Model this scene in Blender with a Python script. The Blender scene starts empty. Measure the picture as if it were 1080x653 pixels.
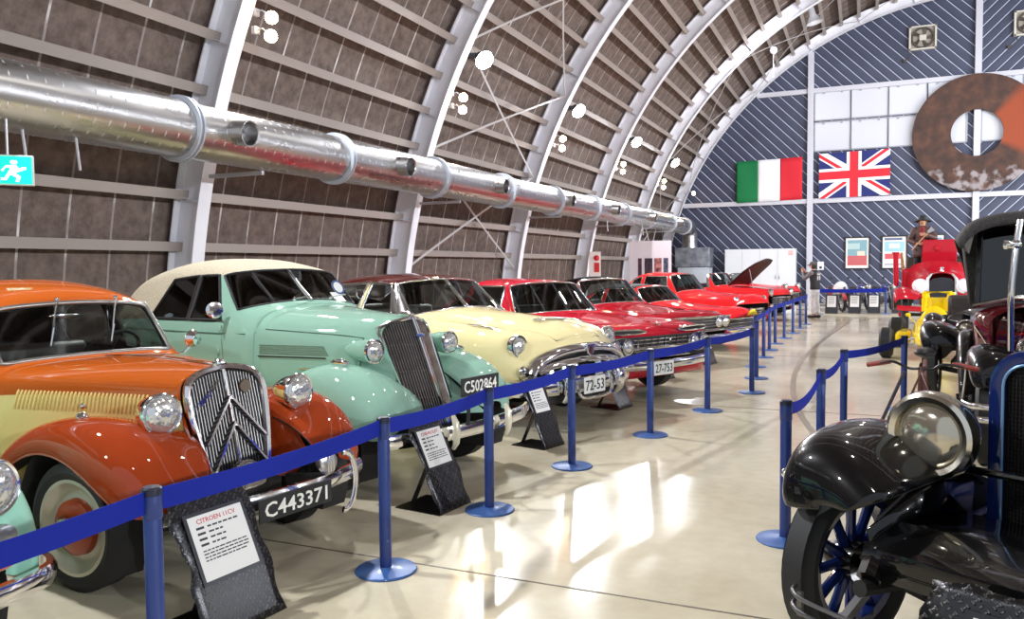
import bpy, math, random
from mathutils import Vector, Matrix
from mathutils.bvhtree import BVHTree
random.seed(7)
SC = bpy.context.scene
COL = SC.collection
PI = math.pi
R = math.radians
def V(*a): return Vector(a)

# ---------------------------------------------------------------- materials
MATS = {}
def srgb(r, g, b):
    f = lambda c: (c/255/12.92) if c/255 <= .04045 else ((c/255+.055)/1.055)**2.4
    return (f(r), f(g), f(b), 1)
def mat(name, col, rough=.5, metal=0., coat=0., emit=None, es=0., spec=.5, coat_rough=.03):
    if name in MATS: return MATS[name]
    m = bpy.data.materials.new(name); m.use_nodes = True
    b = m.node_tree.nodes['Principled BSDF']
    b.inputs['Base Color'].default_value = col
    b.inputs['Roughness'].default_value = rough
    b.inputs['Metallic'].default_value = metal
    b.inputs['Coat Weight'].default_value = coat
    b.inputs['Coat Roughness'].default_value = coat_rough
    b.inputs['Specular IOR Level'].default_value = spec
    if emit:
        b.inputs['Emission Color'].default_value = emit
        b.inputs['Emission Strength'].default_value = es
    MATS[name] = m
    return m
def nt(m):
    t = m.node_tree
    return t, t.nodes, t.links, t.nodes['Principled BSDF']
def node(t, typ, **kw):
    n = t.nodes.new(typ)
    for k, v in kw.items():
        if k in n.inputs.keys() if hasattr(n.inputs, 'keys') else False: n.inputs[k].default_value = v
        else: setattr(n, k, v)
    return n
def noise_color(m, c1, c2, scale=5, detail=4, lo=.35, hi=.65, coord='Object', bump=0, rough=None, stretch=(1, 1, 1)):
    """two colours mixed by noise, optional bump and roughness range"""
    t, N, L, b = nt(m)
    tc = N.new('ShaderNodeTexCoord'); mp = N.new('ShaderNodeMapping')
    mp.inputs['Scale'].default_value = stretch
    L.new(tc.outputs[coord], mp.inputs['Vector'])
    n = N.new('ShaderNodeTexNoise'); n.inputs['Scale'].default_value = scale; n.inputs['Detail'].default_value = detail
    L.new(mp.outputs[0], n.inputs['Vector'])
    r = N.new('ShaderNodeValToRGB'); r.color_ramp.elements[0].position = lo; r.color_ramp.elements[1].position = hi
    r.color_ramp.elements[0].color = c1; r.color_ramp.elements[1].color = c2
    L.new(n.outputs['Fac'], r.inputs[0]); L.new(r.outputs[0], b.inputs['Base Color'])
    if bump:
        bp = N.new('ShaderNodeBump'); bp.inputs['Strength'].default_value = bump; bp.inputs['Distance'].default_value = .02
        L.new(n.outputs['Fac'], bp.inputs['Height']); L.new(bp.outputs[0], b.inputs['Normal'])
    if rough:
        mr = N.new('ShaderNodeMapRange'); mr.inputs['To Min'].default_value = rough[0]; mr.inputs['To Max'].default_value = rough[1]
        L.new(n.outputs['Fac'], mr.inputs['Value']); L.new(mr.outputs[0], b.inputs['Roughness'])
    return n, r
def paint(name, c, rough=.3, coat=1.):
    if name in MATS: return MATS[name]
    m = mat(name, c, rough, 0, coat, spec=0, coat_rough=.025)
    return m
def glassmat(name, tint=(1, 1, 1, 1), refl=.12, rough=.02):
    if name in MATS: return MATS[name]
    m = bpy.data.materials.new(name); m.use_nodes = True
    t = m.node_tree; N = t.nodes; L = t.links
    N.remove(N['Principled BSDF'])
    tr = N.new('ShaderNodeBsdfTransparent'); tr.inputs[0].default_value = tint
    gl = N.new('ShaderNodeBsdfGlossy'); gl.inputs['Roughness'].default_value = rough
    lw = N.new('ShaderNodeLayerWeight'); lw.inputs[0].default_value = .25
    ma = N.new('ShaderNodeMath'); ma.operation = 'MULTIPLY_ADD'; ma.inputs[1].default_value = .75; ma.inputs[2].default_value = refl
    mx = N.new('ShaderNodeMixShader')
    L.new(lw.outputs['Fresnel'], ma.inputs[0]); ma.use_clamp = True
    L.new(ma.outputs[0], mx.inputs[0]); L.new(tr.outputs[0], mx.inputs[1]); L.new(gl.outputs[0], mx.inputs[2])
    L.new(mx.outputs[0], N['Material Output'].inputs['Surface'])
    MATS[name] = m
    return m

CHROME = mat('chrome', (.82, .82, .84, 1), .09, 1)
STEEL = mat('brushed_steel', (.55, .55, .57, 1), .28, 1)
NICKEL = mat('nickel', (.72, .68, .58, 1), .16, 1)
RUBBER = mat('tyre_rubber', (.012, .012, .013, 1), .65)
BLACK = mat('black_enamel', (.003, .003, .0035, 1), .3, 0, .9, spec=.08, coat_rough=.03)
DARK = mat('dark_underside', (.012, .011, .010, 1), .8)
MATBLACK = mat('black_matte', (.01, .01, .011, 1), .6)
TRIM = mat('dark_trim', (.03, .025, .022, 1), .8)
SEAT = mat('seat_leather', (.03, .02, .016, 1), .5)
PAPER = mat('paper', (.75, .74, .72, 1), .7)
INK = mat('ink', (.04, .04, .045, 1), .7)
REDINK = mat('red_ink', (.55, .06, .06, 1), .7)
WHITE = mat('white_paint', (.72, .73, .76, 1), .45)
GLASS = glassmat('window_glass', (.82, .88, .86, 1), .04)
DGLASS = glassmat('dark_glass', (.28, .34, .34, 1), .06)
LENS = glassmat('lens_glass', (.95, .96, .96, 1), .16, .06)
LENSPAT = mat('headlamp_lens', (.70, .71, .70, 1), .12, .75)
def _lens():
    t, N, L, b = nt(LENSPAT)
    tc = N.new('ShaderNodeTexCoord'); w = N.new('ShaderNodeTexVoronoi'); w.inputs['Scale'].default_value = 55
    L.new(tc.outputs['Object'], w.inputs['Vector'])
    bp = N.new('ShaderNodeBump'); bp.inputs['Strength'].default_value = .35; bp.inputs['Distance'].default_value = .006
    L.new(w.outputs['Distance'], bp.inputs['Height']); L.new(bp.outputs[0], b.inputs['Normal'])
_lens()

# ---------------------------------------------------------------- mesh builder
class MB:
    def __init__(s): s.v = []; s.f = []; s.m = []
    def add(s, vs, fs, m=0):
        o = len(s.v); s.v += [tuple(p) for p in vs]
        for k, f in enumerate(fs):
            s.f.append(tuple(i+o for i in f)); s.m.append(m[k] if isinstance(m, list) else m)
        return s
    def box(s, c, d, m=0, M=None):
        x, y, z = d[0]/2, d[1]/2, d[2]/2
        vs = [V(a, b, e) for a in (-x, x) for b in (-y, y) for e in (-z, z)]
        if M is not None: vs = [M @ p for p in vs]
        vs = [p+V(*c) for p in vs]
        return s.add(vs, [(0, 1, 3, 2), (4, 6, 7, 5), (0, 4, 5, 1), (2, 3, 7, 6), (0, 2, 6, 4), (1, 5, 7, 3)], m)
    def bar(s, p, q, w, h, m=0, up=(0, 0, 1)):
        p, q = V(*p), V(*q); d = (q-p); L = d.length; d.normalize()
        u = V(*up); a = d.cross(u)
        if a.length < 1e-4: a = d.cross(V(1, 0, 0))
        a.normalize(); b = a.cross(d)
        vs = [r+a*(i*w/2)+b*(j*h/2) for r in (p, q) for i, j in ((-1, -1), (1, -1), (1, 1), (-1, 1))]
        return s.add(vs, [(3, 2, 1, 0), (4, 5, 6, 7), (0, 1, 5, 4), (1, 2, 6, 5), (2, 3, 7, 6), (3, 0, 4, 7)], m)
    def lathe(s, o, ax, prof, n=24, m=0, arc=None):
        """prof: list of (radius, height along axis)"""
        o = V(*o); ax = V(*ax).normalized()
        a = ax.cross(V(0, 0, 1))
        if a.length < 1e-3: a = ax.cross(V(0, 1, 0))
        a.normalize(); b = ax.cross(a)
        vs = []; fs = []; ms = []
        full = arc is None
        k = n if full else n+1
        for (r, h) in prof:
            for i in range(k):
                t = 2*PI*i/n if full else arc[0]+(arc[1]-arc[0])*i/n
                vs.append(o+ax*h+(a*math.cos(t)+b*math.sin(t))*max(r, 1e-5))
        for j in range(len(prof)-1):
            for i in range(n):
                i2 = (i+1) % k
                fs.append((j*k+i, j*k+i2, (j+1)*k+i2, (j+1)*k+i)); ms.append(m[j] if isinstance(m, list) else m)
        return s.add(vs, fs, ms)
    def cyl(s, p, q, r, r2=None, n=16, m=0, cap=True):
        p, q = V(*p), V(*q); L = (q-p).length; r2 = r if r2 is None else r2
        prof = [(0, 0), (r, 0), (r2, L), (0, L)] if cap else [(r, 0), (r2, L)]
        return s.lathe(p, (q-p), prof, n, m)
    def tube(s, pts, r, n=8, closed=False, m=0, flat=None):
        pts = [V(*p) for p in pts]; k = len(pts)
        rad = r if isinstance(r, (list, tuple)) else [r]*k
        T = []
        for i in range(k):
            a = pts[(i-1) % k] if (closed or i > 0) else pts[i]
            b = pts[(i+1) % k] if (closed or i < k-1) else pts[i]
            T.append((b-a).normalized())
        up = V(0, 0, 1) if abs(T[0].z) < .9 else V(1, 0, 0)
        vs = []; a = T[0].cross(up).normalized()
        for i in range(k):
            a = (a-T[i]*a.dot(T[i]))
            if a.length < 1e-6: a = T[i].orthogonal()
            a.normalize(); b = T[i].cross(a)
            for j in range(n):
                t = 2*PI*j/n
                fx, fy = (1, 1) if flat is None else flat
                vs.append(pts[i]+(a*math.cos(t)*fx+b*math.sin(t)*fy)*rad[i])
        fs = []
        for i in range(k if closed else k-1):
            i2 = (i+1) % k
            for j in range(n):
                j2 = (j+1) % n
                fs.append((i*n+j, i2*n+j, i2*n+j2, i*n+j2))
        if not closed:
            fs.append(tuple(range(n))); fs.append(tuple(reversed(range((k-1)*n, k*n))))
        return s.add(vs, fs, m)
    def grid(s, rows, m=0, cu=False, cv=False):
        a = len(rows); b = len(rows[0]); vs = [p for r in rows for p in r]; fs = []; ms = []
        for i in range(a if cu else a-1):
            for j in range(b if cv else b-1):
                i2 = (i+1) % a; j2 = (j+1) % b
                fs.append((i*b+j, i2*b+j, i2*b+j2, i*b+j2)); ms.append(m(i, j) if callable(m) else m)
        return s.add(vs, fs, ms)
    def prism(s, poly, fr, depth, m=0, mside=None):
        """poly: 2-D outline; fr: function (u, v, w) -> 3-D point"""
        n = len(poly)
        vs = [fr(u, v, 0) for u, v in poly]+[fr(u, v, depth) for u, v in poly]
        fs = [tuple(reversed(range(n))), tuple(range(n, 2*n))]+[(i, (i+1) % n, n+(i+1) % n, n+i) for i in range(n)]
        return s.add(vs, fs, [m, m]+[m if mside is None else mside]*n)
    def ball(s, c, r, n=16, m=0, sc=(1, 1, 1)):
        k = n//2
        rows = []
        for i in range(k+1):
            t = PI*i/k
            rows.append([V(c[0]+r*sc[0]*math.sin(t)*math.cos(2*PI*j/n), c[1]+r*sc[1]*math.sin(t)*math.sin(2*PI*j/n), c[2]-r*sc[2]*math.cos(t)) for j in range(n)])
        return s.grid(rows, m, cv=True)
    def build(s, name, mats, parent=None, sub=0, solid=0, smooth=40, bevel=0, bsm=None, loc=None, rotz=0, matoff=0, label=None):
        me = bpy.data.meshes.new(name)
        me.from_pydata([tuple(p) for p in s.v], [], s.f)
        if not isinstance(mats, (list, tuple)): mats = [mats]
        for x in mats: me.materials.append(x)
        me.polygons.foreach_set('material_index', s.m)
        me.validate(); me.update()
        import bmesh
        bm = bmesh.new(); bm.from_mesh(me)
        bmesh.ops.remove_doubles(bm, verts=bm.verts, dist=1e-5)
        if not sub and not solid: bmesh.ops.recalc_face_normals(bm, faces=bm.faces)
        bm.to_mesh(me); bm.free()
        if smooth:
            me.polygons.foreach_set('use_smooth', [True]*len(me.polygons))
            if not sub and smooth < 170: me.set_sharp_from_angle(angle=R(smooth))
        o = bpy.data.objects.new(name, me); COL.objects.link(o)
        if parent: o.parent = parent
        if loc is not None: o.location = loc
        o.rotation_euler = (0, 0, rotz)
        if bevel:
            b = o.modifiers.new('bevel', 'BEVEL'); b.width = bevel; b.segments = 2; b.limit_method = 'ANGLE'
        if sub:
            k = o.modifiers.new('sub', 'SUBSURF'); k.levels = k.render_levels = sub
            if bsm: k.boundary_smooth = bsm
        if solid:
            k = o.modifiers.new('solid', 'SOLIDIFY'); k.thickness = solid; k.offset = -1
            k.material_offset = matoff; k.material_offset_rim = matoff
        if label: o['label'] = label
        return o
def thing(name, label, cat, loc=(0, 0, 0), rotz=0, group=None):
    o = bpy.data.objects.new(name, None); COL.objects.link(o)
    o.location = loc; o.rotation_euler = (0, 0, rotz); o['label'] = label; o['category'] = cat
    o.empty_display_size = .1
    if group: o['group'] = group
    return o
def tag(o, label, cat, group=None):
    o['label'] = label; o['category'] = cat
    if group: o['group'] = group
    return o
def struct(o): o['kind'] = 'structure'; return o
def dup(root, loc, rotz=0, label=None, group=None):
    r = root.copy(); COL.objects.link(r); r.location = loc; r.rotation_euler = (0, 0, rotz)
    if label: r['label'] = label
    if group: r['group'] = group
    for ch in list(root.children):
        c = ch.copy(); COL.objects.link(c); c.parent = r
        for g in ch.children:
            d = g.copy(); COL.objects.link(d); d.parent = c
    return r
def bspline(ctrl, per=6):
    """closed uniform cubic B-spline (same limit curve as a subdivided mesh border)"""
    n = len(ctrl); c = [V(*p) for p in ctrl]; out = []
    for i in range(n):
        a, b, d, e = c[(i-1) % n], c[i], c[(i+1) % n], c[(i+2) % n]
        for k in range(per):
            t = k/per
            out.append((a*(1-t)**3+b*(3*t**3-6*t*t+4)+d*(-3*t**3+3*t*t+3*t+1)+e*t**3)/6)
    return out
def catmull(pts, per=6):
    p = [V(*q) for q in pts]; n = len(p); out = []
    for i in range(n-1):
        a = p[max(i-1, 0)]; b = p[i]; c = p[i+1]; d = p[min(i+2, n-1)]
        for k in range(per):
            t = k/per
            out.append(.5*((2*b)+(c-a)*t+(2*a-5*b+4*c-d)*t*t+(3*b-a-3*c+d)*t**3))
    out.append(p[-1]); return out
def text_into(mb, s, fr, h, m=0, depth=.003, bold=0, align='CENTER', width=None):
    """fr(u, v, w): u along the line, v up, w out"""
    cu = bpy.data.curves.new('t', 'FONT'); cu.body = s; cu.size = 1; cu.align_x = align; cu.extrude = .01; cu.offset = bold; cu.resolution_u = 2
    o = bpy.data.objects.new('t', cu); COL.objects.link(o)
    dg = bpy.context.evaluated_depsgraph_get(); dg.update()
    me = bpy.data.meshes.new_from_object(o.evaluated_get(dg))
    xs = [v.co.x for v in me.vertices]; ys = [v.co.y for v in me.vertices]
    if xs:
        H = max(ys)-min(ys); k = h/.7
        kx = k if width is None else width/(max(xs)-min(xs))
        x0 = (max(xs)+min(xs))/2 if align == 'CENTER' else 0
        vs = [fr((v.co.x-x0)*kx, v.co.y*k, (v.co.z+.01)*depth/.02) for v in me.vertices]
        mb.add(vs, [tuple(p.vertices) for p in me.polygons], m)
    bpy.data.objects.remove(o); bpy.data.curves.remove(cu); bpy.data.meshes.remove(me)

# ---------------------------------------------------------------- camera
F = 850.; CAMZ = 1.65
yaw = math.atan(372/850.); pit = math.atan(43.5/850.); roll = .010
f0 = V(-math.sin(yaw), math.cos(yaw), 0); r0 = V(math.cos(yaw), math.sin(yaw), 0); u0 = V(0, 0, 1)
ff = f0*math.cos(pit)-u0*math.sin(pit); uu = u0*math.cos(pit)+f0*math.sin(pit)
rr = r0*math.cos(roll)-uu*math.sin(roll); uu = uu*math.cos(roll)+r0*math.sin(roll)
cam = bpy.data.cameras.new('camera'); camo = bpy.data.objects.new('camera', cam); COL.objects.link(camo)
cam.sensor_width = 36; cam.lens = F/1080*36; cam.clip_end = 200; cam.clip_start = .05
camo.matrix_world = Matrix(((rr.x, uu.x, -ff.x, 0), (rr.y, uu.y, -ff.y, 0), (rr.z, uu.z, -ff.z, CAMZ), (0, 0, 0, 1)))
SC.camera = camo
SC.view_settings.view_transform = 'Standard'; SC.view_settings.look = 'None'
SC.view_settings.gamma = 1; SC.view_settings.use_curve_mapping = False
# ================================================================ the hall
XC, ZC, RI = 4.0, -.1, 12.5          # vault axis and inner radius of the ribs
YF, YN = 37.4, -7.
def arc(r, th): return (XC-r*math.cos(th), ZC+r*math.sin(th))
TH0 = math.asin(.1/13.3); TH1 = PI-TH0

# floor: glossy cream coating
fl = mat('floor_coating', srgb(196, 184, 152), .16, spec=.32)
def _floor():
    t, N, L, b = nt(fl)
    tc = N.new('ShaderNodeTexCoord')
    n1 = N.new('ShaderNodeTexNoise'); n1.inputs['Scale'].default_value = .55; n1.inputs['Detail'].default_value = 6
    n2 = N.new('ShaderNodeTexNoise'); n2.inputs['Scale'].default_value = 9; n2.inputs['Detail'].default_value = 5
    L.new(tc.outputs['Object'], n1.inputs['Vector']); L.new(tc.outputs['Object'], n2.inputs['Vector'])
    r = N.new('ShaderNodeValToRGB')
    r.color_ramp.elements[0].position = .3; r.color_ramp.elements[1].position = .7
    r.color_ramp.elements[0].color = srgb(192, 181, 154); r.color_ramp.elements[1].color = srgb(216, 207, 183)
    L.new(n1.outputs['Fac'], r.inputs[0])
    mx = N.new('ShaderNodeMix'); mx.data_type = 'RGBA'; mx.blend_type = 'OVERLAY'; mx.inputs[0].default_value = .18
    L.new(r.outputs[0], mx.inputs[6]); L.new(n2.outputs['Fac'], mx.inputs[7])
    L.new(mx.outputs[2], b.inputs['Base Color'])
    mr = N.new('ShaderNodeMapRange'); mr.inputs['To Min'].default_value = .09; mr.inputs['To Max'].default_value = .24
    mr.inputs['From Min'].default_value = .3; mr.inputs['From Max'].default_value = .7
    L.new(n1.outputs['Fac'], mr.inputs['Value']); L.new(mr.outputs[0], b.inputs['Roughness'])
    bp = N.new('ShaderNodeBump'); bp.inputs['Strength'].default_value = .05; bp.inputs['Distance'].default_value = .01
    n3 = N.new('ShaderNodeTexNoise'); n3.inputs['Scale'].default_value = 3.2; n3.inputs['Detail'].default_value = 2
    L.new(tc.outputs['Object'], n3.inputs['Vector']); L.new(n3.outputs['Fac'], bp.inputs['Height']); L.new(bp.outputs[0], b.inputs['Normal'])
_floor()
m = MB(); m.box((XC, (YF+YN)/2, -.1), (27.4, YF-YN+1, .2)); struct(m.build('floor', fl, smooth=0))
jm = mat('floor_joint', srgb(104, 92, 74), .5)
m = MB()
for y in (3.85, 9.6, 15.4, 21.1, 26.9, 32.6): m.box((2.5, y, .0012), (13, .012, .0024))
for x in (1.75,): m.box((x, 16, .0012), (.012, 42, .0024))
o = m.build('floor_joint', jm, smooth=0); struct(o)
# faint dark tyre mark curving along the aisle
m = MB(); pts = catmull([(-.25, 7.5, 0), (-.62, 9.3, 0), (-.86, 11.3, 0), (-.97, 13.4, 0), (-.97, 15.6, 0), (-.85, 18.5, 0), (-.62, 22, 0), (-.41, 25.1, 0), (-.3, 27.5, 0)], 6)
rows = [[V(p.x-.035, p.y, .003), V(p.x+.035, p.y, .003)] for p in pts]; m.grid(rows)
sk = mat('tyre_mark_stain', srgb(150, 142, 124), .3); o = m.build('floor_mark', sk, smooth=0); struct(o)

# vault skin: brown boards between seams every .62 m
vs = mat('vault_boards', srgb(92, 80, 72), .85)
def _skin():
    t, N, L, b = nt(vs)
    tc = N.new('ShaderNodeTexCoord'); sp = N.new('ShaderNodeSeparateXYZ'); L.new(tc.outputs['Object'], sp.inputs[0])
    md = N.new('ShaderNodeMath'); md.operation = 'PINGPONG'; md.inputs[1].default_value = .31
    L.new(sp.outputs['Y'], md.inputs[0])
    st = N.new('ShaderNodeMath'); st.operation = 'LESS_THAN'; st.inputs[1].default_value = .016; L.new(md.outputs[0], st.inputs[0])
    n = N.new('ShaderNodeTexNoise'); n.inputs['Scale'].default_value = 6; n.inputs['Detail'].default_value = 8; n.inputs['Roughness'].default_value = .7
    L.new(tc.outputs['Object'], n.inputs['Vector'])
    r = N.new('ShaderNodeValToRGB'); r.color_ramp.elements[0].color = srgb(84, 71, 65); r.color_ramp.elements[1].color = srgb(130, 114, 106)
    r.color_ramp.elements[0].position = .3; r.color_ramp.elements[1].position = .72
    L.new(n.outputs['Fac'], r.inputs[0])
    n2 = N.new('ShaderNodeTexNoise'); n2.inputs['Scale'].default_value = 2.2; n2.inputs['Detail'].default_value = 6
    L.new(tc.outputs['Object'], n2.inputs['Vector'])
    r2 = N.new('ShaderNodeValToRGB'); r2.color_ramp.elements[0].color = srgb(150, 140, 136); r2.color_ramp.elements[1].color = srgb(225, 220, 218)
    r2.color_ramp.elements[0].position = .5; r2.color_ramp.elements[1].position = .68
    L.new(n2.outputs['Fac'], r2.inputs[0])
    mx = N.new('ShaderNodeMix'); mx.data_type = 'RGBA'
    L.new(st.outputs[0], mx.inputs[0]); L.new(r.outputs[0], mx.inputs[6]); L.new(r2.outputs[0], mx.inputs[7])
    L.new(mx.outputs[2], b.inputs['Base Color'])
    bp = N.new('ShaderNodeBump'); bp.inputs['Strength'].default_value = .8; bp.inputs['Distance'].default_value = .03
    ad = N.new('ShaderNodeMath'); ad.operation = 'MULTIPLY_ADD'; ad.inputs[1].default_value = .25
    L.new(n.outputs['Fac'], ad.inputs[0]); L.new(st.outputs[0], ad.inputs[2])
    L.new(ad.outputs[0], bp.inputs['Height']); L.new(bp.outputs[0], b.inputs['Normal'])
_skin()
m = MB(); rows = []
for i in range(73):
    th = TH0+(TH1-TH0)*i/72; a = arc(13.05, th); rows.append([V(a[0], YN, a[1]), V(a[0], YF+.3, a[1])])
m.grid(rows)
rows2 = []
for i in range(73):
    th = TH0+(TH1-TH0)*i/72; a = arc(13.25, th); rows2.append([V(a[0], YN, a[1]), V(a[0], YF+.3, a[1])])
m.grid(rows2); struct(m.build('ceiling', vs, smooth=60))

# purlins: channels running the length of the vault
pm = mat('purlin_paint', srgb(150, 140, 134), .6)
k = 0
th = R(9.4)
while th < R(171):
    k += 1
    m = MB(); a = arc(12.93, th); b = arc(12.80, th)
    c, s = math.cos(th), math.sin(th)
    M = Matrix(((-c, 0, s), (0, 1, 0), (s, 0, c)))   # local x -> outward
    m.box((b[0], (YF+YN)/2, b[1]), (.012, YF-YN, .13), M=M)
    m.box((arc(12.92, th)[0]-.0, (YF+YN)/2, arc(12.92, th)[1]), (.24, YF-YN, .012), M=M)
    struct(m.build('trim_%d' % k, pm, smooth=0)); th += R(3.2)

# ribs: welded H beams bent to a half circle
wm = mat('rib_paint', srgb(206, 206, 216), .42)
noise_color(wm, srgb(226, 226, 234), srgb(238, 238, 246), 1.2, 3, rough=(.35, .5))
RIBS = [8.4, 14.0, 19.7, 25.5, 31.35, 37.15]
NR = 96
def make_rib(y):
    m = MB()
    def sweep(r1, r2, w):
        rows = []
        for i in range(NR+1):
            th = TH0+(TH1-TH0)*i/NR
            a, b = arc(r1, th), arc(r2, th)
            rows.append([V(a[0], y-w/2, a[1]), V(a[0], y+w/2, a[1]), V(b[0], y+w/2, b[1]), V(b[0], y-w/2, b[1])])
        m.grid(rows, cv=True)
    sweep(RI, RI+.018, .22); sweep(RI+.018, RI+.42, .014); sweep(RI+.42, RI+.44, .22)
    # splice stiffeners
    for i in range(8):
        th = R(12.6+3.2*i*3-.2)
        for sgn in (-1, 1):
            c, s = math.cos(th), math.sin(th); M = Matrix(((-c, 0, s), (0, 1, 0), (s, 0, c)))
            a = arc(RI+.22, th); m.box((a[0], y+sgn*.055, a[1]), (.40, .10, .008), M=M)
    o = m.build('arch_rib', wm, smooth=30); struct(o)
for y in RIBS: make_rib(y)

# cross bracing rods in two bays
bm_ = mat('brace_paint', srgb(176, 172, 172), .5)
def brace(y0, t0, y1, t1, r=12.62):
    m = MB(); pts = []
    for i in range(13):
        u = i/12; th = R(t0+(t1-t0)*u); a = arc(r, th); pts.append((a[0], y0+(y1-y0)*u, a[1]))
    for i in range(12): m.bar(pts[i], pts[i+1], .05, .012, up=(pts[i][0]-XC, 0, pts[i][2]-ZC))
    struct(m.build('cross_brace', bm_, smooth=0))
for t0, t1 in ((8, 19), (19, 29), (29, 45), (45, 61)):
    brace(14.1, t0, 19.6, t1); brace(14.1, t1, 19.6, t0)
for t0, t1 in ((10, 26), (26, 48), (48, 70), (70, 96)):
    brace(31.5, t0, 37.0, t1); brace(31.5, t1, 37.0, t0)

# ---------------------------------------------------------------- far wall
fw = mat('far_wall_boards', srgb(96, 104, 128), .6)
def _fw(m, sgn):
    t, N, L, b = nt(m)
    tc = N.new('ShaderNodeTexCoord'); sp = N.new('ShaderNodeSeparateXYZ'); L.new(tc.outputs['Object'], sp.inputs[0])
    ad = N.new('ShaderNodeMath'); ad.operation = 'ADD' if sgn > 0 else 'SUBTRACT'
    L.new(sp.outputs['X'], ad.inputs[0]); L.new(sp.outputs['Z'], ad.inputs[1])
    mu = N.new('ShaderNodeMath'); mu.operation = 'MULTIPLY'; mu.inputs[1].default_value = 1/.46; L.new(ad.outputs[0], mu.inputs[0])
    fr = N.new('ShaderNodeMath'); fr.operation = 'FRACT'; L.new(mu.outputs[0], fr.inputs[0])
    r = N.new('ShaderNodeValToRGB'); e = r.color_ramp.elements; r.color_ramp.interpolation = 'LINEAR'
    e[0].position = 0; e[0].color = srgb(176, 184, 204); e[1].position = .065; e[1].color = srgb(176, 184, 204)
    x = e.new(.085); x.color = srgb(46, 50, 70); x = e.new(.55); x.color = srgb(60, 65, 88); x = e.new(.56); x.color = srgb(42, 45, 64); x = e.new(.6); x.color = srgb(60, 65, 88); x = e.new(.98); x.color = srgb(56, 61, 84); x = e.new(1.); x.color = srgb(176, 184, 204)
    L.new(fr.outputs[0], r.inputs[0])
    n = N.new('ShaderNodeTexNoise'); n.inputs['Scale'].default_value = 1.3; n.inputs['Detail'].default_value = 5; L.new(tc.outputs['Object'], n.inputs['Vector'])
    mx = N.new('ShaderNodeMix'); mx.data_type = 'RGBA'; mx.blend_type = 'OVERLAY'; mx.inputs[0].default_value = .35
    L.new(r.outputs[0], mx.inputs[6]); L.new(n.outputs['Fac'], mx.inputs[7]); L.new(mx.outputs[2], b.inputs['Base Color'])
    bp = N.new('ShaderNodeBump'); bp.inputs['Strength'].default_value = .4; bp.inputs['Distance'].default_value = .02
    L.new(r.outputs[0], bp.inputs['Height']); L.new(bp.outputs[0], b.inputs['Normal'])
_fw(fw, 1)
fw2 = mat('far_wall_boards_right', srgb(96, 104, 128), .6); _fw(fw2, -1)
m = MB()
def wall_poly(x0, x1, n=40):
    top = []
    for i in range(n+1):
        x = x0+(x1-x0)*i/n; d = 12.95**2-(x-XC)**2
        top.append((x, ZC+math.sqrt(max(d, 0))))
    return [(x0, 0)]+[(x1, 0)]+list(reversed(top))
m.prism(wall_poly(-8.9, 4.05), lambda u, v, w: V(u, YF+w, v), .2, 0)
m.prism(wall_poly(4.05, 16.9), lambda u, v, w: V(u, YF+w, v), .2, 1)
struct(m.build('wall_far', [fw, fw2], smooth=0))
fb = mat('frame_paint', srgb(190, 190, 200), .5)
m = MB(); k0 = k
for i, x in enumerate((-2.2, 4.05, 10.3)):
    top = ZC+math.sqrt(12.5**2-(x-XC)**2)
    m = MB(); m.box((x, YF-.13, top/2), (.24, .2, top)); struct(m.build('far_wall_column', fb, smooth=0, bevel=.01))
for z in (4.42, 9.12):
    hw = math.sqrt(12.5**2-(z-ZC)**2)
    m = MB(); m.box((XC, YF-.08, z), (2*hw, .14, .2)); struct(m.build('far_wall_rail', fb, smooth=0, bevel=.01))
# two rows of pale window panels with frames
wp = mat('window_panel', srgb(190, 192, 202), .35, emit=(.86, .9, 1, 1), es=.04)
wf = mat('window_frame_paint', srgb(150, 152, 162), .5)
wn = 0
for x0, nn in ((-2.05, 4), (4.2, 4)):
    for r_ in range(2):
        for c in range(nn):
            wn += 1; w = 1.44; z = 6.55+1.3*r_; xx = x0+w*(c+.5)
            m = MB(); m.box((xx, YF-.03, z+.6), (w-.06, .03, 1.2)); o = struct(m.build('window_%d' % wn, wp, smooth=0))
            f_ = MB()
            for zz in (z+.0, z+1.21): f_.box((xx, YF-.05, zz), (w, .06, .05))
            for q in (-1, 1): f_.box((xx+q*w/2*.985, YF-.05, z+.6), (.05, .06, 1.2))
            for q in (-.25, .25): f_.box((xx+q*w, YF-.06, z+1.15), (.09, .05, .07))
            f_.build('window_frame', wf, o, smooth=0)
# ================================================================ duct along the left wall
dm = mat('galvanised_duct', (.50, .50, .51, 1), .26, 1)
def _duct():
    t, N, L, b = nt(dm)
    tc = N.new('ShaderNodeTexCoord'); n = N.new('ShaderNodeTexNoise'); n.inputs['Scale'].default_value = 7; n.inputs['Detail'].default_value = 3
    mp = N.new('ShaderNodeMapping'); mp.inputs['Scale'].default_value = (1, .3, 1); L.new(tc.outputs['Object'], mp.inputs[0]); L.new(mp.outputs[0], n.inputs['Vector'])
    mr = N.new('ShaderNodeMapRange'); mr.inputs['To Min'].default_value = .2; mr.inputs['To Max'].default_value = .4
    L.new(n.outputs['Fac'], mr.inputs['Value']); L.new(mr.outputs[0], b.inputs['Roughness'])
    bp = N.new('ShaderNodeBump'); bp.inputs['Strength'].default_value = .12; bp.inputs['Distance'].default_value = .01
    L.new(n.outputs['Fac'], bp.inputs['Height']); L.new(bp.outputs[0], b.inputs['Normal'])
_duct()
dm2 = mat('duct_seam', (.66, .66, .68, 1), .35, .8)
fm = mat('duct_flange_paint', srgb(190, 196, 206), .4, .3)
DX, DR = -7.2, .325
def dz(y): return 3.27+.0045*(y-5)
duct = thing('ventilation_duct', 'long galvanised spiral duct running along the left vault wall', 'duct', (DX, 4, 3.27))
def DL(x, y, z): return V(x-DX, y-4, z-3.27)
m = MB(); rows = []
ys = [-1+.5*i for i in range(75)]
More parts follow.
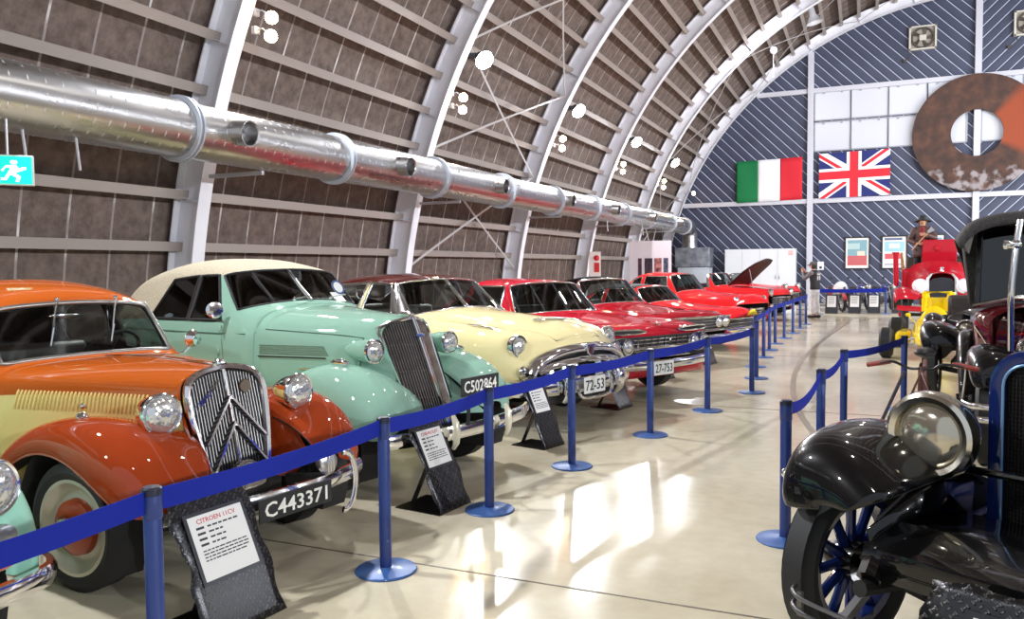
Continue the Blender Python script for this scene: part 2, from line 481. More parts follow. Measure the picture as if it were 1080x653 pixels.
for y in ys: rows.append([DL(DX+DR*math.cos(a), y, dz(y)+DR*math.sin(a)) for a in [2*PI*j/40 for j in range(40)]])
m.grid(rows, cv=True)
# elbow at the far end turning down
er = []
for i in range(9):
    t = R(90)*i/8; cy, cz = 36.0, dz(36)-.42
    c = V(DX, cy+.42*math.sin(t), cz+.42*math.cos(t)); up = V(0, math.sin(t), math.cos(t))
    er.append([c+V(1, 0, 0)*DR*math.cos(a)+up*DR*math.sin(a)-V(DX, 4, 3.27) for a in [2*PI*j/40 for j in range(40)]])
er.append([p-V(0, 0, .5) for p in er[-1]])
m.grid(er, cv=True)
m.build('duct_tube', dm, duct, smooth=60)
# spiral lock seams: one helix
m = MB(); pts = []
pitch = .175; n0 = int(36.5/pitch)*14
for i in range(n0+1):
    a = 2*PI*i/14; y = -.8+pitch*i/14
    pts.append(DL(DX+(DR+.001)*math.cos(a), y, dz(y)+(DR+.001)*math.sin(a)))
m.tube(pts, .0055, 4); m.build('spiral_seam', dm2, duct, smooth=0)
for y in (1, 4, 7.0, 9.95, 12.9, 15.9, 18.95, 22, 25.2, 28.5, 32., 35.):
    m = MB(); m.lathe(DL(DX, y-.04, dz(y)), (0, 1, 0), [(DR, 0), (DR+.055, 0), (DR+.055, .02), (DR+.012, .02), (DR+.012, .06), (DR+.055, .06), (DR+.055, .08), (DR, .08)], 40)
    m.build('flange_ring', fm, duct, smooth=30)
for y in (7.6, 11.3, 15.05, 19.2, 23.3, 27.9, 32.5):
    m = MB(); c = DL(DX+.2, y, dz(y)+.03); ax = V(1, 0, -.12)
    m.lathe(c, ax, [(.15, 0), (.15, .30), (.155, .30), (.155, .32), (.145, .32), (.135, .31), (.13, .05), (.0, .04)], 28, [0, 0, 0, 0, 0, 0, 1])
    m.build('outlet_nozzle', [dm, MATBLACK], duct, smooth=40)
hang = mat('hanger_rod', srgb(190, 190, 195), .4, .4)
for y in (8.4, 14.0, 19.7, 25.5, 31.35):
    m = MB(); m.box(DL(DX-.55, y, dz(y)), (.75, .05, .05)); m.box(DL(DX-.45, y, dz(y)-.36), (.9, .05, .05)); m.build('duct_bracket', hang, duct, smooth=0)
for y in (5.05, 5.6, 23.4, 27.6):
    m = MB(); m.tube([DL(DX+.1, y, dz(y)-.3), DL(DX+.12, y+.02, dz(y)-.62)], .014, 6); m.build('cable_drop', hang, duct)

# air handling unit in the far left corner
ah = thing('air_handler', 'grey metal air handling unit in the far left corner below the duct end', 'air handler', (-6.95, 35.6, 0))
am = mat('zinc_sheet', srgb(150, 156, 166), .42, .7); noise_color(am, srgb(120, 128, 140), srgb(172, 178, 188), 3, 4)
m = MB(); m.box((0, .55, 2.05), (1.5, 1.0, .85)); m.build('plenum_box', am, ah, smooth=0, bevel=.01)
m = MB(); m.box((.05, .5, .8), (1.35, 1.0, 1.6)); m.build('fan_cabinet', mat('unit_paint', srgb(176, 182, 192), .5), ah, smooth=0, bevel=.02)
m = MB(); m.lathe((-.25, .8, 2.475), (0, 0, 1), [(.36, 0), (.36, .1), (.34, .1)], 28); m.build('duct_collar', dm, ah)
for q in (-.2, .35):
    m = MB(); m.box((q, -.005, .8), (.5, .02, 1.35)); m.build('access_panel', mat('unit_paint', srgb(176, 182, 192), .5), ah, smooth=0, bevel=.005)

# ================================================================ lamps on the ribs
lamp_w = mat('lamp_white_glow', (1, 1, 1, 1), .5, emit=(.92, .96, 1, 1), es=60)
lamp_y = mat('lamp_warm_glow', (1, 1, 1, 1), .5, emit=(1, .66, .34, 1), es=45)
lh = mat('lamp_housing', srgb(60, 60, 64), .5, .4); lhw = mat('lamp_housing_pale', srgb(190, 190, 194), .4, .2)
def light(name, typ, loc, energy, col, size=.2, d=None, spot=None, parent=None):
    l = bpy.data.lights.new(name, typ); l.energy = energy; l.color = col
    if typ == 'AREA': l.shape = 'DISK'; l.size = size
    else: l.shadow_soft_size = size
    if spot: l.spot_size = R(spot); l.spot_blend = .6
    o = bpy.data.objects.new(name, l); COL.objects.link(o); o.location = loc
    if d is not None: o.rotation_euler = V(*d).to_track_quat('-Z', 'Y').to_euler()
    if parent: o.parent = parent
    return o
WP, WY = 390, 60
def flood(loc, d, label):
    t = thing('flood_lamp', label, 'lamp', loc, group='white flood lamps on the ribs')
    D = V(*d).normalized()
    m = MB(); m.lathe(-D*.22, D, [(.0, 0), (.07, .0), (.085, .1), (.18, .19), (.195, .21), (.188, .21)], 24); m.build('lamp_shade', lh, t)
    m = MB(); m.lathe(-D*.02, D, [(.185, 0), (.18, .05), (.14, .09), (.08, .115), (0, .12)], 24); m.build('lamp_lens', lamp_w, t)
    m = MB(); m.box((-.24, -.12, .08), (.24, .07, .09)); m.tube([(-.14, -.12, .08), (-.06, -.02, .02), (0, 0, -.05)], .018, 6); m.build('bracket', lh, t, smooth=0)
    light('flood_light', 'AREA', D*.13, WP, (.93, .96, 1), .26, D, parent=t)
lab = {14.0: 'round white flood lamp on the second rib, nearest of the four', 19.7: 'round white flood lamp on the third rib from the left',
       25.5: 'round white flood lamp on the fourth rib above the poster board', 31.35: 'smallest white flood lamp, on the farthest rib before the end wall'}
for y in RIBS[:5]:
    if y in lab: flood((-6.86, y+.45, 5.72), (.70, -.32, -.64), lab[y])
def warm(loc, label, one=False):
    t = thing('twin_spotlight', label, 'lamp', loc, group='warm twin spotlights on the ribs')
    for i, dzz in enumerate((0, -.24) if not one else (0,)):
        D = V(.7, -.55, -.45).normalized(); c = V(-.02*i-.0, 0, dzz)
        m = MB(); m.lathe(c-D*.11, D, [(0, 0), (.05, 0), (.06, .08), (.09, .11), (.086, .112)], 16); h = m.build('spot_head', lhw, t)
        m = MB(); m.lathe(c, D, [(.085, 0), (.08, .04), (.05, .07), (0, .08)], 16); m.build('bulb', lamp_y, h)
        m = MB(); m.tube([(-.2, -.06, dzz+.08), (-.12, -.05, dzz+.1), tuple(c-D*.1)], .012, 6); m.box((-.22, -.06, dzz+.08), (.06, .1, .1)); m.build('bracket', lhw, t)
        light('spot_light', 'SPOT', c+D*.10, WY*(1 if not one else 1.6), (1, .70, .42), .06, D, 130, parent=t)
wl = {8.4: 'pair of warm spotlights on the nearest rib above the duct', 14.0: 'pair of warm spotlights on the second rib under the first flood lamp',
      19.7: 'pair of warm spotlights on the third rib from the left', 25.5: 'pair of warm spotlights on the fourth rib, above the white poster board',
      31.35: 'pair of warm spotlights on the fifth rib near the end wall'}
for y in RIBS[:5]: warm((-7.28, y+.34, 5.02), wl[y])
warm((-7.1, 37.0-.25, 4.95), 'single warm spotlight against the far wall left of the Italian flag', True)
# unseen lamps: ridge, near left ribs, right-hand ones set as fill, end-wall pair added
for y in (-4, 2.7, 8.4, 14.0, 19.7, 25.5):
    light('fill_light_right', 'AREA', (2*XC+6.86, y+.4, 5.7), 1150, (.90, .94, 1), .26, (-.72, .68, -.06))  # unseen fill, aimed almost level to brighten the left ribs
light('fill_light_right', 'AREA', (2*XC+6.86, 31.2, 5.7), 420, (.92, .95, 1), .26, (-.9, .25, -.28))  # added out of view to brighten the far left corner
for x in (-2.5, 3.5):
    light('end_wall_fill', 'AREA', (x, 29.5, 9.6), 210, (.92, .95, 1), .3, (0, .72, -.78))  # added pair out of view, brightens the lower end wall
for y in (-2, 5, 12, 19, 26, 33):
    light('ridge_light', 'AREA', (XC-3, y, 10.6), 70, (1, .95, .87), .5, (-.12, 0, -1))
for y in (-3, 2.7, 8.4):
    light('flood_light_left', 'AREA', (-6.86, y+.45, 5.72), WP, (.93, .96, 1), .26, (.75, -.12, -.62))
# wall horn speaker and sensor high on the fifth rib
sp = thing('horn_speaker', 'grey horn loudspeaker hanging under the fifth rib, high up', 'speaker', (-1.9, 31.75, 10.75))
m = MB(); m.lathe((0, 0, .25), (.25, 0, -1), [(0, 0), (.1, 0), (.11, .25), (.28, .55), (.3, .56), (.27, .55), (.1, .3), (0, .3)], 20); m.build('horn', lhw, sp)
m = MB(); m.tube([(0, 0, .5), (0, 0, .22)], .03, 6); m.build('bracket', lhw, sp)
cl = thing('ceiling_sensor', 'small white dome sensor on a stem below the fifth rib', 'sensor', (-3.2, 31.8, 9.55))
m = MB(); m.ball((0, 0, .1), .14, 14); m.build('dome', WHITE, cl); m = MB(); m.tube([(0, 0, .0), (.0, 0, -.95)], .02, 6); m.build('stem', lhw, cl)

# ================================================================ exit sign
ex = thing('exit_sign', 'green lit emergency exit sign hanging under the duct at far left', 'sign', (-6.9, 4.82, 2.56), rotz=R(48))
m = MB(); m.box((0, .02, 0), (.30, .05, .27)); m.build('sign_box', mat('sign_box_paint', srgb(200, 205, 205), .4), ex, smooth=0, bevel=.006)
eg = mat('exit_green', (0, .5, .3, 1), .4, emit=(.0, .62, .36, 1), es=1.6); ew = mat('exit_white', (1, 1, 1, 1), .4, emit=(.75, 1, .92, 1), es=1.7)
m = MB(); m.box((0, -.009, 0), (.27, .006, .24)); m.build('lit_panel', eg, ex, smooth=0)
m = MB()
def exf(u, v, w): return V(u, -.0125-w, v)
m.prism([(-.02, .085), (.02, .085), (.028, .07), (.02, .052), (-.02, .052), (-.028, .07)], exf, .002)       # head
m.prism([(-.06, .04), (.015, .045), (.05, .0), (.095, .01), (.09, .03), (.06, .025), (.01, -.03), (.05, -.055), (.035, -.105), (.01, -.1), (.02, -.065), (-.03, -.04), (-.06, -.09), (-.1, -.09), (-.1, -.07), (-.075, -.07), (-.035, -.0), (-.03, .02), (-.065, .02), (-.085, -.015), (-.1, -.005)], exf, .002)
m.prism([(-.125, -.11), (-.11, -.11), (-.11, .1), (-.125, .1)], exf, .002)
m.build('running_figure', ew, ex, smooth=0)
m = MB(); m.tube([(-.05, .02, .13), (-.05, .02, .45)], .012, 6); m.build('hanger', hang, ex)

# ================================================================ far wall dressing
def FW(u, v, w=0): return V(u, YF-.06-w, v)
def flag(name, label, x0, x1, z0, z1, tilt, stripes, rotz=0):
    t = thing(name, label, 'flag', (x0, YF-.06, z0)); return t
W, H = 2.76, 1.82
fl_g = mat('flag_green', srgb(0, 112, 62), .8); fl_w = mat('flag_white', srgb(232, 232, 238), .8); fl_r = mat('flag_red', srgb(205, 32, 48), .8); fl_b = mat('flag_blue', srgb(28, 38, 104), .8)
def ripple(u, v): return .025*math.sin(u*5.+v*1.2)+.02*math.sin(u*2.3)
ita = thing('italian_flag', 'green, white and red tricolour flag on the far wall', 'flag', (-5.28, YF-.21, 4.45))
for i, (nm, mt) in enumerate((('green_stripe', fl_g), ('white_stripe', fl_w), ('red_stripe', fl_r))):
    m = MB(); rows = []
    for a in range(13):
        u = W/3*i+W/3*a/12
        for_side = [V(u, -ripple(u, b/8*H), b/8*H+.06*u/W) for b in range(9)]
        rows.append(for_side)
    m.grid(rows); m.build(nm, mt, ita, solid=.006)
uk = thing('union_flag', 'British flag with red and white crosses on blue, on the far wall', 'flag', (-1.84, YF-.21, 4.5))
def ukpoly(m, poly, w, mi):
    m.prism(poly, lambda u, v, ww: V(u, -w-ww, v+.05*u/W), .004, mi)
W2, H2 = 2.76, 1.9
m = MB(); ukpoly(m, [(0, 0), (W2, 0), (W2, H2), (0, H2)], 0, 0); m.build('blue_field', fl_b, uk, smooth=0)
def diag(w, offs, lo, hi, mt, name):
    m = MB()
    for (x0, z0, x1, z1) in offs:
        d = V(x1-x0, z1-z0, 0).normalized(); n_ = V(-d.y, d.x, 0)
        P = [V(x0, z0, 0)+n_*lo, V(x1, z1, 0)+n_*lo, V(x1, z1, 0)+n_*hi, V(x0, z0, 0)+n_*hi]
        # clip to the field
        poly = [(p.x, p.y) for p in P]
        for ax_, lim, sg in ((0, 0, 1), (0, W2, -1), (1, 0, 1), (1, H2, -1)):
            out = []
            for i in range(len(poly)):
                p, q = poly[i], poly[(i+1) % len(poly)]
                ip, iq = (p[ax_]-lim)*sg >= 0, (q[ax_]-lim)*sg >= 0
                if ip: out.append(p)
                if ip != iq:
                    tt = (lim-p[ax_])/(q[ax_]-p[ax_]); out.append((p[0]+tt*(q[0]-p[0]), p[1]+tt*(q[1]-p[1])))
            poly = out
        if len(poly) > 2: ukpoly(m, poly, w, 0)
    m.build(name, mt, uk, smooth=0)
ds = ((0, 0, W2, H2), (0, H2, W2, 0))
diag(.004, ds, -.19, .19, fl_w, 'white_saltire'); 
diag(.008, ((0, 0, W2/2, H2/2), (0, H2, W2/2, H2/2)), -.13, 0, fl_r, 'red_saltire'); diag(.0082, ((W2, 0, W2/2, H2/2), (W2, H2, W2/2, H2/2)), -.13, 0, fl_r, 'red_saltire')
m = MB(); cx, cz = W2/2, H2/2
ukpoly(m, [(cx-.29, 0), (cx+.29, 0), (cx+.29, H2), (cx-.29, H2)], .012, 0); ukpoly(m, [(0, cz-.29), (W2, cz-.29), (W2, cz+.29), (0, cz+.29)], .0125, 0); m.build('white_cross', fl_w, uk, smooth=0)
m = MB(); ukpoly(m, [(cx-.17, 0), (cx+.17, 0), (cx+.17, H2), (cx-.17, H2)], .017, 0); ukpoly(m, [(0, cz-.17), (W2, cz-.17), (W2, cz+.17), (0, cz+.17)], .0175, 0); m.build('red_cross', fl_r, uk, smooth=0)

# big rusty steel ring hung over the middle column
rm = mat('rusty_steel', srgb(92, 58, 42), .75)
def _rust():
    t, N, L, b = nt(rm)
    n, r = noise_color(rm, srgb(48, 32, 28), srgb(90, 58, 42), 2.2, 8, .3, .7, bump=.3)
    e = r.color_ramp.elements.new(.5); e.color = srgb(68, 44, 35)
    tc = N.new('ShaderNodeTexCoord'); sp = N.new('ShaderNodeSeparateXYZ'); L.new(tc.outputs['Object'], sp.inputs[0])
    # repainted orange wedge on the right
    at = N.new('ShaderNodeMath'); at.operation = 'ARCTAN2'; L.new(sp.outputs['Z'], at.inputs[0]); L.new(sp.outputs['X'], at.inputs[1])
    ab = N.new('ShaderNodeMath'); ab.operation = 'SUBTRACT'; ab.inputs[1].default_value = .18; L.new(at.outputs[0], ab.inputs[0])
    a2 = N.new('ShaderNodeMath'); a2.operation = 'ABSOLUTE'; L.new(ab.outputs[0], a2.inputs[0])
    mr = N.new('ShaderNodeMapRange'); mr.inputs['From Min'].default_value = .76; mr.inputs['From Max'].default_value = .56; L.new(a2.outputs[0], mr.inputs['Value'])
    mx = N.new('ShaderNodeMix'); mx.data_type = 'RGBA'; mx.inputs[7].default_value = srgb(140, 60, 28)
    L.new(mr.outputs[0], mx.inputs[0]); L.new(r.outputs[0], mx.inputs[6])
    # scraped grey patch at the bottom
    n2 = N.new('ShaderNodeTexNoise'); n2.inputs['Scale'].default_value = 2.6; n2.inputs['Detail'].default_value = 8; L.new(tc.outputs['Object'], n2.inputs['Vector'])
    m1 = N.new('ShaderNodeMapRange'); m1.inputs['From Min'].default_value = -.9; m1.inputs['From Max'].default_value = -1.6; L.new(sp.outputs['Z'], m1.inputs['Value'])
    mm = N.new('ShaderNodeMath'); mm.operation = 'MULTIPLY_ADD'; mm.inputs[1].default_value = .42; L.new(m1.outputs[0], mm.inputs[0]); L.new(n2.outputs['Fac'], mm.inputs[2])
    m3 = N.new('ShaderNodeMapRange'); m3.inputs['From Min'].default_value = .86; m3.inputs['From Max'].default_value = 1.0; L.new(mm.outputs[0], m3.inputs['Value'])
    mx2 = N.new('ShaderNodeMix'); mx2.data_type = 'RGBA'; mx2.inputs[7].default_value = srgb(142, 134, 136)
    L.new(m3.outputs[0], mx2.inputs[0]); L.new(mx.outputs[2], mx2.inputs[6]); L.new(mx2.outputs[2], b.inputs['Base Color'])
_rust()
rg = thing('steel_ring', 'huge rusty flat steel ring with one orange segment on the far wall', 'ring', (4.03, YF-.3, 6.86))
m = MB(); m.lathe((0, .05, 0), (0, -1, 0), [(.92, 0), (2.32, 0), (2.32, .09), (.92, .09), (.92, 0)], 72); m.build('ring_plate', rm, rg, smooth=30)
for sx in (-1, 1):
    m = MB(); m.box((sx*1.6, .15, 1.2), (.12, .2, .3)); m.build('wall_bracket', fb, rg, smooth=0)

# extractor fans
def fan(x, z, label):
    t = thing('extractor_fan', label, 'fan', (x, YF-.02, z), group='square wall fans high on the far wall')
    fmx = mat('fan_frame_paint', srgb(196, 192, 182), .5); dk = mat('fan_dark', srgb(70, 62, 56), .6)
    m = MB(); m.box((0, -.03, 0), (1.0, .06, .95)); m.build('back_plate', mat('fan_plate', srgb(150, 142, 130), .6), t, smooth=0)
    m = MB()
    for sx in (-1, 1): m.box((sx*.47, -.1, 0), (.07, .14, .95)); m.box((0, -.1, sx*.45), (1.0, .14, .06))
    m.build('frame', fmx, t, smooth=0)
    m = MB(); m.lathe((0, -.05, 0), (0, -1, 0), [(.42, 0), (.42, .1), (.36, .1), (.36, 0)], 32); m.build('fan_ring', dk, t)
    m = MB()
    for i in range(5):
        a = 2*PI*i/5; c, s = math.cos(a), math.sin(a)
        m.add([V(.08*c, -.08, .08*s), V(.34*c-.12*s, -.11, .34*s+.12*c), V(.34*c+.06*s, -.07, .34*s-.06*c), V(.1*c+.06*s, -.07, .1*s-.06*c)], [(0, 1, 2, 3)])
    m.build('fan_blades', dk, t, solid=.01, smooth=0)
    m = MB(); m.box((0, -.14, 0), (.26, .08, .22)); m.build('motor', fmx, t, smooth=0, bevel=.02)
    m = MB(); m.tube([(-.35, -.1, -.47), (-.4, -.09, -.65), (-.5, -.08, -.78), (-.62, -.07, -.84)], .018, 6); m.box((-.64, -.07, -.86), (.12, .08, .12)); m.build('power_cord', dk, t, smooth=0)
fan(2.06, 10.86, 'square extractor fan on the far wall, above the white panels')
fan(5.75, 11.0, 'square extractor fan at the right edge, cut by the picture frame')

# framed posters
frm = mat('poster_frame', srgb(28, 26, 28), .4)
def poster(x0, x1, z0, z1, label, draw):
    w, h = x1-x0, z1-z0
    t = thing('framed_poster', label, 'poster', ((x0+x1)/2, YF-.03, z0), group='framed posters along the far wall')
    m = MB()
    for sx in (-1, 1): m.box((sx*(w/2-.025), -.03, h/2), (.05, .05, h)); m.box((0, -.03, h/2+sx*(h/2-.025)), (w-.1, .05, .05))
    m.build('frame', frm, t, smooth=0)
    m = MB(); m.box((0, -.012, h/2), (w-.1, .012, h-.1)); p = m.build('sheet', mat('poster_sheet', srgb(226, 224, 222), .5), t, smooth=0)
    for i, (u0, v0, u1, v1, c) in enumerate(draw):
        m = MB(); m.box((-w/2+w*(u0+u1)/2, -.0195-.001*i, h*(v0+v1)/2), (w*(u1-u0), .003, h*(v1-v0)))
        m.build('printed_area', mat('print_%02x%02x%02x' % c, srgb(*c), .6), t, smooth=0)
poster(-.80, .20, 1.46, 2.84, 'framed poster with a red lower half, left of the fire engine', [(.12, .40, .88, .9, (120, 158, 168)), (.12, .62, .6, .8, (168, 190, 190)), (.12, .12, .88, .42, (186, 92, 96)), (.5, .42, .8, .56, (206, 198, 180))])
poster(.63, 1.62, 1.46, 2.86, 'framed poster with a small red car, just left of the fire engine', [(.12, .52, .88, .82, (150, 192, 204)), (.12, .86, .8, .93, (96, 104, 130)), (.14, .3, .85, .46, (200, 84, 92)), (.3, .62, .7, .76, (206, 214, 216)), (.14, .12, .85, .16, (150, 150, 160))])
poster(2.02, 3.0, 1.5, 2.88, 'framed poster partly hidden behind the mannequin in firefighter coat', [(.12, .2, .88, .9, (120, 150, 178)), (.12, .1, .88, .3, (200, 196, 186)), (.5, .45, .88, .75, (210, 214, 222))])

# white lockers
lk = thing('locker_cabinet', 'wide pale grey four-door locker against the far wall', 'cabinet', (-4.2, 36.6, 0))
lm = mat('locker_paint', srgb(212, 214, 220), .4)
m = MB(); m.box((0, .25, 1.19), (2.98, .5, 2.38)); m.build('body', lm, lk, smooth=0, bevel=.008)
for i in range(4):
    x = -1.11+.74*i
    m = MB(); m.box((x, -.01, 1.22), (.725, .03, 2.28)); d = m.build('door', lm, lk, smooth=0, bevel=.006)
    m = MB(); m.box((x+(.3 if i % 2 == 0 else -.3), -.035, 1.15), (.03, .03, .16)); m.build('handle', STEEL, d, smooth=0)
m = MB(); m.box((1.28, -.032, 2.2), (.26, .006, .24)); s_ = m.build('notice', PAPER, lk, smooth=0, label='white notice with red print')
m = MB()
for i in range(4): m.box((1.28, -.036, 2.27-.05*i), (.2, .003, .022))
m.build('print_lines', REDINK, s_, smooth=0)
# small switch plate on the column
m = MB(); m.box((-1.75, YF-.05, 1.62), (.26, .06, .36)); m.box((-1.75, YF-.09, 1.55), (.1, .04, .1), 1); tag(m.build('switch_plate', [WHITE, MATBLACK], smooth=0, bevel=.008), 'white switch plate on the far wall right of the photographer', 'switch')

# poster board on the left
pb = thing('display_board', 'white board with four dark pictures in a row, under the duct', 'board', (-7.0, 28.3, .0), rotz=R(4))
m = MB(); m.box((0, 0, 1.62), (1.5, .05, 1.9)); m.build('board', mat('display_board_white', srgb(226, 216, 222), .5), pb, smooth=0, bevel=.004)
for i, (x, w, c) in enumerate(((-.36, .13, (66, 44, 56)), (-.05, .28, (58, 44, 56)), (.28, .26, (138, 84, 82)), (.56, .17, (70, 74, 92)))):
    pm_ = mat('picture_print_%d' % i, srgb(*c), .5)
    noise_color(pm_, tuple(list(srgb(*[int(v*.45) for v in c])[:3])+[1]), srgb(*[min(255, int(v*1.5)) for v in c]), 6, 5)
    m = MB(); m.box((x, -.03, 1.55), (w, .012, .82)); m.build('picture', pm_, pb, smooth=0)
for sx in (-.6, .6):
    m = MB(); m.tube([(sx, .04, 0), (sx, .04, .8)], .02, 8); m.box((sx, .04, .012), (.06, .5, .024)); m.build('stand_leg', STEEL, pb)
for sx in (-.05, .1):
    m = MB(); m.tube([(sx, .02, 2.57), (sx+.1*(1 if sx > 0 else -1), .02, 2.98)], .012, 6); m.build('hanging_wire', hang, pb)
# fire alarm panel on the fourth rib
fa = thing('alarm_panel', 'white and red alarm panel on the rib left of the poster board', 'panel', (-7.9, 24.7, 1.4), rotz=R(15))
m = MB(); m.box((0, 0, .3), (.36, .14, .9)); m.build('case', mat('alarm_case', srgb(228, 214, 210), .45), fa, smooth=0, bevel=.01)
m = MB(); m.lathe((.06, -.07, .55), (0, -1, 0), [(.09, 0), (.09, .03), (.05, .06), (0, .065)], 16); m.build('red_lamp', mat('alarm_red', srgb(200, 40, 40), .35), fa)
m = MB(); m.box((.06, -.075, .25), (.16, .02, .3)); m.build('red_plate', mat('alarm_red', srgb(200, 40, 40), .35), fa, smooth=0)
# ================================================================ barrier posts, belts, placards
pblue = mat('post_blue', srgb(30, 54, 118), .38, .1, .25)
pblue2 = mat('post_disc_blue', srgb(58, 96, 160), .42, .1, .2)
pcap = mat('post_cap', srgb(24, 30, 52), .4)
belt_m = mat('belt_blue', srgb(20, 36, 138), .8, spec=.2)
PH = .85
def make_post(loc, label, group):
    t = thing('barrier_post', label, 'barrier post', loc, group=group)
    m = MB(); m.lathe((0, 0, 0), (0, 0, 1), [(0, 0), (.168, 0), (.17, .006), (.165, .012), (.05, .02), (.036, .026), (0, .026)], 40); m.build('base_disc', pblue2, t)
    m = MB(); m.lathe((0, 0, .02), (0, 0, 1), [(.033, 0), (.033, PH-.14), (.0315, PH-.135)], 24); m.build('pole', pblue, t)
    m = MB(); m.lathe((0, 0, PH-.12), (0, 0, 1), [(.034, 0), (.036, .003), (.036, .088)], 24); m.build('belt_cassette', pblue, t)
    m = MB(); m.lathe((0, 0, PH-.032), (0, 0, 1), [(.036, 0), (.037, .004), (.036, .026), (.030, .032), (0, .033)], 24); m.build('cap', pcap, t)
    return t
LPOST = [(-2.47, .72), (-2.43, 2.18), (-2.39, 3.70), (-2.33, 4.91), (-2.21, 6.26), (-1.91, 7.72), (-1.63, 9.27), (-1.33, 10.8), (-1.44, 12.2), (-1.62, 13.6), (-1.65, 15.05), (-1.69, 16.4), (-1.72, 17.8), (-1.66, 19.2), (-1.59, 20.7), (-1.54, 22.4), (-1.49, 23.9)]
LLAB = ['blue barrier post at the near end of the left row, before the mint car', 'blue barrier post in front of the orange and cream car\'s front wheel', 'blue barrier post before the mint convertible, its base disc nearest in view',
        'blue barrier post under the mint convertible\'s number plate', 'blue barrier post in front of the cream and maroon car\'s grille', 'blue barrier post in front of the red car with chrome lattice grille',
        'blue barrier post between the lattice-grille red car and the next red car', 'blue barrier post at the bend where the left row turns, frontmost of its cluster']
NTH = ['second', 'third', 'fourth', 'fifth', 'sixth', 'seventh', 'eighth', 'ninth', 'tenth']
base = None
for i, (x, y) in enumerate(LPOST):
    lab_ = LLAB[i] if i < len(LLAB) else 'blue barrier post, %s back from the bend in the left row%s' % (NTH[i-len(LLAB)], ', beside the photographer' if i == len(LPOST)-1 else '')
    g = 'blue posts of the left barrier row'
    if base is None: base = make_post((x, y, 0), lab_, g)
    else: dup(base, (x, y, 0), 0, lab_, g)
RPOST = [(-.42, 5.02), (-.30, 6.64), (-.17, 8.25), (.42, 10.07)]
RLAB = ['blue barrier post right behind the black fender of the blue car', 'second blue barrier post of the right row, counted from the black fender', 'third blue barrier post of the right row, counted from the black fender', 'blue barrier post at the far end of the right row, beside the red handle grip']
for (x, y), l in zip(RPOST, RLAB): dup(base, (x, y, 0), 0, l, 'blue posts of the right barrier row')
def belt(p, q, label, group, sag=.02, z0=PH-.055, z1=PH-.055, h=.052):
    m = MB(); rows = []; a = V(p[0], p[1], z0); b = V(q[0], q[1], z1); d = (b-a).normalized(); n_ = V(-d.y, d.x, 0)
    a = a+d*.036; b = b-d*.036
    for i in range(13):
        u = i/12; c = a.lerp(b, u)-V(0, 0, sag*4*u*(1-u)); rows.append([c-V(0, 0, h/2)-n_*.0012, c+V(0, 0, h/2)-n_*.0012, c+V(0, 0, h/2)+n_*.0012, c-V(0, 0, h/2)+n_*.0012])
    m.grid(rows, cv=True); tag(m.build('barrier_belt', belt_m, smooth=30), label, 'barrier belt', group)
BL = ['blue belt at the lower left crossing the mint car\'s bumper', 'blue belt crossing the front of the orange and cream car', 'blue belt crossing the mint convertible\'s bumper', 'blue belt between the mint convertible and the cream car', 'blue belt crossing the cream car\'s chrome grille',
      'blue belt crossing the lattice grille of the red car', 'blue belt ending at the bend of the left row']
for i in range(len(LPOST)-1):
    lab_ = BL[i] if i < len(BL) else 'blue belt span, %s behind the bend in the left row' % (['first']+NTH)[i-len(BL)]
    belt(LPOST[i], LPOST[i+1], lab_, 'blue belts of the left barrier row', h=.085)
for i, l in enumerate(('sagging blue belt nearest the black fender in the right row', 'middle blue belt span of the right row', 'blue belt span at the far end of the right row')):
    belt(RPOST[i], RPOST[i+1], l, 'blue belts of the right barrier row', sag=(.07, .05, .03)[i], h=.075)

# diamond-plate placards
dpm = mat('diamond_plate', (.10, .10, .105, 1), .3, 1)
def _dp():
    t, N, L, b = nt(dpm)
    tc = N.new('ShaderNodeTexCoord'); outs = []
    for k_, ang in enumerate((45, -45)):
        mp = N.new('ShaderNodeMapping'); mp.inputs['Rotation'].default_value = (0, 0, R(ang)); mp.inputs['Location'].default_value = (.5*k_, .5*k_, 0)
        L.new(tc.outputs['UV'], mp.inputs[0]); sp = N.new('ShaderNodeSeparateXYZ'); L.new(mp.outputs[0], sp.inputs[0])
        vals = []
        for a_, sc in (('X', 17.), ('Y', 34.)):
            mu = N.new('ShaderNodeMath'); mu.operation = 'MULTIPLY'; mu.inputs[1].default_value = sc; L.new(sp.outputs[a_], mu.inputs[0])
            si = N.new('ShaderNodeMath'); si.operation = 'SINE'; L.new(mu.outputs[0], si.inputs[0]); vals.append(si)
        mn = N.new('ShaderNodeMath'); mn.operation = 'MINIMUM'; L.new(vals[0].outputs[0], mn.inputs[0]); L.new(vals[1].outputs[0], mn.inputs[1])
        mr = N.new('ShaderNodeMapRange'); mr.inputs['From Min'].default_value = .3; mr.inputs['From Max'].default_value = .8; L.new(mn.outputs[0], mr.inputs['Value']); outs.append(mr)
    mx = N.new('ShaderNodeMath'); mx.operation = 'MAXIMUM'; L.new(outs[0].outputs[0], mx.inputs[0]); L.new(outs[1].outputs[0], mx.inputs[1])
    bp = N.new('ShaderNodeBump'); bp.inputs['Strength'].default_value = 1; bp.inputs['Distance'].default_value = .006
    L.new(mx.outputs[0], bp.inputs['Height']); L.new(bp.outputs[0], b.inputs['Normal'])
    mc = N.new('ShaderNodeMix'); mc.data_type = 'RGBA'; mc.inputs[6].default_value = (.055, .055, .058, 1); mc.inputs[7].default_value = (.17, .17, .18, 1)
    L.new(mx.outputs[0], mc.inputs[0]); L.new(mc.outputs[2], b.inputs['Base Color'])
_dp()
holder = mat('placard_holder', srgb(46, 46, 52), .35, .3)
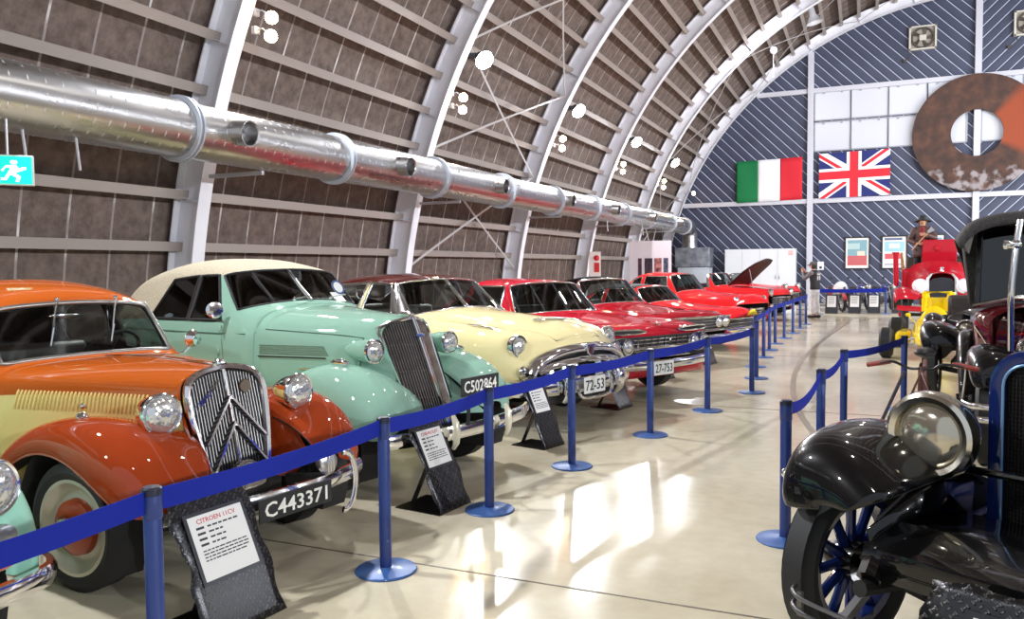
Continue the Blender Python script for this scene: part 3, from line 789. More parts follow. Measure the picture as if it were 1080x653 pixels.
def placard(loc, rotz, label, w=.34, h=.78, tilt=33, lines=True, paper=(.26, .30), title=None, torn=True, drop=0):
    """a torn-edged sheet of diamond plate leaning back on a folded foot"""
    t = thing('placard_stand', label, 'sign', loc, rotz, 'diamond-plate placards before the cars')
    a = R(tilt); s, c = math.sin(a), math.cos(a)
    def fr(u, v, ww=0): return V(-v*s+ww*c, u, v*c+ww*s)     # faces local +x
    nU, nV = 10, 18; rng = random.Random(int(abs(loc[0]*100)+loc[1]*77))
    rows = []; uvs = []
    for i in range(nV+1):
        row = []
        for j in range(nU+1):
            u = -w/2+w*j/nU; v = h*i/nV
            if torn:
                e = .014*math.sin(v*19+1)+.008*math.sin(v*43)
                if j == 0: u += e
                if j == nU: u += .012*math.sin(v*23+2)
                if i == nV: v += .02*math.sin(u*34+1)+.012*math.sin(u*71)
            row.append(fr(u, v, .012*math.sin(v*5)))
        rows.append(row)
    m = MB(); m.grid(rows); o = m.build('plate', dpm, t, solid=.004)
    me = o.data; uv = me.uv_layers.new(name='UVMap')
    inv = {}
    for lp in me.loops:
        co = me.vertices[lp.vertex_index].co; uv.data[lp.index].uv = (co.y*9., (co.z/c)*9.)
    m = MB(); m.box((-.19, 0, .003), (.38, w, .006)); f_ = m.build('foot', dpm, t, smooth=0)
    m = MB(); m.bar((-.36, 0, .01), fr(0, h*.62, -.008), .05, .008); m.build('back_strut', holder, t, smooth=0)
    pw, ph = paper; v0 = h-ph-.09-drop
    m = MB(); m.prism([(-pw/2-.018, v0-.018), (pw/2+.018, v0-.018), (pw/2+.018, v0+ph+.018), (-pw/2-.018, v0+ph+.018)], lambda u, v, ww: fr(u, v, .016+ww), .006); hd = m.build('paper_holder', holder, t, smooth=0)
    m = MB(); m.prism([(-pw/2, v0), (pw/2, v0), (pw/2, v0+ph), (-pw/2, v0+ph)], lambda u, v, ww: fr(u, v, .0225+ww), .001); pp = m.build('paper_sheet', PAPER, t, smooth=0)
    if lines:
        m = MB(); y = v0+ph-.035
        F_ = lambda u, v, ww: fr(u, v, .0238+ww)
        if title:
            text_into(m, title, lambda u, v, ww: F_(u, v+y-.004, ww), .022, 1, .0006, .01, width=pw*.72)
        y -= .03
        for r_ in range(4):
            m.box((0, 0, 0), (0, 0, 0)) if False else None
            m.prism([(-pw*.40, y), (-pw*.26, y), (-pw*.26, y+.011), (-pw*.40, y+.011)], F_, .0005)
            u_ = -pw*.20
            while u_ < pw*(.30 if r_ == 0 else .05):
                l_ = rng.uniform(.015, .03); m.prism([(u_, y+.001), (u_+l_, y+.001), (u_+l_, y+.009), (u_, y+.009)], F_, .0005); u_ += l_+.007
            y -= .026
        for r_ in range(4):
            u_ = -pw*.40
            while u_ < pw*.36:
                l_ = rng.uniform(.012, .035); m.prism([(u_, y), (u_+l_, y), (u_+l_, y+.006), (u_, y+.006)], F_, .0005); u_ += l_+.005
            y -= .015
        m.build('print', [INK, REDINK], pp, smooth=0)
    return t
# ================================================================ car parts
RIM = mat('rim_paint_cream', srgb(206, 200, 180), .35, 0, .6)
def pt(p):
    return V(*p)
def shell(parent, stations, tagf, specs, sub=2):
    """Loft a symmetric body. stations: rows of (x, y>=0, z), last on the centre line. The grid is split by tagf(i, j) into the named meshes of specs."""
    J = len(stations[0]); parts = {}
    full = []
    for row in stations:
        rt = [V(x, -y, z) for x, y, z in row]; lt = [V(x, y, z) for x, y, z in row[:-1]][::-1]
        full.append(rt+lt)
    W_ = len(full[0])
    for i in range(len(full)-1):
        for jj in range(W_-1):
            j = jj if jj < J-1 else W_-2-jj
            k = tagf(i, j, -1 if jj < J-1 else 1)
            if k is None: continue
            mi = 0
            if ':' in k: k, q = k.split(':'); mi = int(q)
            parts.setdefault(k, MB()).add([full[i][jj], full[i][jj+1], full[i+1][jj+1], full[i+1][jj]], [(0, 1, 2, 3)], mi)
    out = {}
    for k, mb in parts.items():
        sp = specs[k]; nm = len(sp['mats'])
        mats = list(sp['mats'])
        if sp.get('solid', 0): mats = mats+[sp.get('inner', TRIM)]*nm
        pr = out[sp['under']] if 'under' in sp and sp['under'] in out else parent
        o = mb.build(sp.get('name', k), mats, pr, sub=sp.get('sub', sub), solid=sp.get('solid', 0), bsm=sp.get('bsm'), matoff=nm if sp.get('solid', 0) else 0, label=sp.get('label'))
        out[k] = o
    # tighter corners: crease the corner vertices of creased panes on every part that shares them
    cr = {}
    for k, o in out.items():
        c = specs[k].get('corner')
        if not c: continue
        cnt = {}
        for f in o.data.polygons:
            for v in f.vertices: cnt[v] = cnt.get(v, 0)+1
        for v, n in cnt.items():
            if n == 1: cr[tuple(round(q, 4) for q in o.data.vertices[v].co)] = c
    if cr:
        for k, o in out.items():
            a = o.data.attributes.new('crease_vert', 'FLOAT', 'POINT')
            for v in o.data.vertices:
                a.data[v.index].value = cr.get(tuple(round(q, 4) for q in v.co), 0)
    return out
def border(o):
    """ordered border of an object's evaluated mesh (longest loop)"""
    dg = bpy.context.evaluated_depsgraph_get(); dg.update()
    me = o.evaluated_get(dg).to_mesh()
    cnt = {}
    for f in me.polygons:
        for e in f.edge_keys: cnt[e] = cnt.get(e, 0)+1
    nb = {}
    for (a, b), n in cnt.items():
        if n == 1: nb.setdefault(a, []).append(b); nb.setdefault(b, []).append(a)
    st = next(iter(nb)); lp = [st]; prev = None; cur = st
    while True:
        nx = [q for q in nb[cur] if q != prev]
        if not nx or nx[0] == st: break
        prev, cur = cur, nx[0]; lp.append(cur)
        if len(lp) > 4000: break
    pts = [me.vertices[i].co.copy() for i in lp]
    o.evaluated_get(dg).to_mesh_clear()
    return pts
_BVH = {}
def on_surface(o, p, d):
    """hit of a ray on an object's evaluated mesh (its own coordinates)"""
    t = _BVH.get(o.name)
    if t is None:
        dg = bpy.context.evaluated_depsgraph_get(); dg.update()
        t = _BVH[o.name] = BVHTree.FromObject(o, dg)
    h = t.ray_cast(V(*p), V(*d).normalized())
    return h[0], h[1]
def fender(parent, name, rows, side, m, sub=2, label=None, solid=.012, under=None):
    """rows: (x, yo, zo, yc, zc, yi, zi): outer lip, crown, inner edge"""
    g = []
    for (x, yo, zo, yc, zc, yi, zi) in rows:
        pr = [(yo-.012, zo), (yo, zo+.12*(zc-zo)), (yo-.02*(yo-yc), zo+.5*(zc-zo)), (yo-.30*(yo-yc), zo+.86*(zc-zo)), (yc, zc), (yc+.5*(yi-yc), zc-.22*(zc-zi)), (yi, zi)]
        g.append([V(x, side*y, z) for y, z in pr])
    mb = MB(); mb.grid(g)
    if side < 0: mb.f = [tuple(reversed(f)) for f in mb.f]
    return mb.build(name, [m, under or DARK], parent, sub=sub, solid=solid, matoff=1, label=label)
def wheel(parent, c, r, w, side, rim=RIM, cap=CHROME, rr=None, hub=None, steer=0, white=None, spokes=None, plain=False):
    """tyre with rim and hub cap, axle along y"""
    c = V(*c); rr = rr or r*.62
    ax = V(-math.sin(steer)*side, side*math.cos(steer), 0)
    h = w/2
    m = MB()
    prof = [(rr-.005, -h*.75), (rr+.02, -h*.92), (rr+(r-rr)*.5, -h*1.05), (r-.035, -h*.9), (r-.012, -h*.72)]
    for i in range(7):
        y = -h*.66+h*1.32*i/6; prof += [(r, y-.004), (r, y+.012), (r-.008, y+.014), (r-.008, y+.018)] if i < 6 else [(r, y)]
    prof += [(r-.012, h*.72), (r-.035, h*.9), (rr+(r-rr)*.5, h*1.05), (rr+.02, h*.92), (rr-.005, h*.75)]
    ms = [0]*(len(prof)-1)
    if white: ms[-2] = ms[-3] = 1
    m.lathe(c, ax, prof, 40, ms); t = m.build('tyre', [RUBBER]+([white] if white else []), parent, smooth=45)
    if plain:
        m = MB(); m.lathe(c, ax, [(rr, h*.7), (rr*.9, h*.3), (rr*.3, h*.5), (0, h*.52)], 24); m.build('rim', rim, t); return t
    if spokes:
        m = MB(); m.lathe(c, ax, [(rr-.035, h*.6), (rr, h*.75), (rr, -h*.75), (rr-.035, -h*.6), (rr-.035, h*.6)], 36)
        a = ax.cross(V(0, 0, 1)).normalized(); b = V(0, 0, 1)
        for i in range(spokes):
            t_ = 2*PI*i/spokes; d = a*math.cos(t_)+b*math.sin(t_)
            m.tube([c+d*.07, c+d*(rr*.55), c+d*(rr-.02)], [.026, .021, .024], 8)
        m.build('spoked_rim', rim, t); m = MB()
        m.lathe(c-ax*.06, ax, [(0, 0), (.09, 0), (.09, .1), (.05, .16), (.045, .2), (0, .2)], 20); m.build('hub', cap, t)
        return t
    m = MB()
    m.lathe(c, ax, [(rr+.012, h*.80), (rr+.02, h*.90), (rr, h*.92), (rr*.93, h*.7), (rr*.86, h*.4), (rr*.72, h*.3), (rr*.62, h*.42), (rr*.5, h*.46), (0, h*.46)], 40)
    m.build('rim', rim, t, smooth=50)
    m = MB()
    hr = hub[1] if hub else rr*.5
    m.lathe(c+ax*(h*.44), ax, [(hr, 0), (hr*.96, .03), (hr*.75, .055), (hr*.4, .07), (0, .072)], 32); hc = m.build('hubcap', hub[0] if hub else cap, t)
    if hub:
        m = MB(); m.lathe(c+ax*(h*.44+.06), ax, [(hr*.42, 0), (hr*.42, .03), (hr*.3, .045), (0, .047)], 24); m.build('hub_centre', cap, hc)
    return t
def headlight(parent, c, r, L, shellm=CHROME, d=(1, 0, 0), name='headlight', post=None, ringm=CHROME, lens=LENSPAT, lr=.90):
    """round lamp: bucket, rim, fluted lens"""
    c = V(*c); d = V(*d).normalized()
    m = MB()
    m.lathe(c-d*L, d, [(0, 0), (r*.28, .012), (r*.56, L*.2), (r*.80, L*.48), (r*.95, L*.8), (r*1.0, L*.96)], 32)
    if post: m.tube([c-d*L*.45-V(0, 0, r*.7), V(*post)], .022, 8)
    h = m.build(name, shellm, parent, smooth=60)
    m = MB(); m.lathe(c, d, [(r*.98, -.012), (r*1.05, -.01), (r*1.07, .004), (r*1.0, .016), (r*.90, .012), (r*.88, .004)], 36); m.build('rim_ring', ringm, h, smooth=60)
    m = MB(); m.lathe(c, d, [(r*lr, .004), (r*lr*.91, .022), (r*lr*.66, .038), (r*lr*.33, .046), (0, .048)], 32); m.build('lens', lens, h, smooth=60)
    m = MB(); m.lathe(c, d, [(r*.93, .0035), (r*.55, -r*.35), (r*.15, -r*.5), (0, -r*.5)], 24) if lens is not LENSPAT else None
    return h
def flatlamp(parent, c, r, d=(1, 0, 0), name='headlight', lens=LENSPAT):
    c = V(*c); d = V(*d).normalized()
    m = MB(); m.lathe(c, d, [(r*1.05, -.05), (r*1.12, 0), (r*1.08, .02), (r*.92, .022), (r*.9, .0)], 32); h = m.build(name, CHROME, parent, smooth=60)
    m = MB(); m.lathe(c, d, [(r*.92, .0), (r*.8, .025), (r*.45, .042), (0, .047)], 28); m.build('lens', lens, h, smooth=60)
    return h
def plate(parent, c, w, h, txt, bg, fg, label, tilt=0):
    t = MB(); c = V(*c); t.box(c, (.008, w, h)); o = t.build('number_plate', bg, parent, smooth=0, bevel=.003, label=label)
    m = MB(); text_into(m, txt, lambda u, v, ww: c+V(.0045+ww, u, v-h*.31), h*.62, 0, .002, .012, width=w*.86); m.build('plate_characters', fg, o, smooth=0)
    return o
def steering(parent, c, r, tilt=25, m_=MATBLACK):
    ax = V(-math.cos(R(tilt)), 0, math.sin(R(tilt))); c = V(*c)
    a = V(0, 1, 0); b = ax.cross(a)
    mb = MB(); mb.tube([c+(a*math.cos(2*PI*i/28)+b*math.sin(2*PI*i/28))*r for i in range(28)], .013, 8, True)
    for t in (R(20), R(160), R(270)): mb.tube([c, c+(a*math.cos(t)+b*math.sin(t))*r], .01, 6)
    mb.tube([c, c-ax*.5], .02, 8)
    return mb.build('steering_wheel', m_, parent)
def seats(parent, xs, z, w=1.2, m_=SEAT):
    for x in xs:
        mb = MB(); mb.box((x, 0, z-.08), (.5, w, .2)); mb.box((x-.28, 0, z+.22), (.16, w, .55), M=Matrix.Rotation(R(-10), 3, 'Y')); mb.build('bench_seat', m_, parent, smooth=60, bevel=.05)
def pan(parent, x0, x1, w, z, m_=DARK):
    mb = MB(); mb.box(((x0+x1)/2, 0, z), (x1-x0, w, .04)); mb.build('underbody', m_, parent, smooth=0)
def frame_tube(parent, name, pts, r, m_, closed=True, flat=None):
    mb = MB(); mb.tube(pts, r, 8, closed, flat=flat); return mb.build(name, m_, parent, smooth=60)
def loop(stations, idx):
    """border control points from (i, j, side) indices"""
    return [V(stations[i][j][0], s*stations[i][j][1], stations[i][j][2]) for i, j, s in idx]
def bumper_bar(parent, pts, w, h, m_=CHROME, name='bumper', n=6):
    """bar of rounded-rectangle section swept along pts (mostly along y)"""
    c = catmull(pts, n); mb = MB(); rows = []
    for i, p in enumerate(c):
        a = c[max(i-1, 0)]; b = c[min(i+1, len(c)-1)]; d = (b-a).normalized(); nrm = d.cross(V(0, 0, 1)).normalized()
        sec = [(-.5, -.5), (.2, -.5), (.5, -.25), (.6, 0), (.5, .25), (.2, .5), (-.5, .5)]
        rows.append([p+nrm*(u*w)+V(0, 0, v*h) for u, v in sec])
    mb.grid(rows, cv=True)
    k = len(rows[0]); mb.add(rows[0], [tuple(range(k))]); mb.add(rows[-1], [tuple(reversed(range(k)))])
    return mb.build(name, m_, parent, smooth=50)

def well(parent, x, r, y0, y1, side, z=.34):
    mb = MB(); rows = []
    for i in range(15):
        a = R(-25+230*i/14); rows.append([V(x+r*math.cos(a), side*y0, z+r*math.sin(a)), V(x+r*math.cos(a), side*y1, z+r*math.sin(a))])
    mb.grid(rows); mb.add([q[0] for q in rows], [tuple(range(15))]); return mb.build('wheel_well', DARK, parent)
# ================================================================ orange and cream saloon with the chevron grille
ORANGE = paint('paint_orange', srgb(178, 84, 26), .32); ORED = paint('paint_rust_orange', srgb(150, 56, 22), .3); CREAM = paint('paint_cream_yellow', srgb(222, 200, 128), .35)
def car_b():
    t = thing('saloon_car', 'orange and cream 1930s saloon with double chevron grille, nearest whole car at left', 'car', (-3.62, 3.56, 0), R(-10))
    S = [
     [(.27, .18, .45), (.27, .235, .70), (.27, .262, .985), (.27, .252, 1.035), (.27, .215, 1.07), (.265, .145, 1.095), (.26, .08, 1.105), (.26, 0, 1.108)],
     [(.20, .19, .45), (.20, .25, .70), (.20, .28, .99), (.20, .268, 1.04), (.20, .225, 1.075), (.20, .15, 1.10), (.2, .08, 1.112), (.2, 0, 1.116)],
     [(-.3, .36, .45), (-.3, .42, .7), (-.3, .43, 1.0), (-.3, .415, 1.05), (-.3, .345, 1.09), (-.3, .23, 1.115), (-.3, .11, 1.128), (-.3, 0, 1.132)],
     [(-.75, .58, .36), (-.75, .60, .66), (-.75, .575, .995), (-.75, .555, 1.045), (-.75, .46, 1.085), (-.75, .31, 1.11), (-.75, .15, 1.122), (-.75, 0, 1.126)],
     [(-.93, .66, .30), (-.93, .67, .62), (-.95, .635, .985), (-.97, .615, 1.04), (-.99, .54, 1.078), (-.99, .38, 1.095), (-.99, .19, 1.10), (-.99, 0, 1.102)],
     [(-.98, .69, .29), (-.98, .70, .61), (-1.0, .66, .985), (-1.04, .635, 1.05), (-1.06, .565, 1.095), (-1.06, .42, 1.11), (-1.06, .2, 1.115), (-1.06, 0, 1.117)],
     [(-1.16, .73, .28), (-1.16, .74, .6), (-1.17, .715, .985), (-1.20, .68, 1.055), (-1.30, .535, 1.405), (-1.30, .42, 1.432), (-1.30, .2, 1.445), (-1.30, 0, 1.45)],
     [(-1.23, .74, .28), (-1.23, .755, .6), (-1.24, .735, .985), (-1.27, .70, 1.055), (-1.38, .575, 1.43), (-1.375, .47, 1.50), (-1.37, .25, 1.535), (-1.37, 0, 1.545)],
     [(-1.9, .78, .28), (-1.9, .795, .6), (-1.9, .775, .985), (-1.9, .745, 1.06), (-1.9, .625, 1.43), (-1.9, .53, 1.545), (-1.9, .28, 1.60), (-1.9, 0, 1.612)],
     [(-2.02, .78, .28), (-2.02, .795, .6), (-2.02, .775, .985), (-2.02, .745, 1.06), (-2.02, .625, 1.43), (-2.02, .53, 1.545), (-2.02, .28, 1.60), (-2.02, 0, 1.612)],
     [(-2.75, .76, .28), (-2.75, .78, .6), (-2.75, .755, .985), (-2.75, .725, 1.06), (-2.75, .60, 1.40), (-2.75, .51, 1.50), (-2.75, .27, 1.56), (-2.75, 0, 1.575)],
     [(-2.95, .75, .28), (-2.95, .76, .6), (-2.95, .735, .985), (-2.95, .70, 1.06), (-2.95, .58, 1.37), (-2.95, .49, 1.46), (-2.95, .26, 1.52), (-2.95, 0, 1.535)],
     [(-3.35, .66, .30), (-3.35, .68, .6), (-3.35, .65, .98), (-3.35, .62, 1.05), (-3.33, .52, 1.22), (-3.3, .43, 1.30), (-3.28, .22, 1.35), (-3.27, 0, 1.36)],
     [(-3.62, .50, .34), (-3.66, .52, .6), (-3.66, .48, .9), (-3.62, .45, .97), (-3.58, .36, 1.05), (-3.56, .28, 1.08), (-3.55, .15, 1.1), (-3.54, 0, 1.11)],
     [(-3.70, .1, .36), (-3.76, .1, .6), (-3.76, .1, .85), (-3.74, .1, .88), (-3.73, .08, .9), (-3.72, .06, .91), (-3.72, .03, .92), (-3.72, 0, .92)]]
    def tagf(i, j, s):
        if i < 4: return 'hood:1' if j < 2 else 'hood:0'
        if i == 5 and j >= 4: return 'windshield'
        if j == 3 and i in (7, 9): return 'side_glass%d%d' % (i, s)
        if j < 2: return 'body:1'
        return 'body:0'
    sp = dict(hood=dict(mats=[ORANGE, CREAM], solid=.012, inner=DARK), body=dict(mats=[ORANGE, CREAM], solid=.022, bsm='PRESERVE_CORNERS'), windshield=dict(mats=[GLASS], corner=.45))
    for i in (7, 9):
        for s in (-1, 1): sp['side_glass%d%d' % (i, s)] = dict(mats=[GLASS], name='side_window', corner=.5)
    P = shell(t, S, tagf, sp)
    frame_tube(t, 'windshield_frame', [p+V(.006, 0, 0) for p in border(P['windshield'])], .016, mat('frame_metal', (.30, .29, .27, 1), .3, .9))
    for i in (7, 9):
        for s in (-1, 1):
            frame_tube(t, 'window_trim', border(P['side_glass%d%d' % (i, s)]), .010, mat('frame_metal', (.30, .29, .27, 1), .3, .9))
    for q in (-.18, .22):
        m = MB(); b = V(-1.27, q+.06, 1.475); e = V(-1.13, q-.05, 1.22)
        m.tube([b, b+V(.03, 0, -.01), b.lerp(e, .3)+V(.02, 0, 0), e+V(.012, 0, 0)], .006, 6); m.ball(b+V(.02, 0, 0), .016, 10); m.bar(e+V(.02, .014, .08), e+V(.01, -.005, -.04), .012, .008)
        m.build('wiper', CHROME, t)
    m = MB(); m.ball((0, 0, 0), 1, 16, sc=(.012, .12, .024)); m.v = [tuple(V(*p)+V(-1.38, 0, 1.36)) for p in m.v]; m.tube([(-1.38, 0, 1.38), (-1.33, 0, 1.43)], .006, 6); m.build('rear_view_mirror', CHROME, t)
    steering(t, (-1.42, .33, 1.08), .2, 40); seats(t, (-1.95, -2.8), .62); pan(t, -3.4, .1, 1.1, .28)
    m = MB(); m.box((-1.13, 0, .98), (.12, 1.2, .18)); m.build('dashboard', TRIM, t, smooth=0, bevel=.03)
    # bonnet seams, centre strip, louvres
    m = MB(); m.tube([on_surface(P['hood'], (x, 0, 2), (0, 0, -1))[0]+V(0, 0, .003) for x in (.24, .1, -.1, -.3, -.5, -.7, -.9)], .008, 6, flat=(1, .5)); m.build('bonnet_hinge_strip', CHROME, t)
    for s in (1, -1):
        m = MB()
        for i in range(34):
            x = .06-.026*i
            a, na = on_surface(P['hood'], (x, -2, .97), (0, 1, 0)); b, nb = on_surface(P['hood'], (x-.02, -2, .86), (0, 1, 0))
            m.tube([V(p.x, -p.y*s, p.z) for p in (a+V(0, .004, 0), a+V(0, -.004, -.01), b+V(0, -.004, .01), b+V(0, .004, 0))], .0075, 5)
        m.build('bonnet_louvres', CREAM, t)
    for s in (-1, 1):
        a = [on_surface(P['hood'], (x, 2*s, .955), (0, -s, 0))[0] for x in (-.35,)]
        m = MB(); m.ball(a[0]+V(0, s*.01, -.06), .02, 10); m.build('bonnet_catch', CHROME, t)
    # front fenders
    rows = [(.67, .52, .53, .46, .565, .38, .55), (.655, .68, .47, .56, .62, .35, .60), (.595, .775, .47, .60, .735, .32, .69), (.46, .81, .54, .63, .845, .29, .77), (.25, .82, .66, .65, .905, .27, .81), (0, .825, .73, .66, .915, .34, .81), (-.28, .825, .70, .67, .865, .40, .78), (-.5, .825, .58, .68, .77, .46, .70), (-.68, .825, .42, .69, .62, .52, .58), (-.88, .825, .32, .70, .45, .58, .44), (-1.1, .825, .29, .72, .37, .62, .36), (-1.35, .825, .28, .74, .335, .66, .33), (-2.2, .825, .28, .76, .33, .70, .33)]
    rear = [(-2.0, .83, .30, .78, .40, .70, .38), (-2.25, .84, .36, .78, .62, .68, .56), (-2.5, .85, .55, .78, .80, .66, .74), (-2.8, .85, .66, .78, .86, .64, .82), (-3.1, .85, .60, .77, .82, .62, .78), (-3.4, .83, .45, .74, .68, .56, .64), (-3.65, .78, .38, .68, .5, .5, .48)]
    for s in (-1, 1):
        fender(t, 'front_fender', rows, s, ORED); fender(t, 'rear_fender', rear, s, ORED)
        m = MB(); p = V(.02, s*.66, .895); m.lathe(p, (.2, 0, 1), [(0, -.01), (.03, -.01), (.032, .012), (.018, .03), (0, .034)], 14); m.build('side_lamp', CHROME, t)
        m = MB(); m.add([V(.25, s*.20, .46), V(.27, s*.245, .9), V(.40, s*.33, .84), V(.5, s*.34, .72), V(.6, s*.36, .56), V(.45, s*.34, .42), V(-.45, s*.45, .5), V(-.3, s*.38, .85)], [(0, 1, 2, 3, 4, 5), (0, 6, 7, 1)]); m.build('inner_apron', ORED if s < 0 else ORED, t, smooth=0)
    for s in (-1, 1):
        wheel(t, (0.03, s*.67, .34), .34, .17, s, hub=(ORED, .15), rr=.235, cap=mat('pale_hub', (.62, .60, .56, 1), .3, .5), rim=mat('rim_silver_cream', srgb(190, 184, 166), .35, .3), steer=R(-8)*s)
        wheel(t, (-2.9, s*.67, .34), .34, .17, s, plain=True)
    m = MB(); m.tube([(.02, -.6, .34), (.02, .6, .34)], .03, 8); m.box((.1, 0, .36), (.5, .7, .16)); m.build('front_axle', DARK, t)
    # grille
    def gx(z): return .285+.16*(1.108-z)/.66
    def half(z): return 0
    out = [(-.165, .455), (-.196, .56), (-.228, .72), (-.253, .90), (-.253, .985), (-.23, 1.045), (-.175, 1.078), (-.09, 1.098), (0, 1.108)]
    full_ = out+[(-y, z) for y, z in reversed(out[:-1])]
    ring = [V(gx(z), y, z) for y, z in full_]
    g = MB(); g.tube(bspline(ring+[V(gx(.44), .09, .44), V(gx(.44), -.09, .44)], 5), .027, 8, True, flat=(1, .8)); gr = g.build('grille', CHROME, t)
    m = MB(); m.add([p-V(.03, 0, 0) for p in ring], [tuple(range(len(ring)))]); m.build('grille_backing', MATBLACK, gr, smooth=0)
    m = MB()
    def ztop(y):
        y = abs(y)
        for (a, za), (b, zb) in zip(out, out[1:]):
            if -b <= y <= -a and za > .9: return za+(zb-za)*((-y)-a)/(b-a) if abs(b-a) > 1e-6 else zb
        return 1.0
    def zbot(y):
        y = abs(y)
        if y < .165: return .44
        return .455+(y-.165)/.088*.45
    n = 26
    for i in range(n):
        y = -.238+.476*i/(n-1)
        if abs(y) < .008: continue
        a, b = zbot(y), ztop(y)-.01
        if b-a > .03: m.tube([(gx(a)-.012, y, a), (gx((a+b)/2)-.008, y, (a+b)/2), (gx(b)-.012, y, b)], .0034, 5)
    m.build('grille_bars', mat('grille_dark_steel', (.16, .155, .15, 1), .3, 1), gr)
    m = MB(); m.tube([(gx(z)+.01, 0, z) for z in (.45, .7, .9, 1.10)], .009, 6); m.build('centre_bar', CHROME, gr)
    m = MB()
    for za, zb in ((.945, .70), (.80, .545)):
        for s in (-1, 1):
            yb = .195 if za > .9 else .18
            m.bar((gx(za)+.018, 0, za), (gx(zb)+.012, s*yb, zb), .012, .042, up=(1, 0, .2))
    m.build('chevrons', CHROME, gr, smooth=0)
    m = MB(); text_into(m, 'Citroën', lambda u, v, w: V(gx(1.0)+.012+w, -.135+u*.75, .935+v+u*.75), .05, 0, .004, .006); m.build('badge_script', CHROME, gr, smooth=0)
    m = MB(); m.lathe((gx(.99)+.0, .13, .985), (1, 0, 0), [(0, .012), (.035, .012), (.04, .004), (.04, 0)], 20); m.build('round_badge', mat('badge_bronze', (.25, .2, .14, 1), .35, .8), gr)
    m = MB(); m.lathe((.27, 0, 1.125), (1, 0, .1), [(0, -.04), (.03, -.03), (.032, .01), (.02, .03), (0, .034)], 14); m.build('radiator_cap', CHROME, t)
    for s in (-1, 1): well(t, .03, .44, .60, .79, s)
    # lamps, bumper, plate
    for s in (-1, 1): headlight(t, (.40, s*.455, .915), .106, .20, post=(.24, s*.42, .76), d=(1, s*.06, -.02))
    bumper_bar(t, [(.70, -.66, .46), (.76, -.5, .455), (.80, -.25, .45), (.81, 0, .45), (.80, .25, .45), (.76, .5, .455), (.70, .66, .46)], .03, .085)
    for s in (-1, 1):
        m = MB(); pts = [V(.82+.045*math.cos(a), s*.42+.03*math.sin(a)*0, .44+.17*math.sin(a)) for a in [R(-90+15*i) for i in range(13)]]
        pts = [V(.84, s*(.40+.085*math.cos(a)), .44+.17*math.sin(a)) for a in [R(-105+17.5*i) for i in range(13)]]
        m.tube(pts, .02, 8, flat=(.5, 1)); m.build('overrider', CHROME, t)
        m = MB(); m.bar((.45, s*.32, .42), (.78, s*.36, .45), .05, .06); m.build('bumper_iron', DARK, t, smooth=0)
    plate(t, (.85, .03, .415), .50, .125, 'C443371', MATBLACK, mat('plate_white', srgb(226, 224, 214), .5), 'black plate with white characters')
    m = MB(); m.lathe((.83, .27, .57), (1, 0, 0), [(0, .03), (.045, .03), (.062, .018), (.066, 0), (.04, -.05), (0, -.05)], 22); h_ = m.build('horn_badge', STEEL, t); m = MB()
    for q in (-.02, 0, .02): m.box((.862, .27+q, .57), (.006, .008, .09))
    m.build('badge_bars', CHROME, h_, smooth=0)
    headlight(t, (.56, -.06, .55), .07, .10, post=(.5, -.06, .44), name='fog_lamp')
    # mirrors
    for s in (1,):
        m = MB(); c = V(-1.02, s*.72, 1.16); m.lathe(c, (-.9, -s*.2, .1), [(.0, -.05), (.04, -.045), (.062, -.01), (.066, .01), (.058, .012), (0, .012)], 20); m.tube([c-V(0, 0, .04), c+V(-.02, -s*.06, -.1), (-1.02, s*.60, 1.06)], .011, 6); m.build('wing_mirror', CHROME, t)
    m = MB()
    for s in (-1, 1): m.tube([(-1.35, s*.77, .93), (-1.45, s*.80, .93), (-1.52, s*.80, .93)], .013, 6)
    m.build('door_handle', CHROME, t)
    return t
CAR_B = car_b()
placard((-2.60, 2.86, 0), R(-6), 'nearest diamond-plate placard with a printed sheet, before the orange car', title='CITROEN 11CV', w=.45, h=.68, tilt=25, paper=(.31, .30), drop=.03)
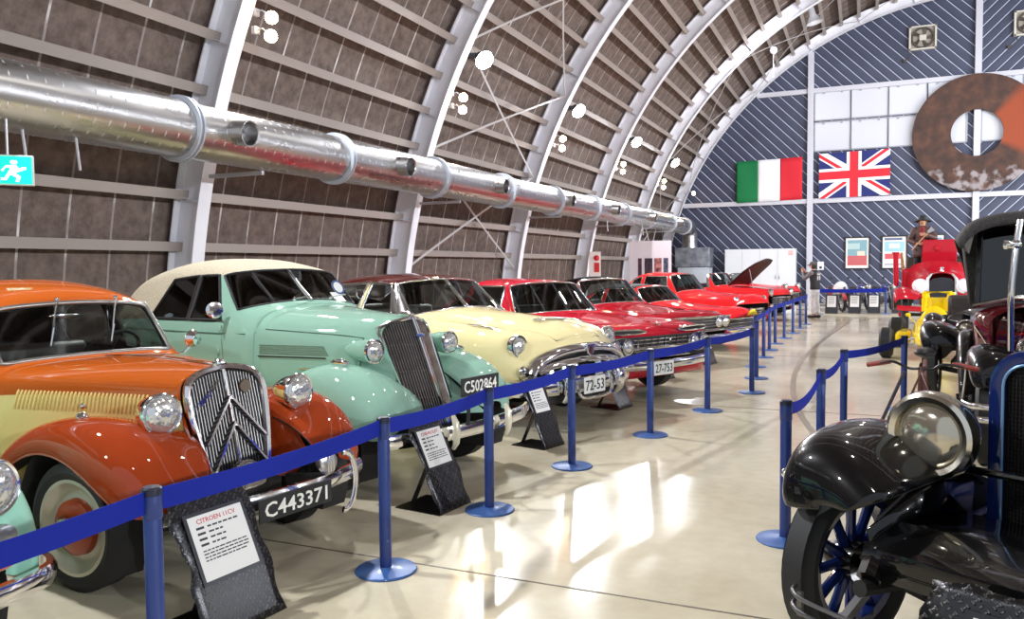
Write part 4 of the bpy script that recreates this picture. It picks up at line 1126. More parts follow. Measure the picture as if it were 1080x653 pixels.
# ================================================================ mint 1930s convertible with a beige top
MINT = paint('paint_mint', srgb(138, 177, 158), .34); MINTD = mat('mint_seam', srgb(70, 100, 88), .6)
TOP = mat('canvas_top', srgb(196, 186, 162), .9); noise_color(TOP, srgb(172, 161, 138), srgb(190, 179, 156), 60, 2, bump=.15)
def car_c():
    t = thing('convertible_car', 'mint green 1930s convertible with beige canvas top and tall chrome grille', 'car', (-3.45, 5.57, 0), R(-13))
    S = [
     [(.40, .235, .55), (.27, .255, .80), (.19, .275, .98), (.13, .28, 1.08), (.09, .27, 1.155), (.09, .225, 1.215), (.12, .125, 1.255), (.14, 0, 1.27)],
     [(.32, .265, .55), (.20, .29, .80), (.12, .305, .98), (.06, .305, 1.08), (.03, .29, 1.165), (.04, .235, 1.222), (.07, .13, 1.262), (.09, 0, 1.277)],
     [(.05, .36, .55), (.0, .40, .80), (-.02, .40, 1.0), (-.04, .385, 1.10), (-.06, .335, 1.19), (-.06, .25, 1.245), (-.06, .13, 1.278), (-.06, 0, 1.29)],
     [(-.4, .45, .50), (-.4, .49, .8), (-.4, .49, 1.03), (-.4, .475, 1.12), (-.4, .42, 1.21), (-.4, .31, 1.27), (-.4, .16, 1.305), (-.4, 0, 1.32)],
     [(-.98, .64, .40), (-.98, .665, .75), (-.98, .655, 1.07), (-.98, .635, 1.17), (-.99, .56, 1.26), (-1.0, .42, 1.32), (-1.0, .22, 1.35), (-1.0, 0, 1.36)],
     [(-1.02, .70, .36), (-1.02, .72, .72), (-1.03, .70, 1.09), (-1.06, .68, 1.20), (-1.16, .64, 1.305), (-1.13, .56, 1.33), (-1.06, .28, 1.37), (-1.02, 0, 1.38)],
     [(-1.06, .71, .36), (-1.06, .735, .72), (-1.08, .715, 1.10), (-1.12, .695, 1.215), (-1.21, .64, 1.325), (-1.18, .56, 1.348), (-1.12, .28, 1.383), (-1.08, 0, 1.395)],
     [(-1.18, .74, .35), (-1.18, .765, .72), (-1.19, .75, 1.12), (-1.25, .715, 1.24), (-1.46, .585, 1.61), (-1.44, .52, 1.633), (-1.39, .26, 1.655), (-1.37, 0, 1.66)],
     [(-1.24, .75, .35), (-1.24, .775, .72), (-1.25, .76, 1.12), (-1.32, .73, 1.24), (-1.51, .60, 1.615), (-1.48, .52, 1.668), (-1.46, .27, 1.69), (-1.45, 0, 1.70)],
     [(-1.72, .79, .34), (-1.72, .815, .72), (-1.72, .80, 1.12), (-1.72, .765, 1.24), (-1.74, .615, 1.61), (-1.74, .515, 1.70), (-1.74, .28, 1.745), (-1.74, 0, 1.76)],
     [(-1.76, .79, .34), (-1.76, .815, .72), (-1.76, .80, 1.12), (-1.76, .765, 1.24), (-1.78, .617, 1.61), (-1.78, .517, 1.70), (-1.78, .28, 1.75), (-1.78, 0, 1.765)],
     [(-2.32, .80, .34), (-2.32, .83, .72), (-2.32, .815, 1.11), (-2.33, .775, 1.235), (-2.14, .635, 1.575), (-2.16, .55, 1.69), (-2.16, .30, 1.755), (-2.16, 0, 1.775)],
     [(-2.44, .80, .34), (-2.44, .83, .72), (-2.44, .815, 1.10), (-2.45, .775, 1.23), (-2.30, .65, 1.58), (-2.32, .56, 1.68), (-2.32, .30, 1.75), (-2.32, 0, 1.77)],
     [(-2.85, .78, .34), (-2.85, .81, .72), (-2.85, .79, 1.08), (-2.88, .75, 1.21), (-2.84, .64, 1.48), (-2.82, .54, 1.60), (-2.80, .28, 1.67), (-2.8, 0, 1.69)],
     [(-3.2, .70, .36), (-3.22, .73, .72), (-3.22, .71, 1.06), (-3.22, .67, 1.18), (-3.16, .56, 1.38), (-3.12, .46, 1.48), (-3.09, .24, 1.53), (-3.08, 0, 1.55)],
     [(-3.75, .45, .42), (-3.8, .46, .7), (-3.7, .44, .95), (-3.5, .42, 1.08), (-3.34, .36, 1.2), (-3.3, .28, 1.27), (-3.28, .14, 1.3), (-3.27, 0, 1.31)],
     [(-3.9, .1, .45), (-3.95, .1, .65), (-3.85, .1, .88), (-3.6, .1, 1.05), (-3.4, .08, 1.16), (-3.37, .06, 1.2), (-3.35, .03, 1.22), (-3.35, 0, 1.225)]]
    def tagf(i, j, s):
        if i < 4: return 'hood'
        if i == 6 and j >= 4: return 'windshield%d' % s
        if j == 3 and i in (8, 10): return 'side_glass%d%d' % (i, s)
        if (j >= 4 and i >= 7) or (j == 3 and i >= 11): return 'soft_top'
        return 'body'
    sp = dict(hood=dict(mats=[MINT], solid=.012, inner=DARK, bsm='PRESERVE_CORNERS'), body=dict(mats=[MINT], solid=.03, bsm='PRESERVE_CORNERS', inner=TRIM), soft_top=dict(mats=[TOP], solid=.015, bsm='PRESERVE_CORNERS', inner=TRIM))
    for s in (-1, 1): sp['windshield%d' % s] = dict(mats=[DGLASS], name='windshield', corner=.8)
    for i in (8, 10):
        for s in (-1, 1): sp['side_glass%d%d' % (i, s)] = dict(mats=[DGLASS], name='side_window', corner=.9)
    P = shell(t, S, tagf, sp)
    for s in (-1, 1):
        m = MB(); m.tube(border(P['windshield%d' % s]), .011, 8, True); m.build('windshield_rubber', MATBLACK, t)
        for i in (8, 10): m = MB(); m.tube(border(P['side_glass%d%d' % (i, s)]), .014, 8, True); m.build('window_frame', MATBLACK, t)
        m = MB(); m.bar((-1.74, s*.772, 1.24), (-1.76, s*.625, 1.60), .02, .02); m.build('window_pillar', CHROME, t, smooth=0)
    m = MB(); m.tube([(-1.06, 0, 1.39), (-1.39, 0, 1.655)], .018, 8); m.build('windshield_divider', STEEL, t)
    seats(t, (-2.0,), .75); steering(t, (-1.45, .34, 1.27), .2, 35, mat('wheel_tan', (.18, .11, .06, 1), .4)); pan(t, -3.6, .2, 1.2, .33)
    m = MB(); m.box((-1.22, 0, 1.2), (.14, 1.25, .14)); m.build('dashboard', TRIM, t, smooth=0, bevel=.03)
    # tall prow grille
    def cl(z): return .165+.36*((1.27-z)/.82)**.95          # x of the centre line
    def wd(z):
        u = (1.27-z)/.82; return (.285-.055*u)*min(1, (max(u, 0)/.10)**.5)
    def px_(y, z):
        w = max(wd(z), .01); return cl(z)-.155*(abs(y)/.28)**1.25
    zs = [.46+.81*i/22 for i in range(23)]
    lf = [V(px_(wd(z), z)+.008, wd(z), z) for z in zs]; rt = [V(p.x, -p.y, p.z) for p in lf]
    g = MB(); g.tube(rt+lf[::-1], .016, 8, True); gr = g.build('grille', CHROME, t)
    m = MB(); rows = [[V(px_(y*wd(z), z)-.025, y*wd(z), z) for y in (-1, -.5, 0, .5, 1)] for z in zs]; m.grid(rows); m.build('grille_backing', MATBLACK, gr)
    m = MB()
    for i in range(31):
        y = -.275+.55*i/30; pts = [V(px_(y, z)+.004, y, z) for z in zs if wd(z) >= abs(y)-.001]
        if len(pts) > 1 and abs(y) > .01: m.tube(pts, .0042, 5)
    for q in (.25, .5, .75): z = .46+.8*q; m.tube([V(px_(y, z)-.003, y, z) for y in [wd(z)*(k_/6-1) for k_ in range(13)]], .003, 4)
    m.build('grille_bars', CHROME, gr)
    m = MB(); m.tube([V(px_(0, z)+.012, 0, z) for z in zs], .014, 8); m.build('centre_bar', CHROME, gr)
    m = MB(); m.ball((0, 0, 0), 1, 12, sc=(.016, .05, .014)); m.v = [tuple(V(*p)+V(cl(1.13)+.02, 0, 1.13)) for p in m.v]; m.build('grille_badge', mat('badge_blue', srgb(60, 80, 140), .3), gr)
    m = MB(); m.ball((0, 0, 0), 1, 14, sc=(.09, .02, .022)); m.v = [tuple(V(*p)+V(.10, 0, 1.295)) for p in m.v]; m.build('bonnet_ornament', CHROME, t)
    # bonnet seams and side vents
    for s in (-1, 1):
        m = MB()
        L1 = [on_surface(P['hood'], (x, 2*s, z), (0, -s, 0)) for x, z in ((-.02, 1.12), (-.15, 1.135), (-.3, 1.145), (-.5, 1.155), (-.7, 1.165), (-.9, 1.175))]
        m.tube([a+V(0, s*.001, 0) for a, n in L1 if a], .005, 5); 
        L2 = [on_surface(P['hood'], (-.02, 2*s, z), (0, -s, 0)) for z in (.85, .92, 1.0, 1.08, 1.12)]
        m.tube([a+V(0, s*.001, 0) for a, n in L2 if a], .005, 5)
        m.build('bonnet_seam', MINTD, t)
        lm_ = MB()
        for k_ in range(5):
            z = .985+.016*k_
            L3 = [on_surface(P['hood'], (x, 2*s, z), (0, -s, 0)) for x in (-.30-.01*k_, -.5, -.7, -.93)]
            lm_.tube([a+V(0, s*.002, 0) for a, n in L3 if a], .0045, 5)
        lm_.build('side_vent', mat('vent_grey', srgb(120, 150, 134), .4, .4), t)
        L4 = [on_surface(P['hood'], (x, 2*s, .958), (0, -s, 0)) for x in (-.32, -.5, -.7, -.94)]
        m = MB(); m.tube([a+V(0, s*.003, 0) for a, n in L4 if a], .006, 5); m.build('vent_trim', MATBLACK, t)
        a, n = on_surface(P['hood'], (-.5, 2*s, .87), (0, -s, 0)); m = MB(); m.bar(a+V(.07, s*.012, .004), a+V(-.07, s*.012, -.004), .016, .016); m.build('bonnet_handle', CHROME, t, bevel=.004)
        # door seam, belt line, handle, hinges
        m = MB()
        m.tube([on_surface(P['body'], (x, 2*s, z), (0, -s, 0))[0] for x, z in ((-1.30, 1.2), (-1.27, 1.05), (-1.24, .85), (-1.2, .65), (-1.17, .5))], .005, 5)
        m.build('door_seam', MINTD, t)
        m = MB(); m.tube([on_surface(P['body'], (x, 2*s, 1.135), (0, -s, 0))[0]+V(0, s*.002, 0) for x in (-1.05, -1.3, -1.6, -1.9, -2.2, -2.5, -2.8)], .006, 5); m.build('belt_moulding', MINTD, t)
        for z in (1.16, .98): 
            a, n = on_surface(P['body'], (-1.31, 2*s, z), (0, -s, 0)); m = MB(); m.ball(a, .022, 8, sc=(.8, .6, 1.6)); m.build('door_hinge', MINT, t)
        a, n = on_surface(P['body'], (-2.2, 2*s, 1.02), (0, -s, 0)); m = MB(); m.tube([a, a+V(0, s*.03, 0), a+V(.12, s*.032, 0)], .011, 6); m.build('door_handle', CHROME, t)
    m = MB(); m.lathe((-1.30, -.80, 1.33), (.85, -.3, 0), [(0, -.02), (.05, -.018), (.068, 0), (.07, .008), (.062, .01), (0, .01)], 22); m.tube([(-1.30, -.79, 1.33), (-1.34, -.735, 1.27)], .008, 6); m.build('wing_mirror', CHROME, t)
    m = MB(); m.lathe((-1.10, .62, 1.42), (1, 0, 0), [(0, -.03), (.03, -.025), (.045, 0), (.04, .008), (0, .01)], 18); m.build('spot_mirror', CHROME, t)
    for q in (-.2, .2):
        m = MB(); m.tube([(-1.05, q, 1.395), (-1.02, q, 1.41), (-1.08, q+.22, 1.425)], .006, 5); m.ball((-1.03, q, 1.405), .018, 8); m.build('wiper', CHROME, t)
    m = MB(); m.lathe((-1.165, .40, 1.485), (1, .1, .55), [(0, .008), (.075, .008), (.075, .01), (.055, .011), (0, .012)], 20, [0, 0, 1, 0]); m.build('round_sticker', [PAPER, mat('sticker_blue', srgb(60, 80, 130), .5)], t)
    m = MB(); m.box((-1.16, .40, 1.40), (.006, .11, .13), M=Matrix.Rotation(R(-50), 3, 'Y')); m.build('paper_sticker', PAPER, t, smooth=0)
    # fenders
    ff_ = [(.59, .60, .50, .50, .57, .36, .53), (.575, .74, .46, .58, .66, .30, .58), (.51, .82, .45, .62, .785, .27, .66), (.37, .855, .50, .63, .90, .27, .76), (.16, .865, .62, .645, .96, .30, .84), (-.08, .865, .68, .655, .97, .34, .87), (-.32, .865, .64, .665, .90, .40, .80), (-.55, .865, .50, .675, .79, .46, .70), (-.78, .86, .36, .69, .62, .54, .56), (-1.05, .855, .29, .71, .44, .62, .42), (-1.3, .85, .27, .73, .36, .68, .35), (-2.3, .85, .27, .75, .34, .72, .33)]
    rf_ = [(-2.1, .86, .28, .78, .40, .68, .38), (-2.35, .88, .36, .79, .66, .68, .60), (-2.65, .885, .55, .79, .84, .66, .78), (-2.95, .885, .62, .78, .88, .64, .82), (-3.3, .88, .50, .76, .82, .60, .76), (-3.6, .85, .40, .7, .64, .54, .6), (-3.8, .78, .38, .64, .48, .5, .46)]
    for s in (-1, 1):
        fender(t, 'front_fender', ff_, s, MINT); fender(t, 'rear_fender', rf_, s, MINT)
        m = MB(); m.ball((0, 0, 0), 1, 14, sc=(.10, .028, .03)); m.v = [tuple(V(*p)+V(.05, s*.655, .965)) for p in m.v]; m.build('fender_lamp', CHROME, t)
        well(t, 0, .46, .60, .83, s, .35)
        m = MB(); m.add([V(.40, s*.15, .5), V(.2, s*.24, .85), V(.0, s*.38, .9), V(.3, s*.32, .74), V(.5, s*.30, .62), V(.62, s*.36, .5)], [(0, 1, 2, 3, 4, 5)]); m.build('inner_apron', MINT, t, smooth=0)
        wheel(t, (0, s*.71, .36), .36, .165, s, rr=.215, plain=True, steer=0); wheel(t, (-2.85, s*.71, .36), .36, .165, s, plain=True)
        # head lamps on pods
        m = MB(); rows = []
        c = V(.17, s*.43, 1.035)
        m.lathe(c-V(.30, 0, 0), (1, 0, 0), [(0, 0), (.035, .02), (.06, .08), (.082, .18), (.09, .26), (.09, .31)], 28); m.tube([c-V(.12, s*.05, .0), c-V(.14, s*.16, .05)], .04, 8); pod = m.build('headlight', MINT, t)
        m = MB(); m.lathe(c, (1, 0, 0), [(.088, 0), (.096, .004), (.094, .022), (.083, .024)], 30); m.build('rim_ring', CHROME, pod)
        m = MB(); m.lathe(c, (1, 0, 0), [(.083, .016), (.07, .032), (.03, .045), (0, .047)], 26); m.build('lens', LENSPAT, pod)
    bumper_bar(t, [(.66, -.86, .47), (.74, -.7, .47), (.80, -.4, .465), (.82, 0, .46), (.80, .4, .465), (.74, .7, .47), (.66, .86, .47)], .03, .10)
    for y in (-.31, .31):
        m = MB(); m.tube([(.85, y, .36), (.875, y, .40), (.885, y, .47), (.875, y, .55), (.85, y, .60)], [.02, .03, .034, .03, .016], 10, flat=(1, .7)); m.build('overrider', mat('overrider_cream', srgb(214, 208, 184), .3, .2), t)
    plate(t, (.87, -.02, .79), .44, .135, 'C502864', MATBLACK, mat('plate_white', srgb(226, 224, 214), .5), 'black plate with white characters')
    m = MB(); m.bar((.83, -.12, .50), (.85, -.12, .78), .02, .02); m.bar((.83, .08, .50), (.85, .08, .78), .02, .02); m.build('plate_bracket', DARK, t, smooth=0)
    m = MB(); m.tube([(0, -.64, .36), (0, .64, .36)], .03, 8); m.build('front_axle', DARK, t)
    return t
CAR_C = car_c()
placard((-2.56, 4.84, 0), R(-8), 'diamond-plate placard between the second and third blue posts, before the mint convertible', title='CHEVROLET', w=.36, h=.67, tilt=25, paper=(.26, .26))
# ================================================================ cream 1950s saloon with a maroon roof and a big chrome mouth
CREAM2 = paint('paint_pale_cream', srgb(226, 212, 160), .33); MAROON = paint('paint_maroon', srgb(74, 28, 26), .3)
def text_plate_white(t, c, txt, label): return plate(t, c, .36, .17, txt, mat('plate_pale', srgb(206, 206, 200), .4), mat('plate_dark_ink', srgb(40, 44, 56), .5), label)
def car_d():
    t = thing('saloon_car', 'cream 1950s saloon with a maroon roof and an oval chrome grille', 'car', (-3.53, 8.32, 0), R(-19))
    S = [
     [(.70, .62, .38), (.74, .70, .50), (.76, .72, .60), (.78, .66, .70), (.83, .50, .775), (.86, .34, .82), (.88, .17, .845), (.885, 0, .85)],
     [(.66, .70, .38), (.70, .80, .52), (.70, .82, .64), (.71, .77, .76), (.77, .54, .87), (.81, .36, .905), (.835, .18, .93), (.84, 0, .94)],
     [(.58, .76, .34), (.60, .87, .50), (.59, .91, .70), (.56, .88, .91), (.62, .66, .965), (.69, .42, .97), (.73, .2, 1.01), (.74, 0, 1.02)],
     [(.45, .82, .30), (.45, .93, .50), (.45, .955, .72), (.43, .91, .95), (.42, .72, 1.035), (.42, .50, 1.01), (.44, .25, 1.075), (.45, 0, 1.09)],
     [(0, .84, .28), (0, .95, .5), (0, .97, .75), (0, .92, .985), (0, .76, 1.055), (0, .56, 1.045), (0, .28, 1.125), (0, 0, 1.145)],
     [(-.6, .84, .28), (-.6, .95, .5), (-.6, .97, .78), (-.6, .92, 1.01), (-.6, .78, 1.075), (-.6, .60, 1.085), (-.6, .30, 1.155), (-.6, 0, 1.175)],
     [(-.88, .84, .28), (-.88, .95, .5), (-.88, .97, .8), (-.9, .91, 1.04), (-1.0, .76, 1.12), (-.95, .62, 1.15), (-.88, .31, 1.185), (-.85, 0, 1.195)],
     [(-1.05, .84, .28), (-1.05, .95, .5), (-1.05, .97, .8), (-1.08, .90, 1.06), (-1.38, .64, 1.475), (-1.33, .54, 1.505), (-1.26, .28, 1.525), (-1.24, 0, 1.53)],
     [(-1.15, .84, .28), (-1.15, .95, .5), (-1.15, .97, .8), (-1.2, .89, 1.08), (-1.45, .66, 1.475), (-1.42, .56, 1.535), (-1.36, .3, 1.57), (-1.34, 0, 1.575)],
     [(-1.8, .84, .28), (-1.8, .95, .5), (-1.8, .97, .82), (-1.8, .885, 1.10), (-1.78, .70, 1.48), (-1.78, .60, 1.56), (-1.78, .32, 1.595), (-1.78, 0, 1.605)],
     [(-1.9, .84, .28), (-1.9, .95, .5), (-1.9, .97, .82), (-1.9, .885, 1.10), (-1.86, .70, 1.48), (-1.86, .60, 1.56), (-1.86, .32, 1.595), (-1.86, 0, 1.605)],
     [(-2.6, .84, .28), (-2.6, .95, .5), (-2.6, .96, .82), (-2.6, .87, 1.10), (-2.5, .69, 1.44), (-2.5, .58, 1.53), (-2.5, .31, 1.575), (-2.5, 0, 1.59)],
     [(-2.8, .83, .28), (-2.8, .94, .5), (-2.8, .95, .82), (-2.8, .86, 1.10), (-2.7, .68, 1.40), (-2.7, .57, 1.49), (-2.7, .31, 1.54), (-2.7, 0, 1.555)],
     [(-3.3, .80, .30), (-3.3, .92, .5), (-3.3, .93, .82), (-3.3, .84, 1.06), (-3.15, .62, 1.16), (-3.15, .5, 1.21), (-3.12, .28, 1.26), (-3.1, 0, 1.275)],
     [(-4.0, .74, .34), (-4.0, .84, .5), (-4.0, .84, .75), (-4.0, .76, .95), (-4., .6, 1.0), (-4., .45, 1.02), (-4, .25, 1.04), (-4, 0, 1.05)],
     [(-4.3, .5, .40), (-4.35, .5, .5), (-4.35, .5, .7), (-4.3, .45, .82), (-4.3, .4, .85), (-4.3, .3, .86), (-4.3, .2, .87), (-4.3, 0, .88)]]
    def tagf(i, j, s):
        if 1 <= i < 6 and j >= 5: return 'hood'
        if i == 6 and j >= 4: return 'windshield%d' % s
        if j == 3 and i in (8, 10): return 'side_glass%d%d' % (i, s)
        if i == 12 and j >= 5: return 'rear_window'
        if j >= 4 and i >= 7 and i <= 12: return 'roof'
        if j == 3 and i in (6, 7): return 'windshield_pillar%d' % s
        return 'body'
    sp = dict(hood=dict(mats=[CREAM2], solid=.012, inner=DARK, bsm='PRESERVE_CORNERS'), body=dict(mats=[CREAM2], solid=.02, inner=TRIM, bsm='PRESERVE_CORNERS'), roof=dict(mats=[MAROON], solid=.02, inner=TRIM, bsm='PRESERVE_CORNERS'), rear_window=dict(mats=[GLASS]))
    for s in (-1, 1): sp['windshield_pillar%d' % s] = dict(mats=[mat('pillar_metal', (.5, .5, .5, 1), .22, 1)], name='windshield_pillar', solid=.02, inner=TRIM, bsm='PRESERVE_CORNERS')
    for s in (-1, 1): sp['windshield%d' % s] = dict(mats=[GLASS], name='windshield', corner=.5)
    for i in (8, 10):
        for s in (-1, 1): sp['side_glass%d%d' % (i, s)] = dict(mats=[GLASS], name='side_window', corner=.6)
    P = shell(t, S, tagf, sp)
    for s in (-1, 1):
        frame_tube(t, 'windshield_trim', border(P['windshield%d' % s]), .014, CHROME)
        for i in (8, 10): frame_tube(t, 'window_trim', border(P['side_glass%d%d' % (i, s)]), .016, CHROME)
        frame_tube(t, 'drip_rail', [V(x, s*y, z) for x, y, z in ((-1.1, .86, 1.1), (-1.38, .665, 1.475), (-1.8, .712, 1.50), (-2.5, .70, 1.46), (-2.75, .70, 1.36))], .012, CHROME, closed=False)
    frame_tube(t, 'windshield_divider', [V(-.88, 0, 1.195), V(-1.06, 0, 1.36), V(-1.26, 0, 1.53)], .016, mat('divider_cream', srgb(226, 216, 190), .35), False)
    seats(t, (-1.95, -2.75), .68, 1.3); steering(t, (-1.38, .36, 1.13), .21, 40); pan(t, -4, .6, 1.4, .27)
    m = MB(); m.box((-1.05, 0, 1.04), (.16, 1.4, .16)); m.build('dashboard', TRIM, t, smooth=0, bevel=.03)
    m = MB(); m.tube([(-.72, .62, 1.09), (-.86, .64, 1.45), (-1.02, .66, 1.83)], .004, 5); m.build('aerial', CHROME, t)
    m = MB(); m.ball((0, 0, 0), 1, 10, sc=(.02, .10, .03)); m.v = [tuple(V(*p)+V(-1.16, 0, 1.42)) for p in m.v]; m.build('rear_view_mirror', MATBLACK, t)
    # fender-top ornament strips and bonnet comb
    for s in (-1, 1):
        pts = [on_surface(P['body'], (x, s*.74, 2), (0, 0, -1))[0]+V(0, 0, .012) for x in (.30, .15, .0, -.1)]
        m = MB(); m.tube(pts, [.012, .024, .016, .005], 8, flat=(1, .7)); m.build('fender_ornament', CHROME, t)
        flatlamp(t, (.645, s*.765, .865), .105, d=(1, s*.05, .05))
        m = MB(); m.lathe((.73, s*.78, .62), (1, s*.1, 0), [(.05, -.04), (.06, 0), (.045, .03), (0, .045)], 18); m.build('parking_lamp', CHROME, t)
    m = MB()
    for i in range(11):
        y = -.20+.04*i; x = .42-.0*abs(y); a, n = on_surface(P['hood'], (x, y, 2), (0, 0, -1))
        m.bar(a+V(.045, 0, .012), a+V(-.05, 0, .026), .016, .022)
    a = [on_surface(P['hood'], (.37, -.22+.055*i, 2), (0, 0, -1))[0]+V(0, 0, .016) for i in range(9)]; m.tube(a, .014, 6)
    m.build('bonnet_ornament', CHROME, t, smooth=0)
    # big mouth: dark cavity, arch, bars, emblem
    def arch(y, zt, zb): u = abs(y)/.78; return zb+(zt-zb)*math.sqrt(max(0, 1-u**2.4))
    def fx(y, z): return .80+.10*(1-(abs(y)/.85)**2)+.02*(.7-z)
    n = 28
    ys = [-.78+1.56*i/n for i in range(n+1)]
    g = MB(); rows = []
    for y in ys:
        z = arch(y, .815, .56); rows.append([V(fx(y, z)-.04, y, z+.05), V(fx(y, z)+.035, y, z+.045), V(fx(y, z)+.06, y, z+.0), V(fx(y, z)+.045, y, z-.035), V(fx(y, z)-.02, y, z-.045)])
    g.grid(rows); gr = g.build('grille', CHROME, t, smooth=60)
    m = MB(); rows = []
    for y in ys: rows.append([V(fx(y, z_)-.05, y, z_) for z_ in (arch(y, .82, .56), .52, .36)])
    m.grid(rows); m.build('grille_cavity', MATBLACK, gr)
    m = MB(); rows = []
    for y in [v*.92 for v in ys]:
        z = arch(y, .70, .53); rows.append([V(fx(y, z)-.02, y, z+.035), V(fx(y, z)+.05, y, z+.02), V(fx(y, z)+.07, y, z-.01), V(fx(y, z)+.05, y, z-.04), V(fx(y, z)-.02, y, z-.045)])
    m.grid(rows); m.build('grille_bar', CHROME, gr, smooth=60)
    m = MB()
    for y in (-.55, -.38, -.2, .2, .38, .55): m.tube([(fx(y, .6)+.01, y, arch(y, .68, .52)), (fx(y, .5)+.03, y, .50)], [.04, .055], 8)
    m.build('grille_teeth', CHROME, gr)
    m = MB(); m.tube([V(fx(y, z_)-.015, y, z_) for z_, yy in ((.60, .7),) for y in [yy*(k_/10-1) for k_ in range(21)]], .008, 5); m.tube([V(fx(y, .655)-.015, y, .655) for y in [.6*(k_/10-1) for k_ in range(21)]], .008, 5); m.build('grille_wires', STEEL, gr)
    m = MB(); c = V(fx(0, .8)+.055, 0, .80); m.prism([(-.065, .055), (.065, .055), (.055, -.03), (0, -.075), (-.055, -.03)], lambda u, v, w: c+V(w, u, v), .025); em = m.build('emblem', CHROME, t, smooth=30, bevel=.006)
    m = MB(); m.prism([(-.016, .04), (.016, .04), (.016, -.045), (-.016, -.045)], lambda u, v, w: c+V(.026+w, u, v), .006); m.build('emblem_shield', mat('emblem_red', srgb(80, 30, 34), .3), em, smooth=0)
    bumper_bar(t, [(.55, -.98, .46), (.80, -.90, .455), (.93, -.6, .45), (.99, 0, .45), (.93, .6, .45), (.80, .90, .455), (.55, .98, .46)], .05, .15)
    for s in (-1, 1):
        m = MB(); m.tube([(.97, s*.44, .30), (1.02, s*.44, .36), (1.045, s*.44, .46), (1.03, s*.44, .56), (.98, s*.44, .62)], [.03, .05, .06, .052, .025], 12, flat=(1, .8)); m.build('overrider', CHROME, t)
        m = MB(); m.ball((0, 0, 0), 1, 14, sc=(.10, .13, .06)); m.v = [tuple(V(*p)+V(.86, s*.78, .53)) for p in m.v]; m.build('bumper_wing', CHROME, t)
        wheel(t, (0, s*.75, .36), .36, .19, s, plain=True); wheel(t, (-3.1, s*.75, .36), .36, .19, s, plain=True)
    text_plate_white(t, (1.06, -.05, .445), '72-53', 'pale plate with dark characters')
    m = MB(); m.tube(catmull([(1.0, -.36, .56), (1.07, -.35, .44), (1.08, -.28, .335), (1.09, -.05, .32), (1.08, .18, .335), (1.07, .25, .44), (1.0, .26, .56)], 4), .016, 8); m.build('plate_guard', CHROME, t)
    m = MB(); m.box((.45, 0, .32), (.9, 1.3, .10)); m.build('front_valance', DARK, t, smooth=0, bevel=.03)
    return t
CAR_D = car_d()
placard((-2.60, 6.88, 0), R(-14), 'diamond-plate placard between the third and fourth posts, before the cream and maroon car', w=.32, h=.68, tilt=24, paper=(.22, .25))
